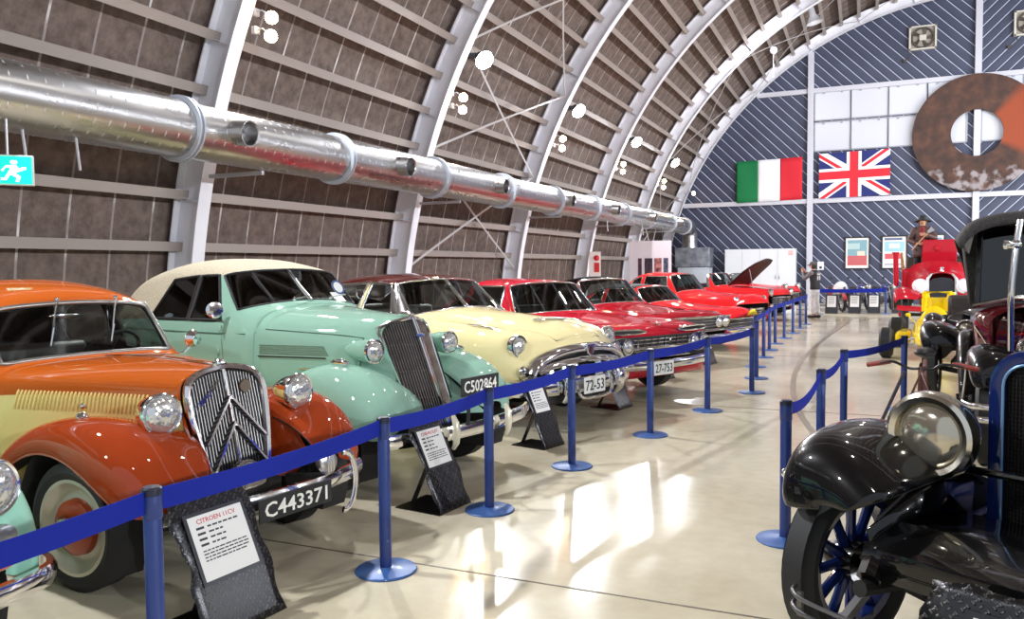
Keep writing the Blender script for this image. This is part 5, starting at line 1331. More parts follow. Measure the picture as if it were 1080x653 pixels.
# ================================================================ red cars further back
RED1 = paint('paint_cherry_red', srgb(178, 26, 44), .28, .7); RED2 = paint('paint_deep_red', srgb(152, 20, 34), .28, .7); RED3 = paint('paint_bright_red', srgb(212, 36, 40), .28, .7); NAVY = mat('navy_visor_tint', srgb(22, 26, 56), .2, 0, .6)
def low_car(name, label, loc, rotz, m_body, half, zs, xn, tail, roof=None, glass=DGLASS, nose='flat', hoodname='hood', wheel_r=.34, wb=3.0, track=.75, wsx=(-.95, -1.45), zt=1.42, seat=True, glassc=.6, roofm=None, fin=False, zf=None, nd=.06):
    """long low body: half-width, heights (sill, mid, shoulder, fender top, bonnet side, bonnet crown), nose x, tail x"""
    t = thing(name, label, 'car', loc, rotz)
    z0, z1, z2, z3, z4, z5 = zs; h = half
    a, b = wsx; zc = z5+.09
    S = [
     [(xn, h*.80, z0+.05), (xn+.02, h*.88, z1), (xn+.01, h*.93, z2), (xn-.03, h*.92, z3-nd), (xn-.0, h*.68, z4-nd), (xn+.03, h*.48, z5-nd), (xn+.045, h*.25, z5-nd+.01), (xn+.05, 0, z5-nd+.012)],
     [(xn-.10, h*.86, z0), (xn-.10, h*.955, z1), (xn-.12, h*.985, z2), (xn-.18, h*.95, z3-.01), (xn-.2, h*.74, z4-.015), (xn-.18, h*.50, z5-.035), (xn-.17, h*.25, z5-.022), (xn-.17, 0, z5-.018)],
     [(.3, h*.88, z0), (.3, h*.98, z1), (.3, h, z2), (.28, h*.96, z3), (.28, h*.76, z4), (.3, h*.54, z5-.045), (.3, h*.27, z5-.03), (.3, 0, z5-.025)],
     [(-.4, h*.88, z0), (-.4, h*.98, z1), (-.4, h, z2), (-.4, h*.96, z3), (-.4, h*.78, z4+.005), (-.4, h*.58, z5-.0), (-.4, h*.29, z5+.02), (-.4, 0, z5+.025)],
     [(a+.10, h*.88, z0), (a+.1, h*.98, z1), (a+.1, h, z2), (a+.08, h*.95, z3+.01), (a-.05, h*.80, z4+.03), (a+.02, h*.64, z5+.035), (a+.1, h*.32, z5+.06), (a+.12, 0, z5+.065)],
     [(a, h*.88, z0), (a, h*.98, z1), (a, h, z2), (a-.02, h*.945, z3+.02), (a-.15, h*.785, z4+.05), (a-.06, h*.66, z5+.055), (a+.02, h*.33, z5+.075), (a+.05, 0, z5+.08)],
     [(a-.2, h*.88, z0), (a-.2, h*.98, z1), (a-.2, h, z2), (a-.25, h*.93, z3+.03), (b, h*.64, zt-.02), (b+.05, h*.55, zt+.01), (b+.10, h*.28, zt+.03), (b+.12, 0, zt+.035)],
     [(a-.3, h*.88, z0), (a-.3, h*.98, z1), (a-.3, h, z2), (a-.36, h*.925, z3+.035), (b-.08, h*.66, zt-.02), (b-.05, h*.56, zt+.03), (b, h*.29, zt+.055), (b+.02, 0, zt+.06)]]
    zf = zf or z3-.18
    S.insert(0, [(xn-.03, h*.76, z0+.06), (xn+.0, h*.82, z1), (xn+.01, h*.88, min(z2, zf-.02)), (xn+.0, h*.87, zf), (xn+.02, h*.66, zf), (xn+.045, h*.46, zf), (xn+.055, h*.24, zf), (xn+.06, 0, zf)])
    L = tail
    if roof == 'coupe' or roof == 'hardtop':
        r1 = b-.75; r2 = b-1.25 if roof == 'coupe' else b-1.15
        S += [[(r1, h*.88, z0), (r1, h*.98, z1), (r1, h, z2), (r1, h*.92, z3+.045), (r1, h*.68, zt-.02), (r1, h*.58, zt+.055), (r1, h*.3, zt+.085), (r1, 0, zt+.09)],
              [(r1-.12, h*.88, z0), (r1-.12, h*.98, z1), (r1-.12, h, z2), (r1-.12, h*.92, z3+.045), (r1-.12, h*.68, zt-.03), (r1-.12, h*.58, zt+.05), (r1-.12, h*.3, zt+.08), (r1-.12, 0, zt+.085)],
              [(r2, h*.88, z0), (r2, h*.98, z1), (r2, h, z2), (r2-.1, h*.91, z3+.045), (r2+.1, h*.64, zt-.10), (r2+.1, h*.54, zt-.02), (r2+.1, h*.28, zt+.01), (r2+.1, 0, zt+.015)],
              [(r2-.55, h*.88, z0), (r2-.55, h*.98, z1), (r2-.55, h, z2), (r2-.6, h*.90, z3+.04), (r2-.6, h*.70, z3+.06), (r2-.6, h*.55, z3+.07), (r2-.6, h*.28, z3+.08), (r2-.6, 0, z3+.085)]]
    ci = len(S)
    S += [[(L+.5, h*.86, z0), (L+.5, h*.96, z1), (L+.5, h*.97, z2), (L+.5, h*.92, z3+(.08 if fin else 0)), (L+.5, h*.7, z3-.01), (L+.5, h*.5, z3), (L+.5, h*.25, z3+.01), (L+.5, 0, z3+.01)],
          [(L, h*.80, z0+.08), (L, h*.88, z1), (L, h*.9, z2), (L, h*.86, z3-.08), (L, h*.66, z3-.1), (L, h*.5, z3-.1), (L, h*.25, z3-.1), (L, 0, z3-.1)]]
    rf = roofm or m_body
    def tagf(i, j, s):
        i -= 1
        if i in (1, 2, 3) and j >= 4: return 'hood'
        if i == 5 and j >= 4: return 'windshield'
        if roof:
            if j == 3 and i in (7, 9): return 'side_glass%d%d' % (i, s)
            if i == 10 and j >= 4: return 'rear_window'
            if i >= 7 and i < 10 and j >= 4: return 'roof'
        else:
            if i == 6 and j >= 4: return 'header'
            if i == 7 and j >= 3: return None
            if i == 6 and j == 3: return 'header'
        return 'body'
    sp = dict(hood=dict(mats=[m_body], solid=.012, inner=DARK, bsm='PRESERVE_CORNERS', name=hoodname), body=dict(mats=[m_body], solid=.02, inner=TRIM, bsm='PRESERVE_CORNERS'), windshield=dict(mats=[glass], corner=glassc), roof=dict(mats=[rf], solid=.015, inner=TRIM, bsm='PRESERVE_CORNERS'), rear_window=dict(mats=[glass]), header=dict(mats=[CHROME], solid=.015, name='windshield_header', bsm='PRESERVE_CORNERS'))
    for i in (7, 9):
        for s in (-1, 1): sp['side_glass%d%d' % (i, s)] = dict(mats=[glass], name='side_window', corner=.6)
    P = shell(t, S, tagf, sp)
    frame_tube(t, 'windshield_trim', border(P['windshield']), .013, CHROME)
    if roof:
        for k, o in P.items():
            if k.startswith('side_glass'): frame_tube(t, 'window_trim', border(o), .012, CHROME)
    if seat: seats(t, (b-.45, b-1.25) if roof else (b-.5,), z3-.35, h*1.4); steering(t, (a-.45, .36, z3+.10), .2, 30)
    pan(t, tail+.3, xn-.3, h*1.4, z0+.02)
    m = MB(); m.box((a-.22, 0, z3), (.2, h*1.45, .12)); m.build('dashboard', TRIM, t, smooth=0, bevel=.03)
    for s in (-1, 1):
        wheel(t, (0, s*track, wheel_r), wheel_r, .2, s, plain=True); wheel(t, (-wb, s*track, wheel_r), wheel_r, .2, s, plain=True)
    return t, P

def car_e():
    t, P = low_car('hardtop_car', 'cherry red long low hardtop with nostril slots over a chrome lattice grille', (-3.06, 10.33, 0), R(-28), RED1, .99, (.30, .50, .72, .93, .95, .965), .80, -4.35, roof='hardtop', wsx=(-.95, -1.40), zt=1.41, fin=True, track=.78, glass=DGLASS, zf=.785)
    X = .80
    # nostril slots
    for s in (-1, 1):
        m = MB(); y0, y1 = s*.30, s*.90
        pts = [V(X+.05, y0, .865), V(X+.055, s*.45, .888), V(X+.045, s*.7, .895), V(X-.0, y1, .885), V(X-.0, y1, .842), V(X+.05, s*.7, .838), V(X+.065, s*.45, .838), V(X+.06, y0, .853)]
        m.tube(pts, .011, 6, True); n_ = m.build('nostril_trim', CHROME, t)
        m = MB(); m.add([p-V(.012, 0, 0) for p in pts], [tuple(range(8))]); m.build('nostril_opening', MATBLACK, n_, smooth=0)
    # dark grille field with chrome lattice
    def gx(y): return X+.055-.05*(abs(y)/.9)**2
    m = MB(); rows = [[V(gx(y)+.004, y, z) for y in [-.9+.09*k for k in range(21)]] for z in (.52, .60, .70, .80)]; m.grid(rows); gr = m.build('grille', MATBLACK, t)
    m = MB()
    for z in (.535, .58, .625, .67, .715, .76): m.tube([V(gx(y)+.022, y, z) for y in [-.52+.052*k for k in range(21)]], .007, 5)
    m.build('grille_bars', CHROME, gr)
    m = MB(); m.tube([V(gx(y)+.035, y, .655+.0*y) for y in [-.55+.055*k for k in range(21)]], .014, 6)
    for k in range(9): y = -.46+.115*k; m.bar((gx(y)+.02, y-.02, .53), (gx(y)+.02, y+.02, .78), .016, .022)
    m.build('grille_mullions', CHROME, gr)
    for s in (-1, 1):
        for y in (.62, .82): flatlamp(t, (gx(y)+.02, s*y, .685), .088)
        m = MB(); m.tube([V(gx(.7)+.03, s*.72+.20*math.cos(a), .685+.115*math.sin(a)) for a in [R(18*k) for k in range(20)]], .012, 6, True); m.build('headlight_surround', CHROME, t)
    bumper_bar(t, [(X-.25, -1.0, .48), (X+.02, -.94, .47), (X+.11, -.5, .455), (X+.13, 0, .45), (X+.11, .5, .455), (X+.02, .94, .47), (X-.25, 1.0, .48)], .05, .11)
    m = MB(); rows = [[V(X+.06-.06*(abs(y))**2-(.5-z)*.4, y, z) for z in (.42, .36, .29)] for y in [-.9+.12*k for k in range(16)]]; m.grid(rows); m.build('front_valance', RED1, t, solid=.02)
    text_plate_white(t, (X+.17, -.10, .41), '27-753', 'small pale plate with dark characters')
    m = MB(); m.tube([(X-.05, -.08, .935), (X+.02, 0, .93), (X-.05, .08, .935)], .012, 6); m.build('bonnet_emblem', CHROME, t)
    m = MB(); rows = []
    for i in range(6):
        u = i/5; rows.append([V(-1.40+.10*math.cos(v*1.0)-.12*u*.0+(.045-.20*u), v*(.60+.02*u), 1.425-.05*u-.02*abs(v)**2+.012) for v in [-1+.2*k for k in range(11)]])
    return t
CAR_E = car_e()
placard((-2.54, 9.08, 0), R(-14), 'diamond-plate placard between the cream car\'s bumper and the fifth post', w=.32, h=.66, tilt=24, lines=False)
placard((-2.60, 11.7, 0), R(-14), 'small diamond-plate placard in front of the dark red open car', w=.32, h=.66, tilt=24, lines=False)
placard((-2.32, 13.75, 0), R(-14), 'diamond-plate placard seen between the fifth post and the bend of the row', w=.32, h=.66, tilt=24, lines=False)

def quad_front(t, X, zl, zg, hw, lamps, grille_col=MATBLACK, bars=4, bumper=True, zb=.45, lr=.085):
    def gx(y): return X+.06-.05*(abs(y)/hw)**2
    m = MB(); rows = [[V(gx(y)+.005, y, z) for y in [hw*(k/8-1) for k in range(17)]] for z in zg]; m.grid(rows); gr = m.build('grille', grille_col, t)
    m = MB()
    for k in range(bars): z = zg[0]+(zg[-1]-zg[0])*(k+.5)/bars; m.tube([V(gx(y)+.018, y, z) for y in [hw*.98*(q/8-1) for q in range(17)]], .006, 5)
    for z in (zg[0], zg[-1]): m.tube([V(gx(y)+.02, y, z) for y in [hw*(q/8-1) for q in range(17)]], .012, 6)
    m.build('grille_bars', CHROME, gr)
    for s in (-1, 1):
        for y in lamps: flatlamp(t, (gx(y)+.02, s*y, zl), lr)
    if bumper: bumper_bar(t, [(X-.3, -hw*1.08, zb+.02), (X+.03, -hw*1.02, zb), (X+.12, -hw*.5, zb), (X+.14, 0, zb), (X+.12, hw*.5, zb), (X+.03, hw*1.02, zb), (X-.3, hw*1.08, zb+.02)], .05, .10)
def car_f():
    t, P = low_car('convertible_car', 'dark red open car with black-framed windscreen and paired round headlights', (-3.32, 14.0, 0), R(-31), RED2, .95, (.30, .48, .68, .86, .89, .93), .82, -4.1, wsx=(-.9, -1.45), zt=1.40, glass=DGLASS, zf=.80)
    quad_front(t, .82, .70, (.56, .68, .80), .90, (.55, .74), bars=5)
    m = MB(); m.box((.95, 0, .36), (.03, .5, .12)); m.build('front_valance', CHROME, t, smooth=0, bevel=.01)
    m = MB(); rows = [[V(-1.62-.35*u, y*.62, 1.46-.05*u-.04*y*y) for y in [-1+.25*k for k in range(9)]] for u in (0, .5, 1, 1.5, 2, 2.6)]
    rows.append([V(-2.85, y*.70, 1.02) for y in [-1+.25*k for k in range(9)]]); m.grid(rows); m.build('soft_top', mat('black_canvas', (.015, .015, .016, 1), .85), t, solid=.02)
    return t
CAR_F = car_f()
def car_g0():
    t, P = low_car('sports_car', 'low red sports car with black soft top and yellow corner marking on its nose', (-3.1, 16.75, 0), R(-24), RED3, .84, (.24, .40, .56, .78, .80, .86), .86, -3.4, wsx=(-.75, -1.2), zt=1.20, wheel_r=.31, wb=2.4, track=.66, roof='coupe', roofm=mat('black_canvas', (.015, .015, .016, 1), .85))
    quad_front(t, .88, .62, (.44, .52, .62), .62, (), bars=3, bumper=True, zb=.38)
    for s in (-1, 1): headlight(t, (.80, s*.64, .70), .085, .12, shellm=RED3)
    m = MB(); m.prism([(.30, .66), (.74, .66), (.60, .78), (.42, .75)], lambda u, v, w: V(.91-.06*u*u+w, u, v), .012); m.build('yellow_marking', mat('marking_yellow', srgb(236, 206, 40), .4), t, smooth=0)
    return t
CAR_G0 = car_g0()
def car_g():
    t, P = low_car('coupe_car', 'bright red rounded coupe with single round headlights, before the car with its bonnet up', (-3.25, 20.9, 0), R(-24), RED3, .84, (.25, .42, .64, .90, .93, .97), .80, -3.5, wsx=(-.85, -1.30), zt=1.42, wheel_r=.32, wb=2.5, track=.66, roof='coupe')
    quad_front(t, .82, .74, (.40, .50, .60), .45, (), bars=4, zb=.36)
    for s in (-1, 1): headlight(t, (.74, s*.62, .80), .10, .16, shellm=RED3)
    return t
CAR_G = car_g()
def car_h():
    t, P = low_car('open_bonnet_car', 'bright red car with its dark bonnet raised, far back in the left row', (-3.05, 25.6, 0), R(-22), RED3, .88, (.28, .46, .70, .96, .99, 1.0), .82, -3.5, wsx=(-.85, -1.3), zt=1.40, wheel_r=.34, wb=2.6, track=.7)
    quad_front(t, .82, .86, (.52, .62, .72), .55, (.62,), bars=5, zb=.48, lr=.10)
    h = P['hood']; 
    m = MB(); rows = []
    for i in range(7):
        u = i/6; ang = R(38); x = -.60+1.25*u*math.cos(ang); z = 1.06+1.25*u*math.sin(ang)+.05*math.sin(PI*u)
        w = .62*(1-.35*u**2.5) if u < .99 else .30
        rows.append([V(x, w*q, z+.04*(1-q*q)) for q in (-1, -.6, -.2, .2, .6, 1)])
    m.grid(rows); m.build('raised_bonnet', [RED3, mat('bonnet_underside', srgb(44, 16, 16), .5)], t, solid=.03, matoff=1)
    m = MB(); m.tube([(.2, -.5, .96), (.05, -.48, 1.55)], .012, 6); m.build('bonnet_stay', STEEL, t)
    return t
CAR_H = car_h()
def car_i():
    t, P = low_car('vintage_car', 'farthest red car of the left row, with chrome lamps, beside the photographer', (-2.95, 28.9, 0), R(-20), RED3, .82, (.28, .46, .70, .94, .96, .98), .75, -3.3, wsx=(-.85, -1.25), zt=1.35, wheel_r=.34, wb=2.5, track=.68)
    quad_front(t, .78, .84, (.5, .62, .74), .5, (), bars=5, zb=.5)
    for s in (-1, 1): headlight(t, (.78, s*.5, .95), .11, .16, post=(.6, s*.5, .8))
    return t
CAR_I = car_i()
# ================================================================ right side: vintage cars
BLUE = paint('paint_navy_blue', srgb(22, 38, 92), .28); BLACKP = BLACK; WINE = paint('paint_wine_red', srgb(70, 14, 18), .3)
VROWS = [(.37, .60, .665, .56, .69, .48, .68), (.362, .77, .635, .62, .785, .42, .72), (.325, .81, .645, .64, .885, .36, .75), (.24, .83, .69, .66, .945, .33, .77), (.12, .84, .76, .68, .955, .32, .78), (-.06, .84, .80, .68, .975, .32, .79), (-.26, .84, .77, .68, .955, .33, .78), (-.44, .84, .66, .68, .87, .36, .72), (-.62, .84, .50, .68, .73, .42, .62), (-.80, .85, .37, .69, .56, .50, .50), (-1.0, .85, .31, .70, .43, .56, .41), (-1.25, .85, .295, .72, .36, .62, .35), (-2.3, .85, .295, .74, .35, .66, .345)]
def vintage(name, label, loc, rotz, m_body, m_shell, rad_z=1.28, rad_w=.27, lamps=True, wheel_col=None, wr=.385, hood_z=1.24, rx=-.30, detail=True, fz=0.0, fm=BLACK, wb=2.85, tub=1.15):
    """1920s open car: flat-sided bonnet behind a framed radiator, crowned fenders, artillery wheels"""
    t = thing(name, label, 'car', loc, rotz)
    # radiator shell (rounded arch) with honeycomb
    w = rad_w; zb = .50; dx = 2.85-wb
    def arch(k, off=0, n=12):
        pts = [(-w+off, zb+off)]
        for i in range(n+1):
            a = PI-PI*i/n
            cx = -w+.15 if i < n/2 else w-.15
            if i == n/2: pts.append((0, rad_z-off)); continue
            pts.append((cx+(.15-off)*math.cos(a), rad_z-.15+(.15-off)*math.sin(a)))
        pts.append((w-off, zb+off)); return pts
    o1 = arch(0); o2 = arch(0, .055)
    m = MB(); n = len(o1)
    rows = [[V(rx-.13, y, z) for y, z in o1], [V(rx-.02, y, z) for y, z in o1], [V(rx+.0, y*.985, z-.004) for y, z in o1], [V(rx+.005, y, z) for y, z in arch(0, .03)], [V(rx-.005, y, z) for y, z in o2], [V(rx-.04, y, z) for y, z in o2]]
    m.grid([[r[i] for r in rows] for i in range(n)], cu=True); sh = m.build('radiator_shell', m_shell, t, smooth=45)
    m = MB(); m.tube([V(rx+.003, y, z) for y, z in arch(0, .058)], .006, 6, True); m.build('shell_pinstripe', mat('pinstripe_pale_blue', srgb(120, 160, 200), .3, .3), sh)
    hc = mat('radiator_core', srgb(26, 26, 26), .5, .5)
    m = MB(); m.add([V(rx-.035, y, z) for y, z in o2], [tuple(range(n))]); m.build('radiator_core', hc, sh, smooth=0)
    m = MB()
    if detail:
        for i in range(33):
            y = -w+.07+(2*w-.14)*i/32; m.box((rx-.03, y, (zb+rad_z)/2-.02), (.008, .003, rad_z-zb-.17))
        for i in range(40):
            z = zb+.08+(rad_z-zb-.17)*i/39; m.box((rx-.028, 0, z), (.006, 2*w-.13, .003))
        m.build('radiator_fins', mat('radiator_fin', srgb(52, 50, 48), .4, .7), sh, smooth=0)
    m = MB(); m.lathe((rx-.06, 0, rad_z-.005), (0, 0, 1), [(.045, 0), (.048, .02), (.03, .03), (.03, .05), (.012, .055), (0, .055)], 18); m.build('radiator_cap', CHROME, t)
    # bonnet and cowl
    m = MB(); rows = []
    for x, k, zt in ((rx-.13, 1, rad_z-.02), (rx-.5, 1.22, hood_z+.03), (rx-.82, 1.45, hood_z+.05), (rx-.95, 1.72, hood_z+.08), (rx-1.1, 2.05, hood_z+.10)):
        ww = w*k; rows.append([V(x, y, z) for y, z in ((-ww, .55), (-ww, .9), (-ww*.985, zt-.16), (-ww*.80, zt-.05), (-ww*.4, zt), (0, zt+.01), (ww*.4, zt), (ww*.80, zt-.05), (ww*.985, zt-.16), (ww, .9), (ww, .55))])
    m.grid(rows); hd = m.build('bonnet', m_body, t, sub=2)
    m = MB()
    for s in (-1, 1):
        for i in range(9): x = rx-.25-.055*i; ww = w*(1+.45*(.12+.055*i)/.69)+.006; m.bar((x, s*ww, .70), (x, s*ww, 1.0), .012, .02)
    for s in (-1, 1):
        m2 = MB()
        for i in range(9): x = rx-.25-.055*i; ww = w*(1.02+.40*(.12+.055*i)/.69)+.004; m2.tube([(x+.01, s*ww, .72), (x, s*(ww+.006), .86), (x+.01, s*ww, 1.0)], .009, 5)
        m2.build('bonnet_louvres', m_body, t)
    # chassis, apron, axle
    for s in (-1, 1):
        m = MB(); m.tube([(.42, s*.36, .50), (.36, s*.37, .56), (.1, s*.37, .56), (-.4, s*.38, .55), (-2.8+dx, s*.42, .55)], .045, 8); m.build('chassis_rail', BLACK, t)
        m = MB(); m.tube(catmull([(.46, s*.37, .47), (.25, s*.37, .44), (0, s*.37, .41), (-.3, s*.37, .46), (-.5, s*.37, .53)], 4), .03, 8, flat=(1, 1.1)); m.build('leaf_spring', DARK, t)
        m = MB(); g = [[V(.36, s*.37, .58), V(.36, s*.40, .66)], [V(.0, s*.37, .58), V(0, s*.345, .80)], [V(-.4, s*.38, .56), V(-.4, s*.37, .80)], [V(-.8, s*.40, .5), V(-.8, s*.50, .52)]]; m.grid(g); m.build('splash_apron', BLACK, t, solid=.01)
        f = fender(t, 'front_fender', [(a if a > -2 else a+dx, b, c+fz, d, e+fz, q, r_+fz) for a, b, c, d, e, q, r_ in VROWS], s, fm)
        rear = [(-2.15, .85, .32, .74, .42, .62, .40), (-2.35, .86, .50, .74, .70, .60, .62), (-2.6, .86, .72, .74, .90, .58, .82), (-2.85, .86, .80, .74, .97, .57, .88), (-3.1, .86, .74, .74, .92, .57, .84), (-3.3, .86, .58, .74, .78, .58, .72), (-3.42, .84, .45, .74, .56, .6, .54)]
        fender(t, 'rear_fender', [(q[0]+dx,)+q[1:] for q in rear], s, fm)
        m = MB(); m.box((-1.6+dx/2, s*.73, .29), (1.5-dx, .28, .035)); m.build('running_board', BLACK, t, smooth=0, bevel=.008)
        wheel(t, (0, s*.69, wr), wr, .14, s, rim=wheel_col or BLUE, rr=wr-.10, spokes=12, cap=BLACK, steer=R(4)*s); wheel(t, (-wb, s*.68, wr), wr, .13, s, rim=wheel_col or BLUE, rr=wr-.105, spokes=12, cap=BLACK)
    m = MB(); m.tube([(0, -.62, wr), (0, -.35, wr-.05), (0, .35, wr-.05), (0, .62, wr)], .032, 8); m.build('front_axle', DARK, t)
    m = MB(); m.grid([[V(x, y, z) for y in (-.40, -.2, 0, .2, .40)] for x, z in ((.40, .50), (.38, .60), (.2, .66), (-.25, .62), (-.45, .42), (-.5, .25))]); m.build('front_apron', BLACK, t, solid=.01)
    for s in (-1, 1):
        m = MB(); m.grid([[V(x, s*.40, za), V(x-.02, s*.43, (za+zb)/2), V(x-.05, s*.50, zb)] for x, za, zb in ((.30, .70, .50), (.0, .80, .40), (-.3, .80, .30), (-.6, .70, .26), (-.9, .5, .26))]); m.build('inner_fender', DARK, t, solid=.008)
    # body tub
    m = MB(); rows = []
    for x, y0, zt in ((rx-1.1, .56, hood_z+.0), (rx-1.3, .60, tub+.01), (rx-2.0+dx*.5, .64, tub-.01), (rx-2.7+dx, .62, tub), (rx-3.1+dx, .5, tub)):
        rows.append([V(x, s_*y, z) for s_, y, z in ((-1, y0*.95, .50), (-1, y0, .75), (-1, y0, zt-.12), (-1, y0*.97, zt), (1, y0*.97, zt), (1, y0, zt-.12), (1, y0, .75), (1, y0*.95, .5))])
    m.grid([[r[i] for i in (0, 1, 2, 3)] for r in rows]); m.grid([[r[i] for i in (4, 5, 6, 7)] for r in rows]); m.add([rows[-1][i] for i in range(8)], [tuple(range(8))])
    m.build('body_tub', m_body, t, solid=.02, smooth=60)
    pan(t, rx-3.1+dx, rx-1.0, 1.0, .52)
    for x in (rx-1.9, rx-2.9) if dx < .3 else (rx-1.9,):
        m = MB(); m.box((x, 0, .80), (.5, 1.1, .2)); m.box((x-.26, 0, .98), (.14, 1.1, .42)); m.build('bench_seat', SEAT, t, bevel=.05)
    steering(t, (rx-1.45, .3, 1.22), .21, 40)
    return t, hd
def big_lamp(t, y, x, z, r, ring=NICKEL):
    h = headlight(t, (x, y, z), r, .26, shellm=BLACK, ringm=ring, lens=mat('old_lamp_glass', (.55, .50, .40, 1), .12, .85), name='headlight', lr=.80)
    m = MB(); m.lathe((x, y, z), (1, 0, 0), [(r*.79, .004), (r*.82, .03), (r*.95, .04), (r*1.05, .03), (r*1.09, .0), (r*1.06, -.03), (r*.95, -.04)], 40); m.build('broad_rim', ring, h)
    m = MB(); m.tube([(x-.1, y, z-r*.95), (x-.12, y*1.02, z-r*1.5), (x-.2, y*.9, .62)], .02, 8); m.build('lamp_post', BLACK, h)
    return h
def car_j():
    t, hd = vintage('vintage_car', 'dark blue vintage car with black fenders and big nickel headlight, nearest at right', (.55, 3.35, 0), R(-121), BLUE, BLUE, rad_z=1.31, rad_w=.28, hood_z=1.28, fz=.025)
    big_lamp(t, -.385, -.06, .965, .165); big_lamp(t, .385, -.06, .965, .165)
    m = MB(); m.tube([(-.16, -.75, .82), (-.17, -.3, .83), (-.17, .3, .83), (-.16, .75, .82)], .016, 8); m.build('lamp_tie_bar', BLACK, t)
    ds = mat('dull_steel', (.16, .16, .165, 1), .35, .9)
    for z in (.37, .315):
        m = MB(); m.tube(catmull([(.40, -.68, z), (.47, -.64, z), (.52, -.5, z), (.54, 0, z), (.52, .5, z), (.47, .70, z), (.40, .74, z)], 5), .0085, 8); m.build('bumper_rod', ds, t)
    for s in (-1, 1):
        m = MB(); m.bar((.485, s*.60, .295), (.485, s*.60, .39), .02, .016); m.build('bumper_clamp', ds, t, smooth=0)
        m = MB(); m.bar((.40, s*.38, .44), (.53, s*.40, .345), .03, .03); m.build('bumper_iron', ds, t, smooth=0)
    # fender lamp stud
    m = MB(); m.ball((.22, -.86, .76), .022, 10); m.build('fender_stud', CHROME, t)
    # windscreen with swing hinge stanchions
    for s in (-1, 1):
        m = MB(); m.tube(catmull([(-1.16, s*.56, 1.22), (-1.12, s*.545, 1.34), (-1.08, s*.53, 1.50), (-1.10, s*.525, 1.68), (-1.14, s*.52, 1.86)], 4), .015, 10); st_ = m.build('windscreen_stanchion', CHROME, t)
        m = MB(); m.ball((-1.11, s*.525, 1.74), .026, 12); m.lathe((-1.11, s*.525, 1.74), (0, s, 0), [(.014, 0), (.017, .03), (.022, .034), (.022, .05), (0, .053)], 14); m.build('hinge_clamp', CHROME, st_)
    m = MB(); m.tube([(-1.20, -.47, 1.32), (-1.20, -.47, 1.84), (-1.20, .47, 1.84), (-1.20, .47, 1.32)], .013, 8, True); wf_ = m.build('windscreen_frame', CHROME, t)
    m = MB(); m.box((-1.20, 0, 1.58), (.006, .92, .50)); m.build('windscreen', GLASS, wf_, smooth=0)
    return t
CAR_J = car_j()
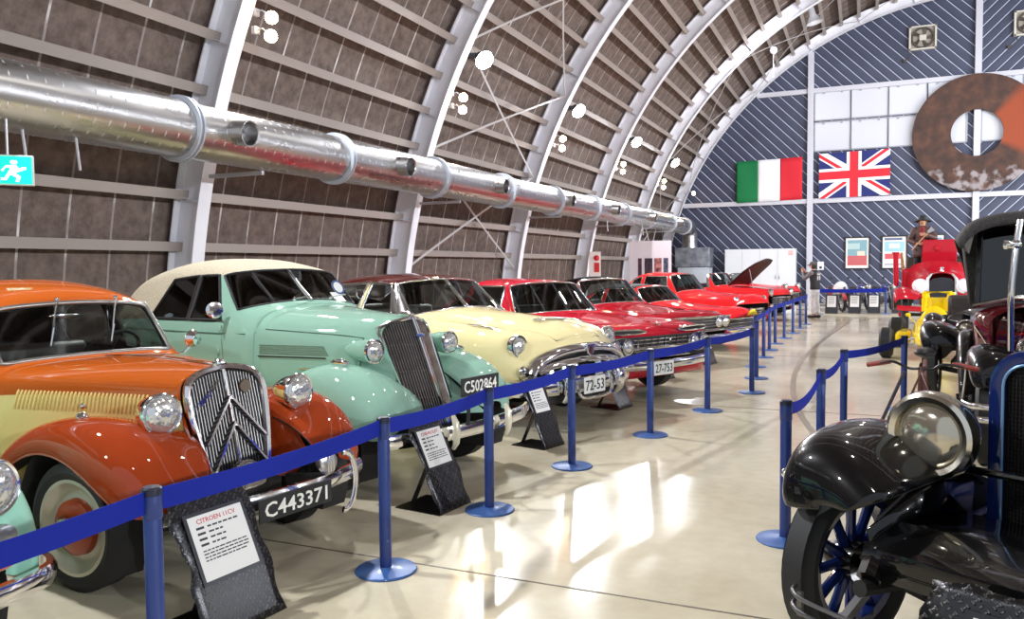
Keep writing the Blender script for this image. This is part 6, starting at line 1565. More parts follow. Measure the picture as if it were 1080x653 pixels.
def car_k():
    t, hd = vintage('touring_car', 'wine red vintage touring car with a black canvas roof, behind the blue car', (1.62, 7.55, 0), R(-94), WINE, WINE, rad_z=1.22, hood_z=1.20, detail=False, fz=.03, wheel_col=WINE, wb=2.35)
    for z in (.56, .46):
        m = MB(); m.tube(catmull([(.42, -.88, z), (.58, -.80, z), (.64, -.4, z), (.65, 0, z), (.64, .4, z), (.58, .80, z), (.42, .88, z)], 5), .024, 8, flat=(.5, 1)); m.build('bumper_bar', CHROME, t)
    big_lamp(t, -.36, -.02, .95, .12, CHROME); big_lamp(t, .36, -.02, .95, .12, CHROME)
    # cowl panel, sill, windscreen and folding roof
    m = MB(); rows = [[V(-.86, y, z) for y, z in ((-.60, .70), (-.66, 1.0), (-.64, 1.16), (-.4, 1.27), (0, 1.30), (.4, 1.27), (.64, 1.16), (.66, 1.0), (.60, .70))], [V(-1.10, y, z) for y, z in ((-.66, .60), (-.745, 1.0), (-.74, 1.24), (-.45, 1.30), (0, 1.32), (.45, 1.30), (.74, 1.24), (.745, 1.0), (.66, .60))], [V(-1.35, y, z) for y, z in ((-.68, .55), (-.76, 1.0), (-.75, 1.22), (-.46, 1.24), (0, 1.24), (.46, 1.24), (.75, 1.22), (.76, 1.0), (.68, .55))]]
    m.grid(rows); m.build('cowl', WINE, t, sub=2)
    m = MB(); m.tube([(-1.08, y, z) for y, z in ((-.76, 1.25), (-.45, 1.325), (0, 1.345), (.45, 1.325), (.76, 1.25))], .026, 8, flat=(1, 1)); m.build('windscreen_sill', CHROME, t)
    for s in (-1, 1):
        m = MB(); m.bar((-1.10, s*.725, 1.26), (-1.22, s*.70, 2.0), .05, .05); m.build('windscreen_post', BLACK, t, smooth=0, bevel=.01)
        m = MB(); m.tube(catmull([(-.60, s*.76, 1.10), (-.66, s*.70, 1.0), (-.70, s*.62, .86), (-.72, s*.56, .72), (-.74, s*.5, .6)], 4), .010, 6); m.build('fender_bead', CHROME, t)
    m = MB(); m.add([V(-1.09, -.70, 1.28), V(-1.09, .70, 1.28), V(-1.21, .68, 2.0), V(-1.21, -.68, 2.0)], [(0, 1, 2, 3)]); m.build('windscreen', DGLASS, t, smooth=0, solid=.006)
    cv = mat('canvas_black', srgb(42, 40, 40), .85); noise_color(cv, srgb(34, 32, 32), srgb(54, 51, 50), 30, 3, bump=.2)
    m = MB(); rows = []
    prof = [(-.90, 1.86), (-.865, 1.93), (-.80, 2.02), (-.66, 2.085), (-.4, 2.12), (0, 2.13), (.4, 2.12), (.66, 2.085), (.80, 2.02), (.865, 1.93), (.90, 1.86)]
    for x, dzz, k in ((-.93, -.10, .97), (-.95, -.015, 1.0), (-1.05, .0, 1.0), (-1.5, .03, 1.0), (-1.9, .02, 1.0), (-2.3, -.0, .98), (-2.65, -.05, .96)):
        rows.append([V(x, y*k, z+dzz) for y, z in prof])
    rows.append([V(-2.85, y*.9, 1.75 if abs(y) < .8 else 1.7) for y, z in prof]); rows.append([V(-2.9, y*.8, 1.2) for y, z in prof])
    m.grid(rows); m.build('folding_roof', cv, t, sub=1, solid=.012)
    for s in (-1, 1):
        m = MB(); m.grid([[V(-1.32, s*.76, 1.25), V(-1.32, s*.80, 1.60), V(-1.30, s*.84, 1.92)], [V(-2.0, s*.76, 1.25), V(-2.0, s*.80, 1.60), V(-2.0, s*.84, 1.93)], [V(-2.45, s*.72, 1.22), V(-2.45, s*.78, 1.6), V(-2.45, s*.82, 1.92)]]); m.build('side_curtain', cv, t, solid=.008)
        m = MB(); m.add([V(-.96, s*.80, 1.90), V(-.96, s*.86, 1.86), V(-1.05, s*.86, 1.80), V(-1.10, s*.80, 1.74), V(-1.10, s*.76, 1.92)], [(0, 1, 2, 3, 4)]); m.build('roof_flap', mat('canvas_lining', srgb(96, 92, 88), .9), t, solid=.006, smooth=0)
    return t
CAR_K = car_k()
def car_l():
    t, hd = vintage('open_tourer', 'low black open vintage car mostly hidden behind the wine red touring car', (1.47, 11.05, 0), R(-95), BLACK, CHROME, rad_z=1.02, hood_z=.95, detail=False, wheel_col=BLACK, wb=2.1, tub=.90)
    big_lamp(t, -.34, .0, .86, .11, CHROME); big_lamp(t, .34, .0, .86, .11, CHROME)
    return t
CAR_L = car_l()

# placard of the blue car, lower right corner
pl = placard((.43, 2.60, 0), R(-112), 'diamond-plate placard at the lower right corner, before the blue car', w=.62, h=.67, tilt=14, lines=True, paper=(.34, .26))

# ---------------------------------------------------------------- bicycle between the blue car and the touring car
def bicycle():
    t = thing('bicycle', 'old bicycle with brown-red hand grips behind the big headlight', 'bicycle', (.37, 6.40, 0), R(-96))
    fm_ = mat('bicycle_frame_brown', srgb(92, 50, 40), .4, .3, .5); gm = mat('grip_red', srgb(132, 48, 38), .55); bk = mat('bicycle_black', srgb(26, 26, 28), .4, .4)
    def whl(x):
        m = MB(); m.lathe((x, 0, .33), (0, 1, 0), [(.295, -.018), (.315, -.022), (.33, 0), (.315, .022), (.295, .018), (.295, -.018)], 40); w_ = m.build('bicycle_wheel', RUBBER, t)
        m = MB()
        for i in range(18):
            a = 2*PI*i/18; m.tube([(x, .02*(-1)**i, .33), (x+.295*math.cos(a), 0, .33+.295*math.sin(a))], .0018, 4)
        m.build('spokes', STEEL, w_, smooth=0)
    whl(0); whl(-1.05)
    m = MB()
    for s in (-1, 1): m.tube([(0, s*.055, .33), (-.06, s*.05, .62), (-.10, s*.03, .72)], .014, 8); m.tube([(.0, s*.075, .33), (-.07, s*.06, .70), (-.10, s*.0, .86)], .008, 6)
    m.tube([(-.10, 0, .70), (-.15, 0, .90)], .02, 8); m.build('fork', fm_, t)
    m = MB(); m.tube([(-.12, 0, .80), (-.52, 0, .38)], .016, 8); m.tube([(-.13, 0, .84), (-.68, 0, .84)], .014, 8); m.tube([(-.52, 0, .34), (-.70, 0, .90)], .016, 8); m.tube([(-.52, 0, .36), (-1.05, .05, .33)], .012, 8); m.tube([(-.68, 0, .82), (-1.05, .05, .33)], .01, 8); m.build('frame', fm_, t)
    m = MB(); m.tube(catmull([(-.10, -.27, .925), (-.08, -.18, .94), (-.10, -.08, .895), (-.14, 0, .89), (-.10, .08, .895), (-.06, .14, .935), (-.10, .27, .92)], 5), .010, 8); m.build('handlebar', bk, t)
    for s in (-1, 1):
        m = MB(); m.tube([(-.09, s*.20, .936), (-.11, s*.26, .925), (-.15, s*.36, .90)], [.015, .02, .018], 10); m.build('hand_grip', gm, t)
    m = MB(); m.ball((0, 0, 0), 1, 14, sc=(.14, .08, .04)); m.v = [tuple(V(*p)+V(-.74, 0, .95)) for p in m.v]; m.build('saddle', bk, t)
    m = MB(); m.tube([(-.0, -.10, .88), (.0, -.24, .52), (.0, -.36, .02)], .012, 6); m.build('side_stand', mat('stand_grey', srgb(70, 70, 78), .4, .5), t)
    m = MB(); m.tube([(-.52, -.09, .20), (-.52, -.09, .34), (-.52, .09, .34), (-.52, .09, .48)], .01, 6); m.build('crank', STEEL, t)
    return t
bicycle()

# ---------------------------------------------------------------- yellow open-wheel racer
YEL = paint('paint_racing_yellow', srgb(232, 200, 26), .3)
def racer():
    t = thing('racing_car', 'yellow open-wheel racing car with exposed black tyres, before the red fire engine', 'car', (1.08, 15.6, 0), R(-97))
    m = MB(); rows = []
    for x, w, z0, z1 in ((.75, .05, .32, .38), (.55, .16, .28, .44), (.15, .28, .20, .56), (-.35, .34, .14, .66), (-.75, .38, .13, .76), (-1.0, .40, .13, .76), (-1.5, .40, .13, .74), (-2.0, .32, .15, .66), (-2.5, .18, .2, .5)):
        rows.append([V(x, s*w*k, z0+(z1-z0)*q) for s, k, q in ((-1, .8, 0), (-1, 1, .3), (-1, .9, .75), (-1, .45, 1), (1, .45, 1), (1, .9, .75), (1, 1, .3), (1, .8, 0))])
    m.grid(rows, cv=True); m.add(rows[0], [tuple(range(8))]); m.build('body', YEL, t, sub=2)
    m = MB(); rows = []
    for x, w, z in ((-.55, .18, .78), (-.62, .24, .90), (-.78, .27, .86)): rows.append([V(x, w*math.cos(a), .55+(z-.55)*math.sin(a)) for a in [PI*i/10 for i in range(11)]])
    m.grid(rows); m.build('wind_deflector', YEL, t, solid=.01)
    m = MB(); m.lathe((-1.15, 0, .70), (0, 0, 1), [(.0, .0), (.24, .0), (.27, .06), (.24, .07), (.22, .04), (0, .035)], 24); m.build('cockpit', MATBLACK, t)
    m = MB(); m.tube([(-1.55, -.24, .5), (-1.55, -.2, 1.12), (-1.55, .2, 1.12), (-1.55, .24, .5)], .045, 8); m.build('roll_hoop', YEL, t)
    m = MB(); m.box((-1.9, 0, .80), (.5, .56, .42)); m.tube([(-1.72, -.2, .95), (-1.72, -.22, 1.12)], .07, 10); m.tube([(-1.72, .2, .95), (-1.72, .22, 1.12)], .07, 10); m.build('engine_cover', YEL, t, bevel=.06)
    for s in (-1, 1):
        m = MB(); m.box((-1.1, s*.52, .3), (.9, .24, .24)); m.build('side_pod', YEL, t, bevel=.06)
        m = MB(); m.tube([(.12, s*.2, .38), (.0, s*.62, .30)], .016, 6); m.tube([(-.1, s*.22, .26), (0, s*.62, .24)], .016, 6); m.tube([(.1, s*.2, .26), (0, s*.62, .24)], .016, 6); m.build('suspension_arm', STEEL, t)
        wheel(t, (0, s*.72, .27), .27, .2, s, rim=STEEL, rr=.165, plain=True); wheel(t, (-2.2, s*.74, .30), .30, .28, s, rim=STEEL, rr=.17, plain=True)
        m = MB(); m.tube([(-2.1, s*.2, .32), (-2.2, s*.6, .30)], .02, 6); m.build('drive_shaft', STEEL, t)
        m = MB(); m.tube([(-.5, s*.3, .6), (-.52, s*.42, .72)], .01, 6); m.ball((-.52, s*.42, .74), .05, 10, sc=(.6, 1, .7)); m.build('wing_mirror', YEL, t)
    m = MB(); text_into(m, 'C2', lambda u, v, w: V(-.12-v*.9, u, .66+.2*(v)+w+.0), .12, 0, .004, .01); m.build('race_number', mat('number_orange', srgb(220, 90, 20), .5), t, smooth=0)
    return t
racer()

# ---------------------------------------------------------------- red fire engine
FRED = paint('paint_fire_red', srgb(178, 24, 40), .3)
def engine():
    t = thing('fire_engine', 'red vintage fire engine facing the camera with round white headlights', 'fire engine', (1.68, 21.6, 0), R(-92))
    m = MB(); pts = [(-.33, .62), (-.33, 1.30), (-.24, 1.42), (0, 1.47), (.24, 1.42), (.33, 1.30), (.33, .62)]
    rows = [[V(x, y*k, z) for y, z in pts] for x, k in ((-.12, 1.0), (.06, 1.0), (.08, .94), (.07, .82), (.03, .80))]; m.grid([[r[i] for r in rows] for i in range(7)]); rs = m.build('radiator_shell', mat('silver_shell', srgb(216, 218, 224), .25, .5), t, smooth=50)
    m = MB(); m.add([V(.035, y*.82, .66+(z-.62)*.80) for y, z in pts], [tuple(range(7))]); m.build('radiator_core', mat('radiator_core_blue', srgb(26, 28, 40), .5), rs, smooth=0)
    m = MB(); m.lathe((-.02, 0, 1.47), (0, 0, 1), [(.05, 0), (.05, .03), (.025, .06), (.06, .1), (0, .12)], 16); m.build('radiator_cap', CHROME, t)
    m = MB(); rows = []
    for x, w, zt in ((-.12, .34, 1.42), (-.9, .46, 1.52), (-1.1, .60, 1.62), (-1.25, .74, 1.72)):
        rows.append([V(x, y*w, z) for y, z in ((-1, .8), (-1, zt-.28), (-.9, zt-.1), (-.5, zt), (0, zt+.02), (.5, zt), (.9, zt-.1), (1, zt-.28), (1, .8))])
    m.grid(rows); m.build('bonnet', FRED, t, sub=1)
    m = MB(); m.box((-1.5, 0, 1.15), (.5, 1.6, .8)); m.build('scuttle', FRED, t, bevel=.05)
    m = MB(); m.box((-1.6, 0, 1.96), (.14, .78, .62)); m.lathe((-1.52, -.05, 2.05), (1, 0, 0), [(.08, 0), (.08, .02), (0, .03)], 16); m.build('dash_box', FRED, t, bevel=.03)
    m = MB(); m.box((-2.6, 0, 1.25), (.5, 1.5, .3)); m.box((-2.9, 0, 1.55), (.16, 1.5, .6)); m.build('bench_seat', SEAT, t, bevel=.05)
    m = MB(); m.box((-2.1, 0, 1.09), (.9, 1.5, .06)); m.build('floor_board', FRED, t, bevel=.01)
    m = MB(); m.box((-3.9, 0, 1.15), (1.9, 1.7, .75)); m.build('body_box', FRED, t, bevel=.04)
    m = MB(); m.box((-2.2, 0, .72), (4.6, .9, .14)); m.build('chassis', mat('fire_chassis', srgb(110, 16, 26), .4), t, bevel=.02)
    for s in (-1, 1):
        headlight(t, (.12, s*.46, 1.13), .165, .2, shellm=mat('lamp_white_enamel', srgb(214, 214, 220), .3, 0, .8), ringm=mat('lamp_white_enamel', srgb(214, 214, 220), .3), lens=mat('white_lens', srgb(232, 234, 240), .2))
        rows = [(.46, .98, .70, .80, .84, .52, .80), (.36, 1.02, .78, .82, .98, .48, .92), (.12, 1.04, .92, .82, 1.10, .46, 1.0), (-.15, 1.04, .95, .82, 1.13, .46, 1.02), (-.45, 1.04, .84, .82, 1.04, .50, .95), (-.7, 1.04, .66, .82, .86, .56, .8), (-.95, 1.04, .52, .84, .64, .62, .62), (-1.5, 1.04, .48, .86, .56, .66, .55)]
        fender(t, 'front_fender', rows, s, FRED)
        wheel(t, (0, s*.78, .44), .44, .16, s, rim=FRED, rr=.31, spokes=10, cap=FRED); wheel(t, (-3.5, s*.78, .44), .44, .2, s, rim=FRED, rr=.31, plain=True)
        m = MB(); m.tube([(-1.1, s*.98, 1.1), (-1.1, s*1.0, 1.9)], .06, 10); m.lathe((-1.1, s*1.0, 1.9), (0, 0, 1), [(.0, 0), (.085, .0), (.085, .06), (0, .06)], 14); m.build('extinguisher', FRED if s < 0 else mat('brass_aged', (.45, .25, .12, 1), .3, 1), t)
        m = MB(); m.tube([(-2.0, s*.80, 1.55), (-2.0, s*.86, 1.95), (-3.4, s*.86, 1.95), (-4.4, s*.86, 1.95), (-4.4, s*.84, 1.5)], .025, 8); m.build('hand_rail', mat('brass_aged', (.45, .25, .12, 1), .3, 1), t)
        m = MB(); m.bar((-.9, s*.62, 1.35), (-.86, s*.95, 1.25), .04, .3); m.build('side_lantern', mat('lamp_white_enamel', srgb(214, 214, 220), .3, 0, .8), t, smooth=0, bevel=.02) if False else None
    bumper_bar(t, [(.46, -.95, .62), (.52, -.5, .60), (.54, 0, .60), (.52, .5, .60), (.46, .95, .62)], .04, .12, FRED)
    m = MB(); m.tube([(0, -.7, .44), (0, .7, .44)], .04, 8); m.build('front_axle', DARK, t)
    ax = V(-.75, 0, .6); m = MB(); c = V(-1.95, .42, 1.62); a_ = V(0, 1, 0); b_ = V(.55, 0, .8).normalized(); m.tube([c+(a_*math.cos(2*PI*i/24)+b_*math.sin(2*PI*i/24))*.22 for i in range(24)], .016, 8, True); m.tube([c, c+V(.4, 0, -.35)], .02, 6); m.tube([c-a_*.22, c+a_*.22], .012, 6); m.build('steering_wheel', MATBLACK, t)
    return t
engine()
# ================================================================ people
SKIN = mat('skin', srgb(202, 152, 124), .55)
def grow(name, joints, edges, m, parent, sub=2, root=0):
    """one continuous surface grown round a skeleton; joints: (position, radius)"""
    me = bpy.data.meshes.new(name); me.from_pydata([tuple(j[0]) for j in joints], edges, [])
    o = bpy.data.objects.new(name, me); COL.objects.link(o)
    md = o.modifiers.new('skin', 'SKIN'); md.use_smooth_shade = True; md.branch_smoothing = .3
    for i, j in enumerate(joints):
        r = j[1] if isinstance(j[1], tuple) else (j[1], j[1])
        me.skin_vertices[0].data[i].radius = r; me.skin_vertices[0].data[i].use_root = (i == root)
    s = o.modifiers.new('sub', 'SUBSURF'); s.levels = s.render_levels = sub
    dg = bpy.context.evaluated_depsgraph_get(); dg.update()
    nm = bpy.data.meshes.new_from_object(o.evaluated_get(dg)); o.modifiers.clear(); o.data = nm
    nm.materials.clear(); nm.materials.append(m)
    for p in nm.polygons: p.use_smooth = True
    o.parent = parent
    return o
def figure(t, P, skin=SKIN):
    """P: pose dictionary of joints (x forward, y left, z up)"""
    J = []; E = []; ix = {}
    def add(k, p, r, to=None):
        J.append((V(*p), r)); ix[k] = len(J)-1
        if to is not None: E.append((ix[to], ix[k]))
    g = P
    add('pelvis', g['pelvis'], (.13, .105)); add('waist', g['waist'], (.125, .10), 'pelvis'); add('chest', g['chest'], (.155, .115), 'waist'); add('neck', g['neck'], .062, 'chest')
    h = V(*g['head'])
    fw = V(*g['face']).normalized()
    add('jaw', tuple(V(*g['neck']).lerp(h, .62)+fw*.012), .082, 'neck'); add('head', tuple(h), (.105, .118), 'jaw'); add('crown', tuple(h+V(0, 0, .085)), .095, 'head'); add('nose', tuple(h+fw*.125-V(0, 0, .02)), .016, 'head')
    for s, k in ((1, 'l'), (-1, 'r')):
        add('sh'+k, g['sh'+k], .062, 'chest'); add('el'+k, g['el'+k], .043, 'sh'+k); add('wr'+k, g['wr'+k], .028, 'el'+k)
        w_ = V(*g['wr'+k]); d = (w_-V(*g['el'+k])).normalized(); hd = V(*g.get('hd'+k, tuple(d))).normalized(); sd = V(*g.get('hs'+k, (0, 0, 1))).normalized()
        add('pa'+k, tuple(w_+hd*.06), (.036, .022), 'wr'+k)
        cu = hd.cross(sd).normalized()*.035*g.get('curl', 1)
        for q, (off, L) in enumerate(((-.03, .055), (-.01, .068), (.01, .072), (.03, .062))):
            b = w_+hd*.085+sd*off
            add('f%d%s' % (q, k), tuple(b), .0095, 'pa'+k); add('g%d%s' % (q, k), tuple(b+hd*L*.6), .0088, 'f%d%s' % (q, k)); add('h%d%s' % (q, k), tuple(b+hd*L+cu), .0075, 'g%d%s' % (q, k))
        add('t0'+k, tuple(w_+hd*.035+sd*.04), .011, 'wr'+k); add('t1'+k, tuple(w_+hd*.075+sd*.06+cu*.5), .009, 't0'+k)
        add('hip'+k, g['hip'+k], .088, 'pelvis'); add('kn'+k, g['kn'+k], .056, 'hip'+k); add('an'+k, g['an'+k], .038, 'kn'+k); add('to'+k, tuple(V(*g['an'+k])+V(*g.get('toe', (.15, 0, -.06)))), .034, 'an'+k)
    b = grow('body', J, E, skin, t)
    side = V(0, 0, 1).cross(fw).normalized()
    m = MB()
    for s in (-1, 1): m.ball(h+fw*.098+side*(s*.034)+V(0, 0, .012), .013, 8)
    m.build('eyes', mat('eye_dark', (.02, .015, .01, 1), .3), t)
    m = MB(); m.tube([h+fw*.096-side*.024-V(0, 0, .06), h+fw*.104-V(0, 0, .062), h+fw*.096+side*.024-V(0, 0, .06)], .005, 6); m.build('mouth', mat('lip', srgb(150, 84, 76), .5), t)
    for s in (-1, 1):
        m = MB(); m.ball((0, 0, 0), 1, 10, sc=(.018, .010, .03)); m.v = [tuple(V(*p)+h+side*(s*.092)-fw*.01) for p in m.v]; m.build('ear', skin, t)
    return ix, J
def garment(t, name, secs, m, n=24):
    """cloth shell through stacked ellipses (x, y, z, half depth, half width)"""
    mb = MB(); rows = [[V(x+a*math.cos(2*PI*i/n), y+b*math.sin(2*PI*i/n), z) for i in range(n)] for x, y, z, a, b in secs]
    mb.grid(rows, cv=True); return mb.build(name, m, t, sub=1, solid=.008)
def sleeve(t, a, b, c, ra, rb, rc, m):
    a, b, c = V(*a), V(*b), V(*c); pts = catmull([a, a.lerp(b, .5), b, b.lerp(c, .5), b.lerp(c, .88)], 3); k = len(pts)
    mb = MB(); mb.tube(pts, [ra+(rb-ra)*min(1, i/(k/2)) if i < k/2 else rb+(rc-rb)*(i-k/2)/(k/2) for i in range(k)], 14); mb.ball(a, ra*1.02, 14)
    return mb.build('sleeve', m, t)
def person():
    t = thing('person', 'person in cap, dark vest and white trousers taking a photo beside the lockers', 'person', (-1.42, 26.95, 0), R(150))
    g = dict(pelvis=(0, 0, .95), waist=(.0, 0, 1.10), chest=(.02, 0, 1.32), neck=(.04, 0, 1.48), head=(.08, 0, 1.63), face=(1, 0, -.05),
             shl=(.03, .17, 1.40), ell=(.24, .20, 1.24), wrl=(.40, .07, 1.44), shr=(.03, -.17, 1.40), elr=(.24, -.22, 1.25), wrr=(.40, -.09, 1.44), hdl=(.6, -.3, .7), hdr=(.6, .3, .7), hsl=(0, 0, 1), hsr=(0, 0, 1),
             hipl=(0, .10, .90), knl=(.03, .12, .50), anl=(-.02, .13, .10), hipr=(0, -.10, .90), knr=(.02, -.13, .50), anr=(-.03, -.15, .10))
    figure(t, g)
    W_ = mat('trousers_white', srgb(212, 212, 216), .8); noise_color(W_, srgb(196, 196, 202), srgb(222, 222, 226), 9, 4, bump=.4)
    grow('trousers', [((0, 0, 1.06), (.155, .125)), ((0, 0, .94), (.155, .125)), ((0, .10, .86), .105), ((.03, .12, .5), .082), ((-.02, .13, .12), .072), ((0, -.10, .86), .105), ((.02, -.13, .5), .082), ((-.03, -.15, .12), .072)], [(0, 1), (1, 2), (2, 3), (3, 4), (1, 5), (5, 6), (6, 7)], W_, t)
    K_ = mat('vest_black', srgb(30, 29, 34), .7); G_ = mat('sleeve_grey', srgb(112, 104, 110), .8)
    garment(t, 'vest', [(0, 0, .89, .125, .172), (0, 0, .97, .13, .176), (0, 0, 1.10, .125, .165), (.015, 0, 1.25, .135, .19), (.02, 0, 1.36, .13, .20), (.03, 0, 1.44, .10, .15), (.035, 0, 1.50, .075, .08)], K_)
    for s in (-1, 1):
        k = 'l' if s > 0 else 'r'
        sleeve(t, g['sh'+k], g['el'+k], g['wr'+k], .078, .06, .042, G_)
        m = MB(); a_ = V(*g['an'+k]); m.ball((0, 0, 0), 1, 14, sc=(.15, .055, .06)); m.v = [tuple(V(p[0], p[1], max(p[2], -.045))+a_+V(.06, 0, -.055)) for p in m.v]; m.build('shoe', MATBLACK, t)
    m = MB(); m.box((-.118, 0, 1.30), (.02, .20, .26)); b_ = m.build('back_print', G_, t, bevel=.008)
    m = MB(); m.box((-.131, 0, 1.37), (.006, .16, .03)); m.box((-.131, .05, 1.26), (.006, .03, .12)); m.box((-.131, -.05, 1.26), (.006, .03, .12)); m.build('print_marks', PAPER, b_, smooth=0)
    C_ = mat('cap_grey', srgb(84, 78, 76), .85)
    m = MB(); m.lathe((.07, 0, 1.665), (0, 0, 1), [(.112, 0), (.112, .03), (.098, .07), (.06, .1), (0, .108)], 24); m.build('cap', C_, t)
    m = MB(); m.prism([(.0, -.085), (.10, -.08), (.135, 0), (.10, .08), (0, .085)], lambda u, v, w: V(.13+u, v, 1.668-u*.2+w), .012); m.build('cap_peak', C_, t)
    m = MB(); m.ball((0, 0, 0), 1, 14, sc=(.10, .105, .11)); m.v = [tuple(V(min(p[0], .01), p[1], p[2])+V(.055, 0, 1.615)) for p in m.v]; m.build('hair', mat('hair_dark', srgb(44, 36, 32), .8), t)
    ph = thing('camera', 'black camera held up by the person in white trousers', 'camera', (-1.42-.50*math.cos(R(30)), 26.95+.50*.5, 1.54), R(150))
    m = MB(); m.box((0, 0, 0), (.04, .14, .085)); m.build('camera_body', MATBLACK, ph, bevel=.01); m = MB(); m.cyl((.02, 0, 0), (.07, 0, 0), .03, n=16); m.build('camera_lens', MATBLACK, ph)
person()
def mannequin():
    t = thing('mannequin', 'mannequin in brown coat and black wide hat standing on the fire engine', 'mannequin', (1.36, 23.42, 1.135), R(-97))
    g = dict(pelvis=(0, 0, .95), waist=(.0, 0, 1.10), chest=(.0, 0, 1.32), neck=(.0, 0, 1.48), head=(.02, 0, 1.61), face=(1, 0, .12),
             shl=(.0, .18, 1.40), ell=(.10, .29, 1.18), wrl=(.28, .10, 1.26), shr=(.0, -.18, 1.40), elr=(.06, -.28, 1.14), wrr=(.26, -.10, 1.03), hdl=(.3, -.8, .1), hdr=(.3, .8, .1), hsl=(.2, 0, 1), hsr=(.2, 0, 1),
             hipl=(0, .10, .90), knl=(.02, .12, .50), anl=(-.02, .13, .09), hipr=(0, -.10, .90), knr=(.02, -.12, .50), anr=(-.03, -.14, .09))
    figure(t, g, mat('mannequin_skin', srgb(196, 150, 122), .4))
    B_ = mat('coat_brown', srgb(74, 46, 42), .55); Rr = mat('shirt_red', srgb(120, 26, 30), .7)
    garment(t, 'coat', [(0, 0, .70, .17, .22), (0, 0, .85, .165, .215), (0, 0, 1.03, .15, .19), (0, 0, 1.15, .145, .18), (0, 0, 1.28, .15, .20), (0, 0, 1.37, .135, .205), (0, 0, 1.44, .10, .15), (0, 0, 1.50, .08, .085)], B_)
    for k in 'lr':
        sleeve(t, g['sh'+k], g['el'+k], g['wr'+k], .085, .07, .056, B_)
        m = MB(); a_ = V(*g['an'+k]); m.ball((0, 0, 0), 1, 14, sc=(.15, .06, .07)); m.v = [tuple(V(p[0], p[1], max(p[2], -.05))+a_+V(.05, 0, -.04)) for p in m.v]; m.build('boot', MATBLACK, t)
    m = MB(); m.ball((0, 0, 0), 1, 16, sc=(.05, .085, .22)); m.v = [tuple(V(*p)+V(.118, 0, 1.28)) for p in m.v]; m.build('shirt_front', Rr, t)
    grow('trousers', [((0, 0, .92), (.15, .12)), ((0, .10, .84), .10), ((.02, .12, .5), .085), ((-.02, .13, .12), .075), ((0, -.10, .84), .10), ((.02, -.12, .5), .085), ((-.03, -.14, .12), .075)], [(0, 1), (1, 2), (2, 3), (0, 4), (4, 5), (5, 6)], mat('trousers_dark', srgb(34, 32, 38), .8), t)
    m = MB(); m.lathe((0, 0, 1.03), (0, 0, 1), [(.195, -.03), (.20, 0), (.195, .03)], 28); m.v = [(p[0]*.85, p[1], p[2]) for p in m.v]; m.build('belt', MATBLACK, t)
    m = MB(); m.box((.165, 0, 1.03), (.02, .08, .06)); m.build('belt_buckle', STEEL, t, bevel=.006)
    m = MB(); m.lathe((.0, 0, 1.655), (-.12, 0, 1), [(.21, -.035), (.20, -.03), (.115, .005), (.11, .06), (.085, .11), (0, .125)], 28); m.build('hat', MATBLACK, t, solid=.008)
    m = MB(); m.ball((0, 0, 0), 1, 14, sc=(.095, .10, .15)); m.v = [tuple(V(min(p[0], .045), p[1], p[2])+V(-.03, 0, 1.58)) for p in m.v]; m.build('hair', mat('hair_dark', srgb(44, 36, 32), .8), t)
    a = thing('axe', 'wooden-handled axe held slantwise by the mannequin in the brown coat', 'axe', (1.36, 23.42, 1.135), R(-97))
    m = MB(); m.tube([(.30, -.22, .88), (.33, -.02, 1.12), (.35, .20, 1.38)], .017, 8); m.build('handle', mat('axe_wood', srgb(168, 128, 96), .5), a)
    m = MB(); m.prism([(-.03, -.03), (.12, -.07), (.12, .07), (-.03, .03)], lambda u, v, w: V(.34+w, .17+u*.75-v*.6, 1.345+v*.75+u*.6), .025); m.build('axe_head', STEEL, a, smooth=0)
mannequin()
m = MB()
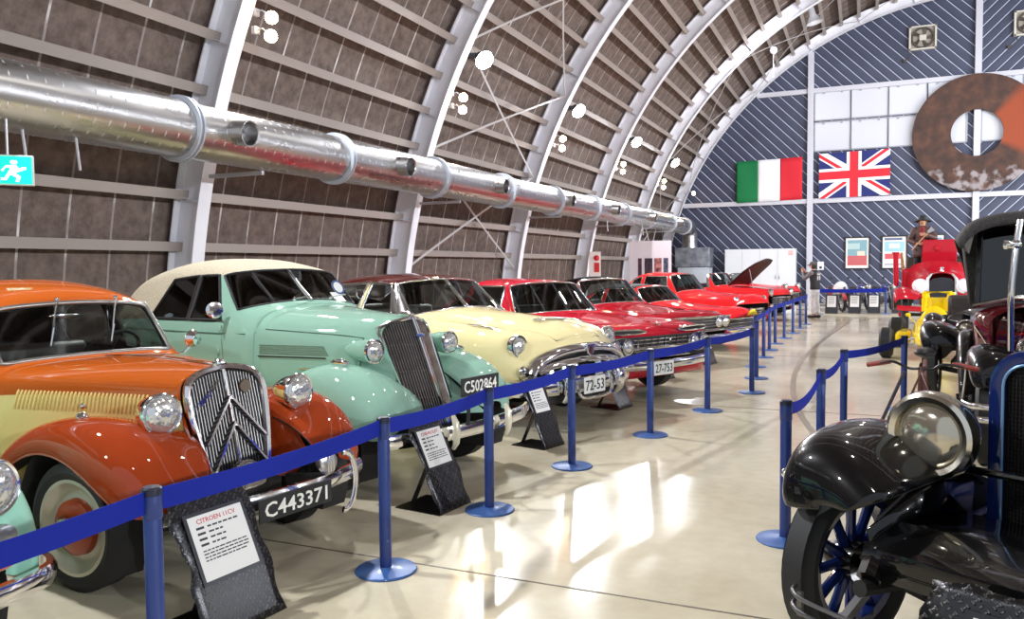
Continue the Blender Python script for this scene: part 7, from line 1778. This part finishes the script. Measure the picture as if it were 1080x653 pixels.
# ================================================================ motorcycles and their placards along the far wall
def motorcycle(loc, rotz, label, tank, fairing=None):
    t = thing('motorcycle', label, 'motorcycle', loc, rotz, 'motorcycles along the far wall')
    bkm = mat('moto_black', srgb(24, 24, 28), .4, .2, .4)
    for x in (.72, -.68):
        m = MB(); m.lathe((x, 0, .31), (0, 1, 0), [(.22, -.04), (.29, -.055), (.31, 0), (.29, .055), (.22, .04), (.22, -.04)], 28); w_ = m.build('motorcycle_wheel', RUBBER, t)
        m = MB(); m.lathe((x, 0, .31), (0, 1, 0), [(.225, -.02), (.2, 0), (.06, .03), (.05, .06), (0, .06)], 20)
        m.lathe((x, 0, .31), (0, -1, 0), [(.225, -.02), (.2, 0), (.06, .03), (.05, .06), (0, .06)], 20); m.build('rim', STEEL, w_)
        m = MB(); m.lathe((x, 0, .31), (0, 1, 0), [(.335, -.06), (.345, 0), (.335, .06)], 20, arc=(R(200), R(340))); m.build('mudguard', tank, t, solid=.006)
    m = MB()
    for s in (-1, 1): m.tube([(.72, s*.09, .31), (.58, s*.09, .62), (.46, s*.08, .90)], .024, 8)
    m.tube([(.46, -.1, .88), (.46, .1, .88)], .03, 8); m.build('front_fork', STEEL, t)
    m = MB(); m.tube([(.36, -.34, 1.0), (.42, -.22, 1.02), (.46, -.05, .94), (.46, .05, .94), (.42, .22, 1.02), (.36, .34, 1.0)], .013, 6); m.build('handlebar', bkm, t)
    for s in (-1, 1):
        m = MB(); m.tube([(.42, s*.24, 1.02), (.45, s*.28, 1.16)], .007, 5); m.ball((.44, s*.28, 1.19), .05, 10, sc=(.4, 1.2, .8)); m.build('mirror', bkm, t)
    m = MB(); m.ball((0, 0, 0), 1, 16, sc=(.30, .15, .14)); m.v = [tuple(V(*p)+V(.18, 0, .82)) for p in m.v]; m.build('fuel_tank', tank, t)
    m = MB(); m.tube([(.0, 0, .78), (-.3, 0, .76), (-.62, 0, .82)], [.09, .11, .08], 10, flat=(1.2, .6)); m.build('seat', MATBLACK, t)
    m = MB(); m.tube([(-.45, 0, .72), (-.7, 0, .80), (-.85, 0, .78)], [.07, .08, .03], 10); m.build('tail', tank, t)
    m = MB(); m.box((.08, 0, .42), (.42, .26, .28)); m.cyl((.12, 0, .5), (.24, 0, .74), .09, n=14); m.cyl((.02, 0, .5), (-.08, 0, .72), .09, n=14); m.build('engine', mat('engine_alloy', (.3, .3, .31, 1), .4, .8), t, bevel=.03)
    m = MB(); m.tube([(.25, -.13, .55), (.36, -.15, .35), (.2, -.17, .2), (-.3, -.18, .24), (-.85, -.2, .36)], [.022, .022, .024, .04, .045], 8); m.build('exhaust', CHROME, t)
    m = MB(); m.tube([(.42, 0, .86), (.1, 0, .70), (-.5, 0, .66), (-.68, 0, .31)], .022, 6); m.tube([(.42, 0, .82), (.3, 0, .3), (-.2, 0, .25), (-.68, 0, .31)], .022, 6); m.build('frame', bkm, t)
    m = MB(); m.tube([(.0, .14, .3), (.05, .24, .02)], .012, 6); m.build('side_stand', bkm, t)
    if fairing:
        m = MB(); rows = []
        for x, w, z0, z1 in ((.92, .06, .78, .90), (.80, .17, .68, 1.02), (.55, .22, .55, 1.12), (.40, .22, .6, 1.05)): rows.append([V(x, w*math.cos(a), (z0+z1)/2+(z1-z0)/2*math.sin(a)) for a in [2*PI*i/12 for i in range(12)]])
        m.grid(rows, cv=True); m.build('fairing', fairing, t, sub=1)
    else: headlight(t, (.64, 0, .88), .085, .12, shellm=bkm)
    return t
MB_ = mat('moto_blue', srgb(32, 44, 112), .3, 0, .8); MW_ = mat('moto_white', srgb(224, 222, 224), .3, 0, .8); MR_ = mat('moto_red', srgb(186, 36, 44), .3, 0, .8)
motorcycle((-.95, 31.3, 0), R(-70), 'motorcycle with a white and red fairing, nearest the photographer', MR_, MW_)
motorcycle((-.15, 31.5, 0), R(-62), 'dark motorcycle with raised mirrors, second along the far wall', MB_)
motorcycle((.62, 31.7, 0), R(-60), 'blue motorcycle behind the end barrier post, beside the fire engine', MB_)
def far_placard(x, y, label):
    t = thing('motorcycle_placard', label, 'sign', (x, y, 0), R(-93), 'dark placards with white sheets before the motorcycles')
    m = MB(); m.prism([(0, 0), (.16, 0), (-.02, .64), (-.05, .64)], lambda u, v, w: V(u, w-.2, v), .40); m.build('stand', mat('placard_dark', srgb(40, 42, 48), .5), t, smooth=0, bevel=.004)
    k = (.16+.02)/.64
    m = MB(); m.prism([(-.14, .22), (.14, .22), (.14, .60), (-.14, .60)], lambda u, v, w: V(.165-k*v+w, u, v), .006); s_ = m.build('paper_sheet', PAPER, t, smooth=0)
    m = MB()
    for i in range(5): m.prism([(-.1, .54-.05*i), (.09, .54-.05*i), (.09, .553-.05*i), (-.1, .553-.05*i)], lambda u, v, w: V(.172-k*v+w, u, v), .001)
    m.build('print', INK, s_, smooth=0)
FP = [(-1.02, 29.6), (-.30, 29.85), (.30, 30.05), (1.05, 30.2)]
for (x, y), l in zip(FP, ('dark placard with white sheet, leftmost before the motorcycles', 'dark placard with white sheet, second before the motorcycles', 'dark placard with white sheet, just left of the end barrier post', 'dark placard with white sheet, half hidden behind the fire engine')): far_placard(x, y, l)
dup(base, (-1.45, 29.0, 0), 0, 'blue barrier post behind the photographer, by the motorcycles', 'blue posts before the motorcycles'); dup(base, (.66, 29.7, 0), 0, 'blue barrier post at the end of the motorcycles, left of the fire engine', 'blue posts before the motorcycles')
belt((-1.45, 29.0), (.66, 29.7), 'blue belt in front of the motorcycles', 'blue belts before the motorcycles', h=.12)
belt((-1.49, 23.9), (-1.45, 29.0), 'blue belt beside the photographer\'s legs', 'blue belts before the motorcycles', h=.075) if False else None

# ---------------------------------------------------------------- small mint car cut by the left edge
def car_a():
    t = thing('small_car', 'small mint car cut by the left edge of the picture', 'car', (-3.74, 1.55, 0), R(-8))
    MT2 = paint('paint_mint_pale', srgb(150, 206, 184), .3)
    m = MB(); rows = []
    for x, w, z0, z1 in ((.52, .40, .36, .70), (.44, .62, .30, .82), (.2, .70, .28, .90), (-.3, .72, .27, .94), (-.8, .73, .27, .98), (-1.6, .73, .27, 1.0), (-2.4, .72, .27, .95), (-2.9, .6, .3, .85)):
        rows.append([V(x, y*w, z) for y, z in ((-1, z0), (-1.0, (z0+z1)/2), (-.93, z1-.08), (-.6, z1), (0, z1+.03), (.6, z1), (.93, z1-.08), (1.0, (z0+z1)/2), (1, z0))])
    m.grid(rows); m.add(rows[0], [tuple(range(9))]); m.build('body', MT2, t, sub=2)
    m = MB(); rows = []
    for x, w, z in ((-.75, .60, .97), (-1.1, .52, 1.34), (-1.5, .52, 1.40), (-2.1, .50, 1.34), (-2.6, .58, .95)): rows.append([V(x, y*w, z-.04*abs(y)) for y in (-1, -.5, 0, .5, 1)])
    m.grid(rows); m.build('roof', MT2, t, sub=2, solid=.02)
    for s in (-1, 1):
        g = [(.56, .60, .46, .54, .50, .44, .48), (.54, .74, .40, .57, .66, .38, .6), (.44, .80, .40, .58, .84, .34, .74), (.25, .81, .52, .60, .945, .34, .84), (0, .81, .62, .62, .985, .36, .88), (-.25, .81, .60, .63, .97, .40, .88), (-.5, .81, .45, .65, .9, .46, .84), (-.75, .80, .32, .68, .80, .5, .8), (-1.0, .79, .28, .70, .6, .6, .55)]
        fender(t, 'front_fender', g, s, MT2)
        h = headlight(t, (.50, s*.575, .80), .118, .20, shellm=MT2, d=(1, s*.08, .12))
        m = MB(); m.lathe((.565, s*.60, .615), (1, s*.1, .1), [(.045, -.04), (.046, 0), (.04, .014), (0, .02)], 18); m.build('side_lamp', mat('lamp_grey', (.4, .42, .42, 1), .2, .6), t)
        m = MB(); m.ball((0, 0, 0), 1, 14, sc=(.035, .07, .045)); m.v = [tuple(V(*p)+V(.565, s*.575, .525)) for p in m.v]; m.build('turn_signal', mat('signal_orange', srgb(214, 92, 24), .25, 0, .8), t)
        wheel(t, (0.08, s*.64, .30), .30, .15, s, plain=True); wheel(t, (-2.0, s*.64, .30), .30, .15, s, plain=True)
    bumper_bar(t, [(.42, -.82, .42), (.60, -.74, .42), (.70, -.4, .42), (.72, 0, .42), (.70, .4, .42), (.60, .74, .42), (.42, .82, .42)], .04, .085)
    for s in (-1, 1):
        m = MB(); m.tube([(.72, s*.38, .33), (.75, s*.38, .42), (.72, s*.38, .54)], [.02, .035, .02], 10); m.build('overrider', CHROME, t)
    return t
car_a()
# ================================================================ world light
w = bpy.data.worlds.new('world'); SC.world = w; w.use_nodes = True
bg = w.node_tree.nodes['Background']; bg.inputs[0].default_value = (.80, .88, 1, 1); bg.inputs[1].default_value = .72
SC.view_settings.exposure = 0.0
